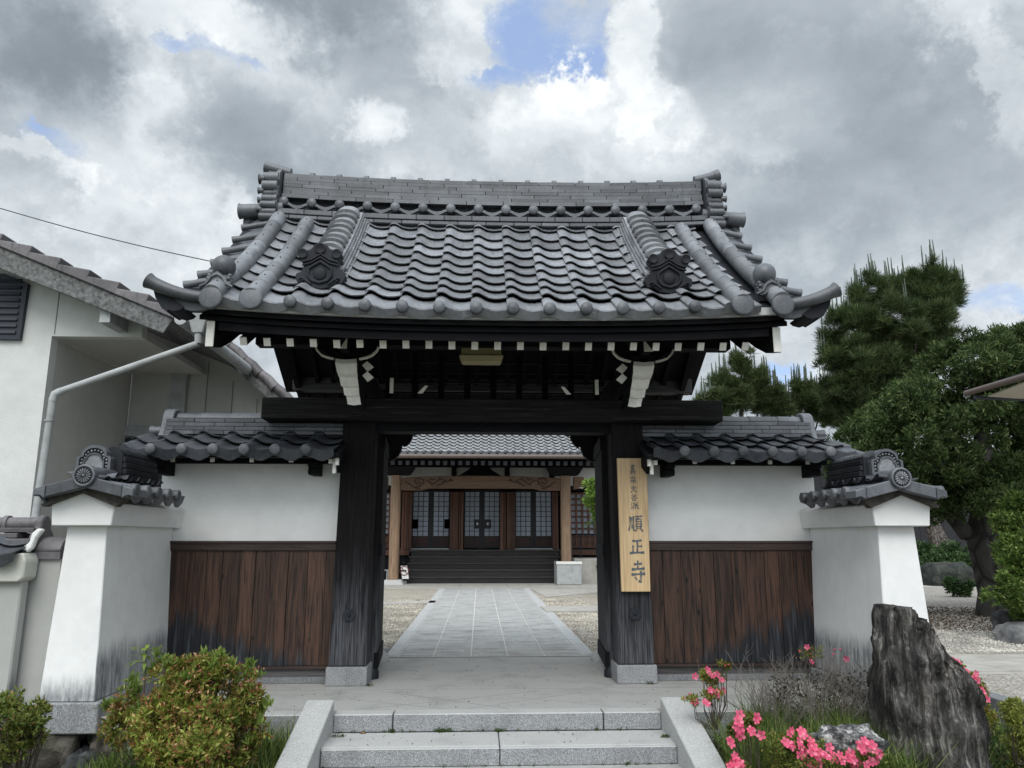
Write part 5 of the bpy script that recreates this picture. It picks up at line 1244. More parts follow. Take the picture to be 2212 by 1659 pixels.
MB().add([(Hh_.x-.05, PY-.05, Hh_.z), (Hh_.x+.05, PY-.05, Hh_.z), (Hh_.x+.05, PY+.05, Hh_.z), (Hh_.x-.05, PY+.05, Hh_.z), (Hh_.x-.11, PY-.08, Hh_.z+.22), (Hh_.x+.12, PY-.08, Hh_.z+.25), (Hh_.x+.12, PY+.1, Hh_.z+.25), (Hh_.x-.11, PY+.1, Hh_.z+.22)], [(3, 2, 1, 0), (0, 1, 5, 4), (1, 2, 6, 5), (2, 3, 7, 6), (3, 0, 4, 7), (4, 5, 6, 7)]).build('hopper', GUTTER, dp, bevel=.012)
# gutter running back along the eave and the lower roof of the rear wing, seen end on
G0 = at(390, 688, Y=7.25); 
gm = MB(); gp = [G0+Vector((.0, 0, 0)), Vector((G0.x+.02, 7.9, G0.z-.02)), Vector((G0.x+.05, 9.4, G0.z-.06))]
gm.tube(gp, .062, 12); gm.build('eave_gutter', GUTTER, dp)
rw = thing('rear_wing', (-3, 9.6, 0), 'grey rear wing of the house with a sloping tiled verge descending behind the left wall', 'house')
R0 = at(425, 690, Y=9.3); R1 = at(615, 862, Y=9.3); d2 = (R1-R0).normalized(); n2 = Vector((-d2.z, 0, d2.x))
m = MB(); m.hexa([R0-n2*.16+Vector((-.0, 0, 0)), R1-n2*.12, R1-n2*.12+Vector((0, .3, 0)), R0-n2*.16+Vector((0, .3, 0)), R0, R1, R1+Vector((0, .3, 0)), R0+Vector((0, .3, 0))]); m.build('verge_board', BARGEB, rw)
for i in range(6):
    a = R0+d2*(i*.26); b = a+d2*.28
    MB().tube([a+n2*.03, a.lerp(b, .5)+n2*.042, b+n2*.02], [.052, .060, .066], 12).build('verge_roll_tile', TILEO, rw)
m = MB(); m.hexa([R0+Vector((0, .05, -.02)), R1+Vector((0, .05, -.02)), R1+Vector((0, 3, -.02)), R0+Vector((0, 3, -.02)), R0+Vector((0, .05, .02)), R1+Vector((0, .05, .02)), R1+Vector((0, 3, .02)), R0+Vector((0, 3, .02))]); m.build('roof', TILEO, rw)
# overhead wire
wi = []
for i in range(25):
    f = i/24; x = 0+(462-0)*f; yv = 450+(566-450)*f+ (0 if 1 else 0); wi.append(at(x, yv, Y=9.5-.0*f)+Vector((0, 0, -.10*math.sin(math.pi*f)*.35)))
wi = [wi[0]+(wi[0]-wi[1])*40]+wi+[wi[-1]+(wi[-1]-wi[-2])*6]
tag(MB().tube(wi, .0065, 6).build('overhead_cable', CABLE), 'thin black overhead cable crossing the sky to the left of the gate roof', 'cable')

lf = thing('fallen_leaf', (-.9, 5.5, -.11), 'small brown fallen leaf on the second step near the left cheek stone', 'leaf')
lfp = at(783, 1584, Z=-.112); m = MB(); m.add([(lfp.x-.022, lfp.y, -.112), (lfp.x-.005, lfp.y-.014, -.105), (lfp.x+.020, lfp.y-.006, -.112), (lfp.x+.004, lfp.y+.016, -.104)], [(0, 1, 2, 3)]); m.build('blade', mk_plain('dry_leaf', (.28, .13, .06), .8), lf)
# ================================================================ TEMPLE HALL BEYOND
hall = thing('temple_hall', (0, 23, 0), 'timber temple hall with paper doors, pale columns and grey tiled porch roof beyond the gate', 'temple')
def hq(x, y, Y): return at(810+x*.24414, 891+y*.24414, Y=Y)
CYc = 21.0
# porch roof
z0h = hq(1000, 352, 19.3).z; hp_ = MB()
Ph = (at(1017.6, 979, Y=19.3).x-at(1000, 979, Y=19.3).x)
slope_h = math.tan(R(27)); sx0 = -3.4
hm = MB()
hs_ = s_tile(.235, .03, .002, .010)
cols_n = int(6.9/Ph)
for i in range(16):
    yy = 19.3+i*.19; zz = z0h+i*.19*slope_h*(1+.012*i)
    for k in range(cols_n):
        M = frame((sx0+Ph*k, yy, zz), (1, 0, 0), (0, 1, slope_h)) @ Matrix.Diagonal((Ph/TP, .95, 1, 1))
        hm.add([M @ Vector(v) for v in hs_.v], hs_.f, False)
hroof = MB().prism([(19.36, z0h-.05), (22.4, z0h-.05+3.04*slope_h), (22.4, z0h+3.04*slope_h-.16), (19.36, z0h-.10)], 'X', sx0, sx0+Ph*cols_n).build('porch_roof', TILED, hall)
HT = mk_tile('hall_roof_tile', (.20, .205, .21), (.36, .37, .38), .33, .25)
hm.build('roof_tiles', HT, hroof, kind='stuff')
m = MB()
dsk = MB().disc((0, 0, 0), .036, .04, 12, .2).mesh('eave_disc', TILE)
for k in range(cols_n): inst('eave_disc', dsk, hroof, Matrix.Translation((sx0+Ph*k+.035, 19.27, z0h+.012)))
for k in range(cols_n):
    wv = []
m = MB()
for k in range(cols_n):
    x = sx0+Ph*k; m.prism([(x+.03, z0h+.0), (x+.03, z0h-.03), (x+Ph*.6, z0h-.065), (x+Ph+.02, z0h-.03), (x+Ph+.02, z0h+.0)], 'Y', 19.29, 19.31)
m.build('eave_lip', TILE, hroof, kind='stuff')
# main roof behind, wide
zb0 = z0h+3.0*slope_h-.35
MB().prism([(22.3, zb0), (22.3, zb0+.12), (29, zb0+3.6), (36, zb0), (36, zb0-.1)], 'X', -5.6, 5.6).build('main_roof', HT, hall)
zg = hq(1000, 388, 19.2).z
m = MB(); m.tube([(sx0, 19.19, zg), (-sx0+.1, 19.19, zg)], .055, 10); m.build('gutter', GUTTERB, hall)
ze = hq(1000, 445, 19.8).z
for k in range(30):
    x = hq(222+66.6*(k-2), 445, 19.8).x
    if abs(x) > 3.2: continue
    rf = MB().bar((x, 19.83, ze), (x, 22, ze+.95), .10, .11).build('rafter', BLACKWOOD_Y, hall)
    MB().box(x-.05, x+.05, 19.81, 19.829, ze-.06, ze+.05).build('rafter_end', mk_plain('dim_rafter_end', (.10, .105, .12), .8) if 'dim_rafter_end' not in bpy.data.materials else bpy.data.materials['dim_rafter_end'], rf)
MB().box(sx0+.05, -sx0, 19.36, 19.80, z0h-.12, z0h-.10).build('eave_board', BLACKWOOD_X, hall)
MB().hexa([(sx0+.1, 19.85, ze+.08), (-sx0, 19.85, ze+.08), (-sx0, 22.6, ze+1.25), (sx0+.1, 22.6, ze+1.25), (sx0+.1, 19.85, ze+.12), (-sx0, 19.85, ze+.12), (-sx0, 22.6, ze+1.3), (sx0+.1, 22.6, ze+1.3)]).build('soffit', BLACKWOOD_Y, hall)
# columns, carved beam, frieze
for x0_, x1_ in ((150, 232), (1640, 1722)):
    a = hq(x0_, 600, CYc); b = hq(x1_, 600, CYc); zt = hq(150, 560, CYc).z
    w2 = (b.x-a.x)/2; c = (a.x+b.x)/2
    cc = MB().prism([(c-w2, 20.83), (c-w2+.05, 20.78), (c+w2-.05, 20.78), (c+w2, 20.83), (c+w2, 21.1), (c+w2-.05, 21.15), (c-w2+.05, 21.15), (c-w2, 21.1)], 'Z', .12, zt).build('column', HALLW_Z, hall)
    if x0_ < 500:
        MB().hexa([(c-.30, 20.62, 0), (c+.30, 20.62, 0), (c+.30, 21.25, 0), (c-.30, 21.25, 0), (c-.22, 20.70, .14), (c+.22, 20.70, .14), (c+.22, 21.2, .14), (c-.22, 21.2, .14)]).build('column_base', GRANITE_T, cc, bevel=.02)
    else:
        MB().box(c-.30, c+.34, 20.45, 21.25, .02, .60).build('column_cover', GUTTER, cc, bevel=.012)
        MB().box(c-.315, c+.355, 20.43, 20.449, .54, .61).build('cover_trim', WHITE, cc)
a = hq(232, 690, CYc); b = hq(1640, 565, CYc); bot = a.z; top = b.z
m = MB(); pl = []
n = 24
for i in range(n+1):
    f = i/n; x = a.x+(b.x-a.x)*f; arch_ = max(0, 1-abs(f-.5)/.33)
    pl.append((x, bot+.0+(.055 if .17 < f < .83 else .055*max(0, 1-abs((.17 if f < .5 else .83)-f)/.04))))
pl += [(b.x-(b.x-a.x)*i/n, top-.075+.075*math.sin(math.pi*i/n)**.6) for i in range(n+1)]
m.prism(pl, 'Y', 20.85, 21.10); bm_ = m.build('carved_beam', HALLW_X, hall, bevel=.01)
CARV = mk_plain('carved_shadow_wood', (.05, .026, .016), .6, .2, 20)  # dark carving lines: the grooves' shadow is put into the colour
for s_ in (1, -1):
    def cv(x, y): 
        if s_ < 0: x = 1872-x
        return hq(x, y, 20.84)
    for pts in ([(270, 610), (310, 640), (345, 665), (390, 655), (425, 630), (430, 600), (400, 585), (365, 590), (350, 610), (365, 632), (392, 628), (398, 610)], [(345, 660), (370, 678), (400, 675)],
                [(455, 605), (490, 620), (500, 645), (530, 625), (560, 600), (590, 590), (620, 605), (600, 630), (570, 640), (545, 650)], [(590, 620), (640, 612), (690, 600), (660, 590)], [(480, 590), (510, 598), (530, 585)], [(560, 590), (580, 570)]):
        MB().tube([tuple(cv(*q)) for q in pts], .016, 6).build('carving', CARV, bm_)
# nosings outside the columns
for s_ in (-1, 1):
    cx_ = hq(190 if s_ < 0 else 1681, 620, CYc).x
    MB().prism([(cx_+s_*.22, top-.02), (cx_+s_*.50, top-.03), (cx_+s_*.60, top-.12), (cx_+s_*.70, top-.2), (cx_+s_*.55, top-.30), (cx_+s_*.22, top-.36)], 'Y', 20.9, 21.05).build('beam_nosing', HALLW_X, hall, bevel=.02)
    MB().prism([(cx_+s_*.35, top-.31), (cx_+s_*.58, top-.29), (cx_+s_*.62, top-.24), (cx_+s_*.45, top-.34)], 'Y', 20.88, 20.9).build('white_nosing_edge', WHITEPAINT, hall)
    MB().hexa([(cx_-.35, 20.8, top+.02), (cx_+.35, 20.8, top+.02), (cx_+.35, 21.2, top+.02), (cx_-.35, 21.2, top+.02), (cx_-.5, 20.7, top+.25), (cx_+.5, 20.7, top+.25), (cx_+.5, 21.3, top+.25), (cx_-.5, 21.3, top+.25)]).build('bracket_block', BLACKWOOD_X, hall, bevel=.02)
zf0 = hq(0, 562, 21.6).z; zf1 = hq(0, 485, 21.6).z
MB().box(-5.2, 5.2, 21.6, 21.7, zf0-.25, zf1+.1).build('plaster_frieze', PLASTERS, hall)
MB().box(-5.2, 5.2, 21.45, 21.58, zf1, zf1+.30).build('head_beam', BLACKWOOD_X, hall)
c = hq(930, 500, 21.4); w_ = hq(1140, 500, 21.4).x-c.x; h_ = hq(0, 470, 21.4).z-hq(0, 562, 21.4).z; zc_ = hq(0, 562, 21.4).z
MB().prism([(c.x-w_, zc_), (c.x-w_*.85, zc_+.04), (c.x-w_*.62, zc_+h_*.45), (c.x-w_*.5, zc_+h_*.6), (c.x-w_*.35, zc_+h_), (c.x+w_*.35, zc_+h_), (c.x+w_*.5, zc_+h_*.6), (c.x+w_*.62, zc_+h_*.45), (c.x+w_*.85, zc_+.04), (c.x+w_, zc_)], 'Y', 21.40, 21.5).build('frog_leg_strut', BLACKWOOD_X, hall, bevel=.02)
for q in ((700, 0), (1170, 0), (1565, 1), (20, 0)):
    a = hq(q[0]-22, 520, 21.5); b = hq(q[0]+22, 520, 21.5); MB().box(a.x, b.x, 21.50, 21.6, zf0-.1, zf1+.1).build('frieze_post', BLACKWOOD_Z, hall)
# steps and floor
for i in range(5):
    y0_ = 21.30+.30*i; zt_ = .02+.172*(i+1)
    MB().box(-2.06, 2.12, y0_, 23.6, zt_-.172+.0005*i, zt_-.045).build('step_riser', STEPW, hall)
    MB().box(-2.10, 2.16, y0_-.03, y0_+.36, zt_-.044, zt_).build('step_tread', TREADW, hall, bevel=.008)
FZ = .885; DY = 23.3
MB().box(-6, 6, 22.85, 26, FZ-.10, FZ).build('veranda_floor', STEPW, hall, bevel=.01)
MB().box(-6, -2.12, 22.9, 22.95, 0, FZ-.1).build('veranda_skirt', BLACKWOOD_X, hall); MB().box(2.18, 6, 22.9, 22.95, 0, FZ-.1).build('veranda_skirt', BLACKWOOD_X, hall)
zdt = hq(0, 690, DY).z
MB().box(-6, 6, DY+.6, DY+.7, FZ, zdt+.9).build('inner_wall', BLACKWOOD_X, hall)
MB().box(-6, 6, DY-.08, DY+.08, zdt, zdt+.75).build('door_lintel', BLACKWOOD_X, hall)
def hx_(x): return hq(x, 900, DY).x
zr = [hq(0, y, DY).z for y in (700, 744, 788, 832, 875, 918, 962, 1006, 1050, 1095)]
zk = hq(0, 1185, DY).z
def shoji(xa, xb, st_l, st_r, lab=None):
    a, b = hx_(xa), hx_(xb); s_ = MB()
    s_.box(a, a+st_l, DY-.02, DY+.02, FZ, zdt-.001); s_.box(b-st_r, b, DY-.02, DY+.02, FZ, zdt-.001); s_.box(a+st_l, b-st_r, DY-.018, DY+.018, zk-.05, zk)
    s_.box(a+st_l, b-st_r, DY-.018, DY+.018, zr[-1]-.02, zr[-1]); s_.box(a+st_l, b-st_r, DY-.018, DY+.018, zr[0], zdt-.002)
    d = s_.build('shoji_door', LATT, hall)
    MB().box(a+st_l, b-st_r, DY-.01, DY+.01, zk, zr[-1]-.021).build('kick_panel', DARKRED, d)
    A, B = a+st_l, b-st_r
    for c_i in range(3):
        x0_, x1_ = A+(B-A)*c_i/3, A+(B-A)*(c_i+1)/3
        if c_i: MB().box(x0_-.009, x0_+.009, DY-.016, DY+.004, zr[-1], zr[0]).build('lattice_bar', LATT, d)
        for j in range(9): MB().box(x0_+.009, x1_-.009, DY-.002, DY+.002, zr[j+1]+.008, zr[j]-.008).build('pane', PAPER, d)
    for j in range(1, 9): MB().box(A, B, DY-.014, DY+.003, zr[j]-.008, zr[j]+.008).build('lattice_bar', LATT, d)
    return d
for (xa, xm, xb) in ((330, 497, 660), (790, 948, 1105), (1240, 1403, 1565)):
    d1 = shoji(xa, xm, .02, .08); d2 = shoji(xm+2, xb, .06, .02)
    for (d, xh) in (((d1, 350), (d2, 645)) if xa != 790 else ((d1, 906), (d2, 998))):
        p_ = hq(xh, 985, DY-.03); MB().box(p_.x-.10, p_.x+.10, DY-.035, DY-.021, p_.z-.14, p_.z+.13).build('handle_plate', LATT, d)
        if xa == 790: MB().sphere((p_.x+(0), DY-.04, p_.z), .035, 10, 6, (1, .4, 1.4)).build('handle', mk_plain('metal_pull', (.5, .5, .5), .3, .05, metal=.8) if 'metal_pull' not in bpy.data.materials else bpy.data.materials['metal_pull'], d)
a = hx_(330); b = hx_(1565); MB().box(a, hx_(660), DY-.05, DY-.03, FZ, FZ+.02).build('white_sill', WHITE, hall); MB().box(hx_(1240), b, DY-.05, DY-.03, FZ, FZ+.02).build('white_sill', WHITE, hall)
# folded back wooden leaves between the bays
def leaf(xa, xb, yw=DY-.25, face=True):
    a, b = hq(xa, 900, yw).x, hq(xb, 900, yw).x; z0_, z1_ = FZ-.06, hq(0, 700, yw).z
    l = MB().box(a, b, yw, yw+.05, z0_, z1_).build('folding_door', REDW, hall)
    w_ = b-a
    if face and w_ > .2:
        for f0, f1 in ((.02, .13), (.30, .345), (.56, .585), (.755, .80), (.96, 1.0)):
            MB().box(a, b, yw-.02, yw-.001, z0_+(z1_-z0_)*f0*0+z0_*0+(z1_-(z1_-z0_)*f1), z1_-(z1_-z0_)*f0).build('door_rail', REDW, l)
        for x in (a, b-.09, (a+b)/2-.03): MB().box(x, x+(.09 if x != (a+b)/2-.03 else .06), yw-.03, yw-.021, z0_, z1_).build('door_stile', REDW, l)
        MB().box(a+.09, b-.09, yw-.012, yw-.002, z1_-(z1_-z0_)*.29, z1_-(z1_-z0_)*.20).build('dark_slot', DARKRED, l)
    return l
leaf(238, 256, DY-.75); leaf(262, 328); leaf(664, 738); leaf(744, 757, DY-.6); leaf(762, 782, DY-.8); leaf(1108, 1138, DY-.8); leaf(1143, 1158, DY-.6); leaf(1166, 1240); leaf(1568, 1600); leaf(1604, 1620, DY-.7)
# side lattices
def lattice(xa, xb, ya, yb, nx, ny, solid):
    Yl = DY+.02; a, b = hq(xa, 900, Yl).x, hq(xb, 900, Yl).x; z1_, z0_ = hq(0, ya, Yl).z, hq(0, yb, Yl).z
    l = MB().box(a, b, Yl+.03, Yl+.05, z0_, z1_).build('lattice_panel', PAPER if not solid else REDW, hall)
    cw, chh = (b-a)/nx, (z1_-z0_)/ny; 
    for i in range(nx+1): MB().box(a+cw*i-.028, a+cw*i+.028, Yl-.02, Yl+.02, z0_, z1_).build('lattice_bar', REDW, l)
    for j in range(ny+1): MB().box(a, b, Yl-.014, Yl+.014, z0_+chh*j-.028, z0_+chh*j+.028).build('lattice_bar', REDW, l)
    return l
lattice(1728, 2050, 712, 1080, 6, 7, False); lattice(1728, 2050, 1082, 1192, 6, 2, True); lattice(-60, 130, 712, 1080, 4, 7, False); lattice(-60, 130, 1082, 1192, 4, 2, True)
MB().box(2.2, 6, 22.8, 22.86, FZ-.16, FZ-.02).build('veranda_edge', REDW, hall); MB().box(-6, -2.15, 22.8, 22.86, FZ-.16, FZ-.02).build('veranda_edge', REDW, hall)
MB().box(-6, -2.3, 26, 26.1, 0, 3.4).build('side_wall', BLACKWOOD_X, hall); MB().box(-5.5, 5.5, 26.2, 34, 0, zb0+.1).build('body', PLASTERS, hall)
# rail, ramp wall, notice
rl = thing('handrail', (2.7, 21.6, 0), 'dark metal handrail beside the right column of the hall', 'handrail')
a = hq(1740, 1090, 21.7); b = hq(2000, 1090, 21.7)
m = MB(); m.tube([(a.x, 21.7, a.z-1.0), (a.x, 21.7, a.z-.08), (a.x+.06, 21.7, a.z), (b.x, 21.7, a.z)], .022, 8); m.build('rail', IRON, rl); m = MB(); m.tube([(a.x+.25, 21.7, a.z-1.0), (a.x+.25, 21.7, a.z-.02)], .016, 8); m.build('rail_post', IRON, rl)
rwl = thing('ramp_wall', (3.0, 21.3, 0), 'low grey concrete ramp wall right of the hall steps', 'ramp')
a = hq(1762, 1295, 21.3); b = hq(2100, 1500, 21.3); MB().box(a.x, b.x, 21.3, 22.7, 0, a.z).build('ramp_block', CONC, rwl, bevel=.02)
m = MB(); a = hq(1972, 1362, 21.25); m.tube([(a.x+.1, 21.27, a.z+.06), (a.x, 21.25, a.z+.05), (a.x-.04, 21.25, a.z), (a.x, 21.25, a.z-.05), (a.x+.1, 21.27, a.z-.05)], .018, 8); m.build('metal_loop', IRON, rwl)
ns = thing('no_smoking_sign', (-2.1, 20.9, 0), 'small white no smoking board leaning against the hall steps beside the left column', 'sign')
q = [hq(x, y, 20.95) for x, y in ((240, 1472), (299, 1472), (284, 1356), (228, 1358))]
m = MB(); m.add([tuple(p) for p in q]+[(p.x, p.y+.03, p.z) for p in q], [(0, 1, 2, 3), (7, 6, 5, 4), (0, 4, 5, 1), (1, 5, 6, 2), (2, 6, 7, 3), (3, 7, 4, 0)]); m.build('board', WHITE, ns)
c = hq(260, 1400, 20.94); ring = [(c.x+.115*math.cos(2*math.pi*i/24), 20.94, c.z+.115*math.sin(2*math.pi*i/24)) for i in range(25)]
m = MB(); m.tube(ring, .010, 6, caps=False); m.bar((c.x-.08, 20.94, c.z+.08), (c.x+.08, 20.94, c.z-.08), .015, .015); m.build('prohibition_ring', RED, ns)
m = MB(); m.box(c.x-.08, c.x+.05, 20.934, 20.946, c.z-.018, c.z+.018); m.box(c.x-.05, c.x+.0, 20.934, 20.946, c.z+.20, c.z+.225); m.build('cigarette_mark', IRON, ns)
rk = thing('metal_rack', (-2.95, 21.3, 0), 'small pale metal rack left of the hall column', 'rack')
m = MB()
for x in (62, 78, 108, 122): a = hq(x, 1400, 21.3); m.box(a.x-.015, a.x+.015, 21.28, 21.31, 0.0, a.z)
a = hq(60, 1400, 21.3); b = hq(124, 1400, 21.3); m.box(a.x, b.x, 21.28, 21.31, a.z, a.z+.03); m.build('rack_frame', GUTTER, rk)

# ================================================================ FOLIAGE
RG = np.random.default_rng(7)
def unit(v): return v/np.maximum(1e-9, np.linalg.norm(v, axis=-1, keepdims=True))
def leaves(C, D, per, ln, wd, spread=.9, droop=.0, rg=RG, jit=.02, fold=.0):
    """C cluster points, D outward directions: a rosette of leaves at each"""
    k = len(C); n = k*per
    c = np.repeat(C, per, 0)+rg.normal(0, jit, (n, 3)); d = np.repeat(D, per, 0)
    u = unit(d+rg.normal(0, spread, (n, 3))); u[:, 2] -= droop; u = unit(u)
    s = unit(np.cross(u, rg.normal(0, 1, (n, 3)))); L = ln*rg.uniform(.65, 1.25, (n, 1)); W = wd*rg.uniform(.7, 1.2, (n, 1))
    nn_ = np.cross(u, s)
    p0 = c; p1 = c+u*L*.5+s*W*.5; p2 = c+u*L+nn_*L*.12*-1; p3 = c+u*L*.5-s*W*.5
    V = np.stack([p0, p1, p2, p3], 1).reshape(-1, 3); F = np.arange(n*4).reshape(-1, 4); return V, F
def shell(lumps, n, rg=RG, inner=.25, up=.25):
    """points on uneven lumps, (centre, radii, weight)"""
    w_ = np.array([l[2] if len(l) > 2 else l[1][0]*l[1][2] for l in lumps], float); w_ /= w_.sum(); P_ = []; D_ = []
    for l, f in zip(lumps, w_):
        k = int(n*f)+1; d = unit(rg.normal(0, 1, (k, 3))); r = 1-inner*rg.uniform(0, 1, (k, 1))**1.5
        r = r*(1+.14*np.sin(d[:, :1]*7+l[0][0]*5)*np.cos(d[:, 2:3]*6+l[0][2]*3)+.07*np.sin(d[:, 1:2]*15))
        P_.append(np.array(l[0])+d*np.array(l[1])*r); dd = d.copy(); dd[:, 2] += up; D_.append(unit(dd))
    return np.concatenate(P_), np.concatenate(D_)
def lumpy(lumps, k, lo=.28, hi=.48, seed=1, fill=.85):
    """break each lump into smaller ones so that the outline is uneven and gaps open"""
    rg = np.random.default_rng(seed); out = []
    for l in lumps:
        c, r = np.array(l[0]), np.array(l[1])
        for i in range(k):
            d = unit(rg.normal(0, 1, 3)); q = c+d*r*rg.uniform(.25, fill); f = rg.uniform(lo, hi); out.append((tuple(q), tuple(r*f)))
    return out
def limb(m, pts, r0, r1, n=8):
    k = len(pts); m.tube(pts, [r0+(r1-r0)*i/(k-1) for i in range(k)], n)
def bark(name, lo, hi, sc=14, st=(1, 1, .35)):
    m, t, b = newmat(name); p = t.scl(pos(t), st); v = t.voro(p, sc, 'DISTANCE_TO_EDGE'); n = t.noise(p, sc*.8, 6, .7)
    c = t.mix(t.mapr(t.math('MULTIPLY', n, 1.0), .35, .65), lo, hi); c = t.mix(t.mapr(v, 0, .12, .8, 0), c, tuple(x*.3 for x in lo)); setc(t, b, c, .9, .2); bump(t, b, t.math('ADD', t.mapr(v, 0, .2), n), .9, .03); return m
BARKP = bark('pine_bark', (.055, .045, .04), (.16, .14, .125), 11); BARKG = bark('grey_bark', (.035, .032, .03), (.085, .08, .075), 3, (1, 1, .6))
PINEG = leafmat('pine_needles', [(0, (.018, .034, .014)), (.4, (.042, .068, .024)), (.8, (.078, .108, .036)), (1, (.13, .155, .055))], .5, .25)
PINEY = leafmat('yellowish_pine_needles', [(0, (.022, .035, .014)), (.4, (.05, .075, .026)), (.8, (.085, .115, .04)), (1, (.13, .15, .06))], .5, .2)  # slightly yellower needle green
CANDLE = mk_plain('pine_shoots', (.075, .095, .07), .7, .2, 9)
def pine(loc, base, lumps, mt, ntuft, ln, seed, lab, trunk, per=16, ncand=60, wd=.012, group='pine trees behind the right wall'):
    rg = np.random.default_rng(seed); t = thing('pine_tree', loc, lab, 'tree', group)
    fl_ = lumpy(lumps, 22, .16, .38, seed, 1.05); C, D = shell(fl_, ntuft, rg, .9, 1.1); V, F = leaves(C, D, per, ln, wd*1.0, .50, 0, rg, .02)
    Cc = C[rg.choice(len(C), ncand*6)]; 
    crown = npmesh('crown', V, F, mt, t)
    # candles stand up from the upper outline
    m = MB(); cells = {}
    for p_ in C:
        k = (round(p_[0]/.22), 0); 
        if k not in cells or p_[2] > cells[k][2]: cells[k] = p_
    for p_ in sorted(cells.values(), key=lambda q: -q[2])[:ncand]:
        for q in range(rg.integers(1, 5)):
            a = Vector(p_)+Vector((rg.uniform(-.12, .12), 0, -.05)); h = rg.uniform(.22, .55)*ln/.20*1.15; b = a+Vector((rg.uniform(-.03, .03), 0, h)); m.tube([a, a.lerp(b, .6), b], [wd*1.6, wd*1.4, wd*.7], 5)
    m.build('shoots', CANDLE, t, kind='stuff')
    m = MB(); limb(m, trunk[0], trunk[1], trunk[2], 12)
    top = Vector(trunk[0][-1])
    for l in lumps:
        c = Vector(l[0]); q = Vector(trunk[0][-2]).lerp(top, rg.uniform(0, 1)); mid = q.lerp(c, .5)+Vector((0, 0, -.2)); limb(m, [q, mid, c], trunk[2]*.6, .03, 6)
    m.build('trunk', BARKP, t); return t
def L(px, py, Y, rx, ry, rd=None, w=None):   # lump measured in the photograph, at depth Y
    c = at(px, py, Y=Y); k = (Y*1.02)/FPX*1.02; r = (rx*k, (rd or rx)*k, ry*k); return (tuple(c), r) if w is None else (tuple(c), r, w)
Yp = 29.0
pl_ = [L(2010, 650, Yp, 60, 62), L(1960, 620, Yp+.5, 50, 40), L(1880, 650, Yp, 45, 45), L(1830, 690, Yp-.5, 50, 38), L(1900, 710, Yp-.8, 70, 50), L(1985, 700, Yp-1, 60, 50), L(1800, 745, Yp, 40, 30), L(1850, 770, Yp-.6, 70, 35), L(2040, 650, Yp, 38, 40), L(2060, 610, Yp+.3, 18, 28), L(2015, 600, Yp, 25, 35), L(1935, 790, Yp, 60, 50),
       L(1830, 830, Yp, 45, 25), L(1870, 850, Yp, 50, 30), L(1800, 790, Yp+1, 30, 22), L(1800, 850, Yp+1, 40, 40), L(1850, 890, Yp+1, 60, 40), L(1930, 740, Yp, 80, 50), L(1870, 800, Yp, 70, 50), L(1985, 760, Yp, 60, 50), L(1920, 850, Yp, 40, 40), L(1960, 760, Yp+1, 90, 50), L(2020, 720, Yp, 40, 30)]
tr = [at(2052, 1225, Y=27), at(2035, 1180, Y=27), at(2010, 1130, Y=27.2), at(1975, 1040, Y=28), at(1950, 900, Y=29), at(1960, 760, Y=29)]
pine(tuple(at(2045, 1215, Z=0)), None, pl_, PINEG, 14000, .36, 21, 'tall dark green pine with upright pale shoots, highest tree on the right', ([tuple(v) for v in tr], .36, .12), 14, 170, .020)
Ys = 33.0
p2 = [L(1602, 785, Ys, 22, 40), L(1600, 850, Ys, 55, 50), L(1560, 870, Ys, 40, 40), L(1650, 860, Ys, 38, 40), L(1530, 885, Ys, 30, 35), L(1680, 880, Ys, 25, 40), L(1640, 820, Ys, 18, 22), L(1570, 830, Ys, 16, 25)]
pine(tuple(at(1600, 1170, Y=Ys)), None, p2, PINEY, 4200, .34, 5, 'yellowish green pine just right of the gate roof, behind the wall', ([tuple(at(1600, 1165, Y=Ys)), tuple(at(1600, 1000, Y=Ys)), tuple(at(1602, 850, Y=Ys))], .2, .08), 16, 70, .022)
p3_ = [L(1740, 860, Ys+3, 30, 35), L(1700, 880, Ys+3, 26, 30), L(1775, 870, Ys+3, 40, 40), L(1720, 840, Ys+3, 10, 22), L(1800, 890, Ys+2, 40, 40)]
pine(tuple(at(1750, 1170, Y=Ys+3)), None, p3_, PINEG, 3200, .36, 8, 'low dark pine with bare upright shoots between the yellowish pine and the tall pine', ([tuple(at(1750, 1165, Y=Ys+3)), tuple(at(1750, 1000, Y=Ys+3)), tuple(at(1752, 880, Y=Ys+3))], .2, .08), 14, 60, .024)
# big broadleaf evergreen
BLG = leafmat('evergreen_leaves', [(0, (.022, .042, .014)), (.45, (.05, .085, .026)), (.8, (.085, .12, .040)), (1, (.14, .17, .062))], .55, .25, .18)
Yb = 12.2
bt = thing('evergreen_tree', tuple(at(2150, 1328, Z=0)), 'large dense evergreen broadleaf tree with thick dark trunk behind the right buttress wall', 'tree')
bl = []
rgb = np.random.default_rng(17)
def inside(px, py):
    top = 975-(px-1785)*1.0 if px < 1900 else (860-(px-1900)*.95 if px < 2010 else (755-(px-2010)*.55 if px < 2100 else 705-(px-2100)*.12))
    return top
for i in range(150):
    px = rgb.uniform(1830, 2420); tp = max(680, inside(px, 0)); 
    py = rgb.uniform(tp+38, 1085); r_ = rgb.uniform(34, 58)
    bl.append(L(px, py, Yb+rgb.uniform(-1.3, .9), r_, r_*.8, r_))
for px in range(1815, 2400, 24):
    tp = max(672, inside(px, 0)); bl.append(L(px, tp+34, Yb+rgb.uniform(-.5, .5), rgb.uniform(28, 42), rgb.uniform(26, 38)))
for (px, py) in ((1900, 1060), (1950, 1090), (2010, 1100), (1870, 1010), (2230, 1060), (2280, 1090), (1830, 985), (2060, 1090)): bl.append(L(px, py, Yb-.5, 45, 36))
C, D = shell(lumpy(bl, 3, .42, .66, 3, .7), 33000, rgb, .4, .6); V, F = leaves(C, D, 6, .088, .025, .75, 0, rgb, .015); npmesh('crown', V, F, BLG, bt)
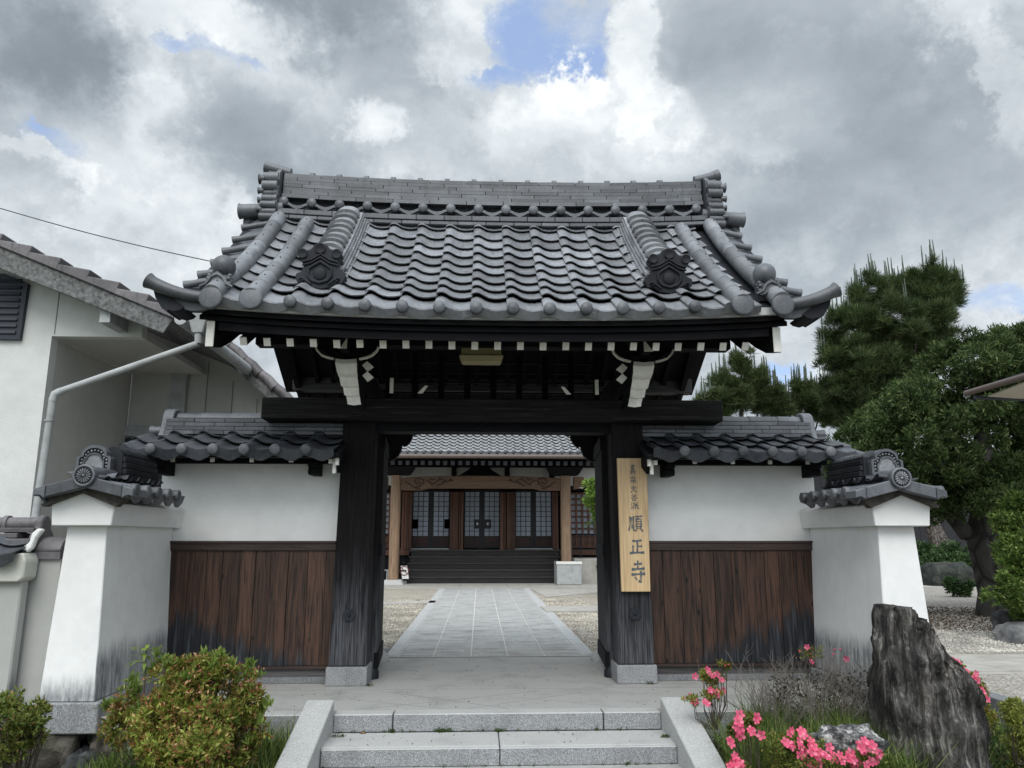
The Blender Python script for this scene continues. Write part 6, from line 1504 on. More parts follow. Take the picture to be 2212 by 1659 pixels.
m = MB(); T0 = at(2160, 1332, Z=0)
tk = [T0+Vector((0, 0, -.05)), T0+Vector((0, 0, .35)), T0+Vector((-.06, 0, .8)), T0+Vector((-.10, 0, 1.25)), T0+Vector((-.02, 0, 1.7)), T0+Vector((.05, 0, 2.6)), T0+Vector((.1, 0, 3.6))]
m.tube(tk, [.36, .27, .25, .27, .20, .14, .06], 18)
limb(m, [tk[3], at(2085, 1150, Y=12.2), at(2040, 1095, Y=12.1), at(2000, 1060, Y=12)], .17, .06, 10); limb(m, [tk[3]+Vector((0, 0, .1)), at(2130, 1110, Y=12.3), at(2080, 1085, Y=12.3), at(2030, 1082, Y=12.3)], .12, .05, 10)
limb(m, [tk[4], at(2225, 1080, Y=12.3), at(2270, 1000, Y=12.5)], .12, .05, 10); limb(m, [tk[4], at(2100, 1000, Y=12.6), at(2050, 900, Y=12.6)], .09, .03, 8)
m.build('trunk', BARKG, bt)
# dark boarded fence and hedge far behind on the right
fe = thing('dark_fence', (8, 31.5, 0), 'tall black board fence behind the trunks on the right', 'fence')
for i in range(36): MB().box(8+i*.5, 8.49+i*.5, 31.5, 31.56, 0, 4.6).build('board', LATT, fe)
HEDG = leafmat('hedge_leaves', [(0, (.02, .045, .016)), (.5, (.04, .08, .028)), (1, (.09, .15, .05))], .45, .2)
def shrub(name, loc, lumps, n, per, ln, wd, mt, lab, cat='shrub', group=None, seed=1, twigs=0, twigm=None, spread=.8, inner=.5, up=.5, base=None, sp=None, tr=.004):
    rg = np.random.default_rng(seed); t = thing(name, loc, lab, cat, group)
    C, D = shell(lumpy(lumps, 7, .30, .50, seed, .95), n, rg, inner, up); V, F = leaves(C, D, per, ln, wd, spread, 0, rg, ln*.12); npmesh('leaves', V, F, mt, t)
    if twigs:
        m = MB(); cen = Vector(C.mean(0)); root = Vector(loc); b0 = root.lerp(cen, .42); limb(m, [root, root.lerp(b0, .5)+Vector((.02, 0, 0)), b0], tr*2.2, tr*1.3, 6)
        for q in range(twigs):
            c = Vector(C[rg.integers(len(C))]); st = b0+Vector((rg.uniform(-.02, .02)+(c.x-b0.x)*.08, rg.uniform(-.02, .02), 0)); mid = st.lerp(c, .5)+Vector((rg.uniform(-.03, .03)+(c.x-st.x)*.22, rg.uniform(-.03, .03), -.14*(c-st).length)); limb(m, [st, mid, c], tr, tr*.4, 5)
        m.build('twigs', twigm, t)
    return t, C, D
TWIG = mk_plain('grey_twig', (.17, .15, .132), .85, .25, 20); TWIGD = mk_plain('brown_twig', (.06, .045, .035), .85, .25, 20)
for i, (px, py, Y, rx, ry, lab) in enumerate(((2000, 1205, 24, 45, 35, 'round dark green shrub left of the mossy rock under the leaning trunk'), (2075, 1205, 23, 45, 38, 'round dark green shrub right of the mossy rock, behind the thick trunk'), (2215, 1195, 20, 60, 45, 'wide dark green shrub at the right edge behind the thick trunk'))):
    c = at(px, py, Y=Y); shrub('round_shrub', (c.x, Y, 0), [L(px, py, Y, rx, ry), L(px-20, py+15, Y-.3, rx*.6, ry*.7), L(px+22, py+12, Y-.3, rx*.6, ry*.7)], 1300, 5, .10, .045, HEDG, lab, 'shrub', 'round shrubs at the far side', i+30)
tag(rock('mossy_rock', tuple(at(2045, 1243, Y=20)-Vector((0, 0, .1))), (.62, .5, .42), stonemat('mossy_dark_rock', (.012, .013, .014), (.035, .04, .035), (.07, .075, .065), 5, moss=(.02, .03, .012)), 9, 4, None, .18, 1.2, .8), 'dark mossy boulder below the leaning pine trunk', 'rock')
c = at(2075, 1290, Z=0); shrub('sparse_shrub', (c.x, c.y, 0), [L(2075, 1272, c.y, 22, 16), L(2060, 1262, c.y, 14, 10), L(2090, 1262, c.y, 12, 10)], 260, 5, .10, .035, HEDG, 'small sparse shrub with thin stems at the foot of the thick trunk', seed=41, twigs=22, twigm=TWIGD, tr=.012)
# grass strip and low edging beyond the gravel
RB = leafmat('bright_shrub_leaves', [(0, (.04, .08, .015)), (.4, (.10, .17, .035)), (.8, (.20, .28, .07)), (1, (.30, .36, .12))], .4, .3)
yb_ = 9.3
shrub('bright_shrub', (at(2215, 1345, Z=0).x, 10.0, 0), [L(2190, 1110, yb_, 38, 38), L(2165, 1125, yb_, 26, 16), L(2215, 1085, yb_, 34, 28), L(2235, 1150, yb_, 60, 70), L(2185, 1165, yb_, 24, 20), L(2215, 1235, yb_, 52, 40), L(2185, 1290, yb_, 42, 36), L(2170, 1255, yb_, 22, 18), L(2230, 1310, yb_, 50, 30), L(2250, 1230, yb_+.3, 70, 90)], 5200, 6, .055, .02, RB, 'bright yellow-green clipped shrub at the right edge of the photograph above the pale rock', seed=6, twigs=20, twigm=TWIGD, tr=.012)
tag(rock('pale_boulder', tuple(at(2215, 1372, Y=9.2)-Vector((0, 0, .04))), (.26, .25, .17), stonemat('pale_boulder_stone', (.09, .095, .10), (.2, .2, .2), (.33, .33, .32), 4), 4, 4, None, .2, 1.5, .8), 'pale grey boulder under the bright shrub at the right edge', 'rock')
tag(rock('dark_boulder', tuple(at(2176, 1348, Y=9.6)-Vector((0, 0, .02))), (.13, .16, .16), STONE_D, 6, 3, None, .2, 1.5, .8), 'small dark boulder left of the pale boulder under the bright shrub', 'rock')
# eave of a building at the right edge
eh = thing('side_building_eave', (5.5, 7, 3), 'brown guttered roof corner with beige soffit poking in at the right edge', 'house')
A = at(2086, 850, Y=9.0); B = at(2300, 788, Z=A.z); Cc_ = at(2300, 867, Z=A.z-.03)
B.z = B.z
m = MB(); m.tube([A, B], [.035, .035], 10); m.build('gutter', GUTTERB, eh)
nB = B+Vector((0, 0, .0)); up_ = Vector((.0, .0, .03))
m = MB(); m.hexa([A+Vector((.09, .02, .025)), B+Vector((.05, .02, .025)), B+Vector((2, 1.5, .6)), A+Vector((2.5, 1.0, .7)), A+Vector((.09, .02, .06)), B+Vector((.05, .02, .075)), B+Vector((2, 1.5, .66)), A+Vector((2.5, 1.0, .76))]); m.build('roof', DARKM, eh)
Ax = A+Vector((.09, .0, -.02))
m = MB(); m.prism([(Ax.x+.2, Ax.y+.02), (B.x, B.y+.05), (B.x+2, B.y), (Cc_.x+2, Cc_.y+.3), (Cc_.x, Cc_.y)], 'Z', A.z-.035, A.z-.02); m.build('soffit', mk_plain('beige_soffit', (.50, .46, .38), .7, .05), eh)
m = MB(); m.tube([A+Vector((.12, .02, -.045)), Cc_], [.022, .022], 8); m.build('fascia', DARKM, eh)
# maple spray and cycad fronds seen through the gate
mp = leafmat('fresh_green_leaves', [(0, (.07, .14, .02)), (.5, (.16, .28, .05)), (1, (.30, .42, .10))], .4, .4)
c = at(1300, 1100, Y=16)
shrub('young_maple', (c.x+.5, 16, 0), [L(1290, 1055, 16, 22, 18), L(1275, 1050, 16, 12, 10), L(1282, 1085, 16, 18, 10), L(1290, 1110, 16, 14, 14), L(1330, 1080, 16, 30, 50)], 560, 6, .11, .035, mp, 'fresh green maple branch hanging just left of the right gate door', 'tree', seed=12, twigs=16, twigm=TWIGD, up=-.3, tr=.02)
cy = thing('cycad', (c.x+.9, 17, 0), 'dull green cycad frond behind the right gate door, in front of the hall lattice', 'plant'); m = MB()
for k in range(9):
    a0 = at(1330, 1150, Y=17); e = at(1262+6*k, 1128+3*abs(k-3)+k*2, Y=17); 
    for j in range(26):
        f = .15+.85*j/26; p_ = a0.lerp(e, f)+Vector((0, 0, .22*math.sin(math.pi*f))); 
        for s_ in (-1, 1): m.add([p_, p_+Vector((-.03, 0, .012*s_)), p_+Vector((-.06, s_*.05, .09*s_-.02)), p_+Vector((-.02, 0, .004))], [(0, 1, 2, 3)])
m.build('fronds', HEDG, cy); MB().tube([(a0.x, 17, 0), (a0.x, 17, 1.3)], [.16, .15], 10).build('trunk', BARKP, cy)

# ================================================================ FRONT GARDEN
# upright rock
SIL = [(1290, 1262, 1935), (1540, 1262, 1940), (1300, 1265, 1927), (1180, 1266, 1915), (1070, 1268, 1898), (1000, 1269, 1850), (920, 1271, 1792), (830, 1274, 1702), (760, 1286, 1655), (700, 1300, 1626), (650, 1308, 1598), (590, 1316, 1530), (555, 1326, 1468), (530, 1332, 1440), (512, 1350, 1405)]
SIL = sorted(SIL[1:], key=lambda s: -s[0])
RYk = 4.99
def sq(x, y): return at(1458+x*.34082, 1134+y*.34082, Y=RYk)
zs = []; ls = []; rs_ = []
for (y, a, b) in SIL: A = sq(a, y); B = sq(b, y); zs.append(A.z); ls.append(A.x); rs_.append(B.x)
zs = [-.62]+zs; ls = [ls[0]-.01]+ls; rs_ = [rs_[0]+.02]+rs_
m = MB(); NR, NA = 90, 110; v = []
for i in range(NR+1):
    z = zs[0]+(zs[-1]-zs[0])*i/NR; l_ = np.interp(z, zs, ls); r_ = np.interp(z, zs, rs_); cx_ = (l_+r_)/2; hw = (r_-l_)/2*.955
    dep = .23-.10*i/NR
    for k in range(NA):
        a = 2*math.pi*k/NA; ca, sa = math.cos(a), math.sin(a)
        e = .62; X = math.copysign(abs(ca)**e, ca); Y_ = math.copysign(abs(sa)**e, sa)
        X_ = cx_+hw*X; 
        rid = mn.noise(Vector((X_*14+z*1.5, Y_*3, z*1.3)))*.034+(.5-abs(mn.noise(Vector((X_*26-z*2, Y_*4, z*2.6)))))*.030+mn.noise(Vector((X_*80, Y_*8, z*5)))*.010+(.5-abs(mn.noise(Vector((X_*46+z*3, Y_*5, z*2)))))*.018+mn.noise(Vector((X_*5, Y_*2, z*6)))*.028
        v.append((X_+rid*X*.5, 4.99+dep*Y_+rid*(-1 if sa < 0 else 1)*1.6, z+(mn.noise(Vector((X_*14, 0, 0)))*.03 if i > NR-8 else 0)))
fs = [(i*NA+k, i*NA+(k+1) % NA, (i+1)*NA+(k+1) % NA, (i+1)*NA+k) for i in range(NR) for k in range(NA)]+[tuple(NR*NA+k for k in range(NA)), tuple(range(NA))[::-1]]
m.add(v, fs, True)
def streakrock():
    mt, t, b = newmat('streaked_upright_rock'); p = pos(t)
    wv = t.noise(p, 3.5, 4, .6, 0, 1); q = t.vmath('ADD', t.scl(p, (32, 14, 2.4)), t.vmath('MULTIPLY', wv, (3.6, 3, 3)))
    n = t.noise(q, 1, 8, .72, .5); n2 = t.noise(t.scl(p, (70, 40, 9)), 1, 6, .75); 
    c = t.ramp(t.math('ADD', t.math('MULTIPLY', n, .75), t.math('MULTIPLY', n2, .25)), [(.40, (.010, .0095, .0095)), (.47, (.050, .046, .043)), (.54, (.18, .167, .152)), (.62, (.52, .50, .46))])
    big_ = t.mapr(t.noise(t.scl(p, (7, 5, 1.6)), 1, 4, .6), .42, .62, .2, 1); c = t.mix(1, c, big_, 'MULTIPLY'); c = t.mix(t.mapr(t.noise(p, 6, 8, .75), .50, .68, 0, .5), c, (.095, .088, .078)); c = t.mix(t.mapr(t.noise(p, 30, 5, .8), .60, .70, 0, .6), c, (.26, .27, .235))
    setc(t, b, c, .6, .35); bump(t, b, t.math('ADD', n, t.math('MULTIPLY', n2, .5)), 1, .02); return mt
tag(m.build('standing_stone', streakrock()), 'tall upright streaked grey rock in the garden in front of the right buttress wall', 'rock')
c = at(1880, 1622, Y=4.35)
def whiterock():
    mt, t, b = newmat('white_banded_rock'); p = pos(t); wv = t.noise(p, 7, 3, .6, 0, 1); n = t.noise(t.vmath('ADD', t.scl(p, (9, 9, 26)), t.vmath('MULTIPLY', wv, (4, 4, 4))), 1, 7, .65)
    c = t.ramp(n, [(.42, (.02, .02, .022)), (.52, (.13, .13, .13)), (.64, (.52, .51, .48))]); setc(t, b, c, .7, .3); bump(t, b, n, 1, .02); return mt
tag(rock('white_rock', (c.x, 4.60, c.z-.03), (.175, .10, .095), whiterock(), 12, 4, None, .3, 1.8, .85), 'low white and grey banded rock at the foot of the upright rock', 'rock')
# leaves and flowers
AZR = leafmat('reddish_azalea_leaves', [(0, (.22, .08, .03)), (.10, (.30, .15, .06)), (.20, (.10, .125, .02)), (.55, (.17, .22, .035)), (.85, (.32, .36, .08)), (1, (.40, .28, .11))], .5, .35)
AZG = leafmat('azalea_leaves', [(0, (.05, .08, .015)), (.5, (.13, .17, .035)), (.85, (.22, .24, .06)), (1, (.25, .13, .05))], .5, .25)
AZT = leafmat('fresh_tip_leaves', [(0, (.10, .17, .03)), (.6, (.20, .28, .06)), (1, (.30, .36, .10))], .45, .35)
AZD = leafmat('withered_flower_brown', [(0, (.20, .07, .03)), (.5, (.36, .17, .09)), (1, (.48, .28, .17))], .8, .2)
PINKM = leafmat('pink_petals', [(0, (.55, .05, .13)), (.5, (.74, .11, .22)), (1, (.86, .24, .34))], .5, .35)
Yz = 4.95
lz = [L(430, 1530, Yz, 80, 70), L(400, 1590, Yz, 100, 60), L(460, 1570, Yz, 60, 60), L(400, 1540, Yz, 120, 95), L(300, 1560, Yz, 75, 60), L(500, 1520, Yz, 70, 80), L(360, 1470, Yz, 60, 45), L(440, 1455, Yz, 60, 35), L(540, 1580, Yz, 38, 70), L(470, 1620, Yz-.2, 90, 60), L(340, 1630, Yz-.2, 90, 50), L(265, 1530, Yz, 40, 22), L(520, 1480, Yz, 30, 30), L(390, 1432, Yz, 25, 14), L(480, 1436, Yz, 22, 12)]
g0 = at(400, 1620, Y=Yz); t, C, D = shrub('reddish_shrub', (g0.x, Yz, gz(g0.x, Yz)), lz, 4900, 6, .036, .0135, AZR, 'bushy azalea with green and withered reddish brown leaves in front of the left buttress wall', seed=51, twigs=120, twigm=TWIGD, tr=.005)
rg = np.random.default_rng(52); hi_ = np.where(C[:, 1] < Yz+.1)[0]; idx = rg.choice(hi_, 420); V, F = leaves(C[idx]+D[idx]*.02, D[idx], 10, .024, .010, 1.2, 0, rg, .016); npmesh('withered_flowers', V, F, AZD, t)
tips = [(345, 1412), (365, 1425), (440, 1415), (480, 1412), (395, 1432), (540, 1435), (335, 1438), (460, 1430), (500, 1432), (560, 1555), (555, 1500), (575, 1520)]
tips += [(rg.uniform(225, 575), rg.uniform(1440, 1640)) for _ in range(46)]
for (x, y) in tips:
    p_ = np.array([tuple(at(x, y+6, Y=Yz+rg.uniform(-.1, .1)))]); p_ = p_+rg.normal(0, .012, (5, 3)); V, F = leaves(p_, np.tile([[0, 0, 1.]], (5, 1)), 8, .045, .014, .55, 0, rg, .006); npmesh('young_shoot', V, F, AZT, t)
g1 = at(30, 1640, Y=4.8); shrub('small_azalea', (g1.x, 4.8, gz(g1.x, 4.8)-.1), [L(20, 1560, 4.8, 55, 35), L(60, 1545, 4.8, 34, 22), L(10, 1520, 4.8, 30, 22), L(25, 1610, 4.8, 55, 45), L(75, 1560, 4.8, 22, 14)], 900, 6, .034, .012, AZG, 'yellow-green azalea bush cut off by the lower left corner', seed=61, twigs=50, twigm=TWIGD, tr=.005)
def flowermesh():
    m = MB()
    for k in range(5):
        a = 2*math.pi*k/5; d = Vector((math.cos(a), math.sin(a), 0)); s_ = Vector((-math.sin(a), math.cos(a), 0))
        pts = [d*.004, d*.016-s_*.011+Vector((0, 0, .010)), d*.028-s_*.009+Vector((0, 0, .012)), d*.032+Vector((0, 0, .010)), d*.028+s_*.009+Vector((0, 0, .012)), d*.016+s_*.011+Vector((0, 0, .010)), d*.016+Vector((0, 0, .006))]
        m.add(pts, [(0, 1, 6), (1, 2, 3, 6), (3, 4, 5, 6), (5, 0, 6)], True)
    m.tube([(0, 0, 0), (0, 0, -.018)], [.005, .002], 5); m.tube([(0, 0, 0), (.004, 0, .022)], [.0008, .0006], 4)
    return m.mesh('flower', PINKM)
FLM = flowermesh(); BUD = MB().sphere((0, 0, 0), .008, 8, 6, (1, 1, 1.7)).mesh('flower_bud', mk_plain('pink_bud', (.70, .08, .14), .5, .1))
def flowers(parent, pts, Y, seed, s0=1.0, jitter=.05, name='flower'):
    rg = random.Random(seed)
    for (x, y) in pts:
        p_ = at(x, y, Y=Y+rg.uniform(-jitter, jitter)); n_ = (Vector((rg.uniform(-.6, .6), -1, rg.uniform(.0, .9)))).normalized()
        s0_f = s0*.8; M = Matrix.Translation(p_) @ n_.to_track_quat('Z', 'Y').to_matrix().to_4x4() @ Matrix.Rotation(rg.uniform(0, 6), 4, 'Z') @ Matrix.Scale(s0_f*rg.uniform(.8, 1.15), 4)
        inst(name, FLM if name == 'flower' else BUD, parent, M)
# azalea next to the stair cheek
def bp(x, y): return (1458+x*.34082, 1134+y*.34082)
Yq = 5.35; q = at(*bp(250, 1180), Y=Yq); z_ = gz(q.x, Yq)
t, C, D = shrub('pink_azalea', (q.x, Yq, z_), [L(*bp(230, 950), Yq, 24, 16), L(*bp(240, 1050), Yq, 26, 14), L(*bp(310, 890), Yq, 14, 10), L(*bp(110, 1100), Yq, 14, 10)], 330, 5, .026, .010, AZR, 'sparse azalea with pink flowers beside the top of the right stair cheek', 'shrub', 'pink flowering azaleas', 71, 22, TWIGD, tr=.004)
flowers(t, [bp(*p_) for p_ in ((205, 920), (215, 940), (265, 950), (240, 960), (295, 985), (130, 960), (225, 1045), (262, 1060), (300, 1050), (265, 1075), (190, 1125), (130, 1120), (205, 1135), (235, 1060))], Yq-.05, 1)
flowers(t, [bp(*p_) for p_ in ((300, 880), (318, 892), (340, 885), (95, 1070), (105, 1130), (60, 1100))], Yq-.05, 2, 1, .05, 'flower_bud')
# twiggy bush with a few flowers
Yt = 5.45; tw = thing('bare_twig_bush', (at(*bp(900, 1200), Y=Yt).x, Yt, -.2), 'grey leafless twiggy bush below the right brown boards, with a few pink flowers on top', 'shrub')
m = MB(); rgt = random.Random(77)
def twig(p, d, ln, r, dep):
    e = p+d*ln; mid = p.lerp(e, .5)+Vector((rgt.uniform(-1, 1), rgt.uniform(-1, 1), rgt.uniform(-.5, .5)))*ln*.10
    m.tube([p, mid, e], [r, r*.85, r*.65], 4, caps=False)
    if dep:
        for k in range(rgt.choice((2, 3, 3))):
            dd = (d+Vector((rgt.uniform(-.8, .8), rgt.uniform(-.6, .6), rgt.uniform(-.25, .7)))).normalized(); twig(e if k else mid, dd, ln*rgt.uniform(.55, .85), r*.65, dep-1)
for k in range(52):
    bx = bp(540+(k%46)*17+rgt.uniform(-20, 20), 1200); b = at(*bx, Y=Yt+rgt.uniform(-.25, .15)); b.z = -.2
    twig(b, Vector((rgt.uniform(-.45, .45), rgt.uniform(-.3, .3), 1)).normalized(), rgt.uniform(.15, .26), .0046, 4)
m.build('twigs', TWIG, tw)
V, F = leaves(np.array([tuple(at(*bp(rgt.uniform(620, 1240), rgt.uniform(960, 1230)), Y=Yt+rgt.uniform(-.1, .25))) for i in range(420)]), np.tile([[0, 0, 1.]], (420, 1)), 4, .030, .012, 1.2, 0, np.random.default_rng(8), .03); npmesh('shade_fill_leaves', V, F, leafmat('dark_shade_leaves', [(0, (.02, .018, .012)), (.5, (.045, .045, .022)), (1, (.10, .09, .05))], .7, .1), tw)  # leaf clumps added, their dark colour stands in for the inner shade
flowers(tw, [bp(*p_) for p_ in ((838, 775), (862, 868), (1085, 850))], Yt, 4); flowers(tw, [bp(*p_) for p_ in ((1005, 820), (1048, 790), (1010, 790), (790, 800))], Yt, 5, 1, .05, 'flower_bud')
V, F = leaves(*[np.array(a) for a in ([tuple(at(*bp(x, y), Y=Yt)) for x in range(780, 950, 12) for y in range(780, 880, 16)], [(0, 0, 1.)]*105)][:2] if False else (np.array([tuple(at(*bp(x, y), Y=Yt)) for x in range(800, 940, 12) for y in range(785, 850, 14)]), np.tile([[0, 0, 1.]], (len(range(800, 940, 12))*len(range(785, 850, 14)), 1))), 3, .022, .008, .9, 0, np.random.default_rng(3), .01); npmesh('leaves', V, F, AZR, tw)
# low front azaleas
Y1 = 4.45
for (lab, lum, fl, sd, nl) in (
    ('small azalea with a few pink flowers in the grass left of the upright rock', [(430, 1250, 20, 14), (480, 1210, 22, 12), (380, 1290, 14, 14)], [(410, 1205), (400, 1250), (385, 1280), (410, 1290), (405, 1315), (415, 1335), (515, 1220), (512, 1235), (480, 1300), (490, 1310), (548, 1335), (348, 1365), (350, 1385)], 81, 420),
    ('low azalea thick with pink flowers in front of the white banded rock', [(700, 1380, 60, 26), (850, 1420, 60, 30), (780, 1340, 40, 18), (1000, 1480, 60, 24), (1180, 1470, 46, 26), (650, 1440, 40, 30)],
     [(735, 1300), (730, 1320), (800, 1310), (815, 1330), (785, 1370), (700, 1375), (720, 1390), (735, 1400), (860, 1375), (850, 1400), (880, 1405), (800, 1410), (820, 1440), (800, 1460), (890, 1450), (870, 1440), (920, 1440), (940, 1455), (960, 1470), (910, 1470), (975, 1410), (1000, 1470), (1025, 1480), (990, 1490), (1040, 1460), (830, 1500), (850, 1520), (880, 1530), (910, 1515), (1110, 1450), (1100, 1480), (1130, 1490), (1150, 1500), (1120, 1510), (1190, 1390), (1200, 1370), (1165, 1400), (1190, 1440), (1210, 1420), (1240, 1390), (1270, 1430), (1290, 1450), (1250, 1400), (1180, 1420), (1240, 1500), (1270, 1490), (1215, 1520), (1140, 1530), (1060, 1500)], 83, 1500),
    ('pink flowering azalea in the bottom corner beside the right stair cheek', [(380, 1500, 26, 22)], [(375, 1460), (380, 1480), (365, 1500), (395, 1500), (410, 1510), (385, 1525), (350, 1530), (420, 1530), (370, 1535)], 85, 240)):
    q = at(*bp(*lum[0][:2]), Y=Y1); t, C, D = shrub('pink_azalea', (q.x, Y1, gz(q.x, Y1)-.05), [L(*bp(a, b+20), Y1, c, d) for a, b, c, d in lum], nl, 5, .022, .008, AZG, lab, 'shrub', 'pink flowering azaleas', sd, 18, TWIGD, tr=.003)
    flowers(t, [bp(*p_) for p_ in fl], Y1-.12, sd)
Yr = 5.55; q = at(2110, 1560, Y=Yr)
t, C, D = shrub('pink_azalea', (q.x, Yr, gz(q.x, Yr)), [L(2060, 1445, Yr, 26, 12), L(2090, 1470, Yr, 28, 20), L(2115, 1500, Yr, 24, 26), L(2130, 1540, Yr, 20, 24)], 700, 5, .026, .010, AZR, 'azalea with a cascade of pink flowers behind the upright rock, by the kerb', 'shrub', 'pink flowering azaleas', 91, 60, TWIGD, tr=.004)
flowers(t, [bp(*p_) for p_ in ((1730, 860), (1745, 870), (1760, 860), (1775, 875), (1790, 865), (1800, 880), (1825, 915), (1835, 935), (1845, 950), (1850, 930), (1905, 940), (1900, 960), (1890, 975), (1910, 985), (1900, 1000), (1870, 1010), (1865, 1030), (1920, 1050), (1940, 1070), (1935, 1045), (1950, 1060), (1975, 1105), (1915, 1260))], Yr-.25, 9, .9)
YG = leafmat('yellow_green_leaves', [(0, (.10, .14, .02)), (.5, (.22, .25, .05)), (1, (.36, .36, .10))], .5, .3)
q = at(2190, 1640, Y=5.0); shrub('yellow_shrub', (q.x, 5.0, gz(q.x, 5)), [L(2200, 1560, 5, 34, 50), L(2180, 1530, 5, 20, 18), L(2215, 1620, 5, 40, 40)], 700, 6, .030, .008, YG, 'feathery yellow-green shrub at the lower right corner', seed=95, twigs=24, twigm=TWIGD, tr=.004)
# tall weed by the left buttress
wd_ = thing('tall_weed', (at(315, 1480, Y=5.35).x, 5.35, -.2), 'single tall weed with long narrow leaves against the left buttress wall', 'plant')
s0_ = at(313, 1475, Y=5.35); s1_ = at(316, 1405, Y=5.35); m = MB(); m.tube([(s0_.x, 5.35, -.2), tuple(s0_), tuple(s1_)], [.006, .005, .003], 6); m.build('stem', TWIGD, wd_)
rg = np.random.default_rng(99); Cw = np.array([tuple(s0_.lerp(s1_, f)) for f in (.15, .3, .45, .6, .7, .8, .9, 1.0, 1.0, 1.0)]); 
for i, c in enumerate(Cw):
    for k in range(3):
        a = rg.uniform(0, 6.28); d = Vector((math.cos(a), math.sin(a)*.6, .35 if i > 6 else .05)); ln = rg.uniform(.11, .17); s_ = d.cross(Vector((0, 0, 1))).normalized()*.014
        c_ = Vector(c); m = MB(); m.add([c_, c_+d*ln*.35+s_, c_+d*ln*.7+s_*.7+Vector((0, 0, -.012)), c_+d*ln+Vector((0, 0, -.045)), c_+d*ln*.7-s_*.7+Vector((0, 0, -.012)), c_+d*ln*.35-s_], [(0, 1, 5), (1, 2, 4, 5), (2, 3, 4)], True); m.build('leaf', AZT, wd_)
# grass
GR = leafmat('grass_blades', [(0, (.045, .08, .016)), (.5, (.10, .16, .035)), (.85, (.18, .24, .06)), (1, (.32, .31, .13))], .5, .35)
def grass(name, regs, seed):
    rg = np.random.default_rng(seed); Vs = []; Fs = []; off = 0
    for (x0, x1, y0, y1, n, h) in regs:
        x = rg.uniform(x0, x1, n); y = rg.uniform(y0, y1, n)
        den = np.array([mn.noise(Vector((a*3, b*3, 1))) for a, b in zip(x, y)]); k = den > -.25; x = x[k]; y = y[k]; n = len(x)
        z = np.array([gz(a, b) for a, b in zip(x, y)])-.01; hh = h*rg.uniform(.4, 1.3, n); a = rg.uniform(0, 6.28, n); ln = rg.uniform(.1, .75, n)*hh; w_ = rg.uniform(.0018, .0042, n)
        b = np.stack([x, y, z], 1); dx = np.stack([np.cos(a), np.sin(a), 0*a], 1); sx__ = np.stack([-np.sin(a), np.cos(a), 0*a], 1)*w_[:, None]; u = np.array([0, 0, 1.])
        p1 = b+dx*(ln*.25)[:, None]+u*(hh*.55)[:, None]; p2 = b+dx*ln[:, None]+u*(hh*.92)[:, None]
        V = np.stack([b-sx__, b+sx__, p1+sx__*.8, p1-sx__*.8, p2, p2+sx__*.1], 1).reshape(-1, 3); i = np.arange(n)[:, None]*6
        Vs.append(V); Fs += [i+np.array([[0, 1, 2, 3]])+off, i+np.array([[3, 2, 5, 4]])+off]; off += len(V)
    o = npmesh(name, np.concatenate(Vs), np.concatenate(Fs), GR, None, 'stuff'); return o
grass('grass', [(-3.4, -1.32, 4.3, 5.66, 9000, .17), (1.38, 2.75, 4.2, 5.66, 9000, .15), (1.45, 2.4, 4.6, 5.4, 11000, .38), (1.4, 2.2, 4.4, 4.9, 5000, .16), (3.0, 3.78, 4.3, 6.6, 2500, .10), (-1.9, -1.33, 4.6, 5.6, 1500, .26), (2.2, 3.0, 4.9, 5.6, 2000, .22)], 4)
LV = leafmat('ground_cover_leaves', [(0, (.025, .05, .015)), (.5, (.05, .09, .025)), (1, (.10, .14, .04))], .5, .3)
rg = np.random.default_rng(44); n = 2600; x = np.concatenate([rg.uniform(1.4, 3.7, n), rg.uniform(-3.3, -1.35, n)]); y = rg.uniform(4.3, 5.65, 2*n); z = np.array([gz(a, b) for a, b in zip(x, y)])+rg.uniform(.0, .07, 2*n)
V, F = leaves(np.stack([x, y, z], 1), np.tile([[0, -.4, 1.]], (2*n, 1)), 4, .030, .018, .8, 0, rg, .02); npmesh('ground_cover', V, F, LV, None, 'stuff')
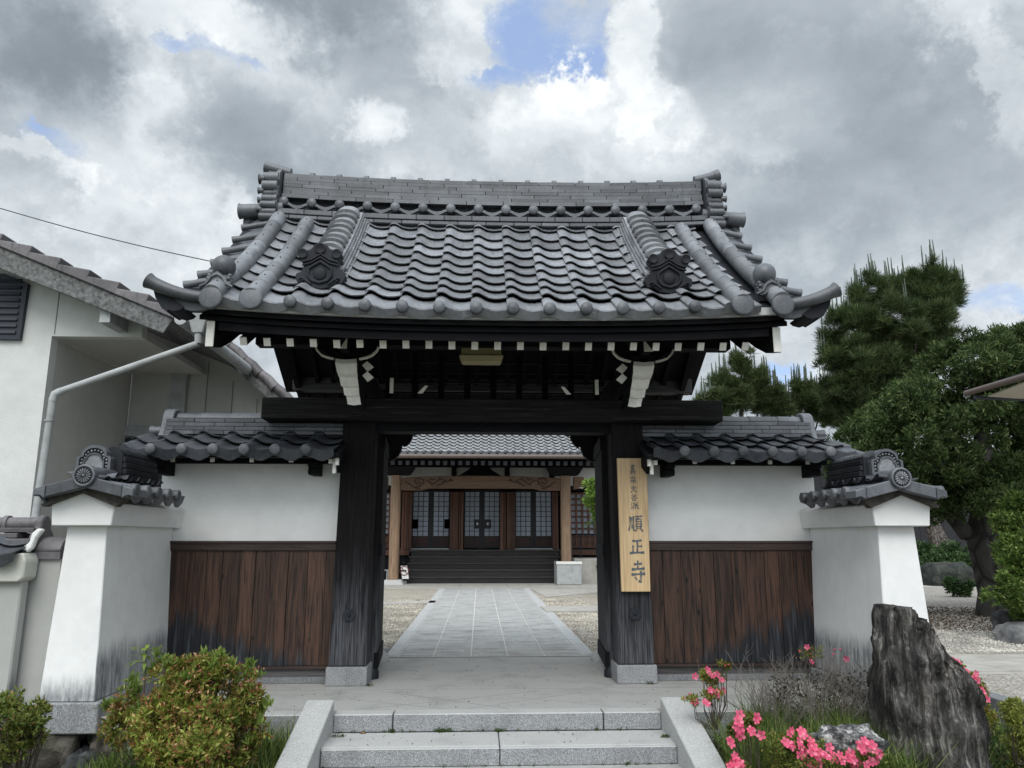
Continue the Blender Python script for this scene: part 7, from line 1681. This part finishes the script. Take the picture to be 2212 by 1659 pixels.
# bare leaf litter flecks on gravel below the tree
LT = leafmat('fallen_leaves', [(0, (.05, .03, .02)), (.6, (.11, .07, .045)), (1, (.2, .14, .09))], .8, .1)
n = 9000; a = rg.uniform(0, 6.28, n); rr2 = 2.6*np.sqrt(rg.uniform(0, 1, n)); cx_, cy_ = T0.x-.3, T0.y-.3; P_ = np.stack([cx_+rr2*np.cos(a)*1.3, cy_+rr2*np.sin(a)*.7, np.full(n, .018)], 1)
V, F = leaves(P_, np.tile([[0, 0, .1]], (n, 1)), 1, .04, .022, 1, 0, rg, .01); V[:, 2] = np.clip(V[:, 2], .008, .035); npmesh('fallen_leaves', V, F, LT, None, 'stuff')

# moss and weeds in the step joints
rg = np.random.default_rng(5); mp_ = []
for (x0, x1, y, z, n) in ((-1.1, 1.15, 5.706, -.112, 26), (-1.12, -1.0, 5.6, -.112, 8), (1.10, 1.17, 5.5, -.112, 10), (-1.1, 1.15, 5.28, -.224, 20), (1.30, 1.36, 6.76, .004, 6), (-1.05, -.98, 6.77, .004, 5)):
    for i in range(n): mp_.append((rg.uniform(x0, x1), y+rg.normal(0, .004), z))
mp_ += [(-.36+rg.normal(0, .03), 5.705, -.110) for i in range(24)]+[(-.715+rg.normal(0, .006), 5.705, -.110) for i in range(10)]+[(.02+rg.normal(0, .015), 5.705, -.110) for i in range(10)]
mp_ = np.array(mp_); V, F = leaves(mp_, np.tile([[0, -.3, 1.]], (len(mp_), 1)), 9, .016, .007, .8, 0, rg, .006); npmesh('moss', V, F, LV, None, 'stuff')
# grit on the platform and steps
sc_ = [(rg.uniform(-1.6, 1.6), rg.uniform(5.9, 8.2), .002) for i in range(160)]+[(rg.uniform(-1.1, 1.1), rg.uniform(8.4, 14), .012) for i in range(120)]+[(rg.uniform(-1.1, 1.1), rg.uniform(5.34, 5.7), -.112) for i in range(40)]
sc_ = np.array(sc_); V, F = leaves(sc_, np.tile([[0, 0, .2]], (len(sc_), 1)), 2, .012, .007, 1, 0, rg, .003); npmesh('grit', V, F, LT, None, 'stuff')
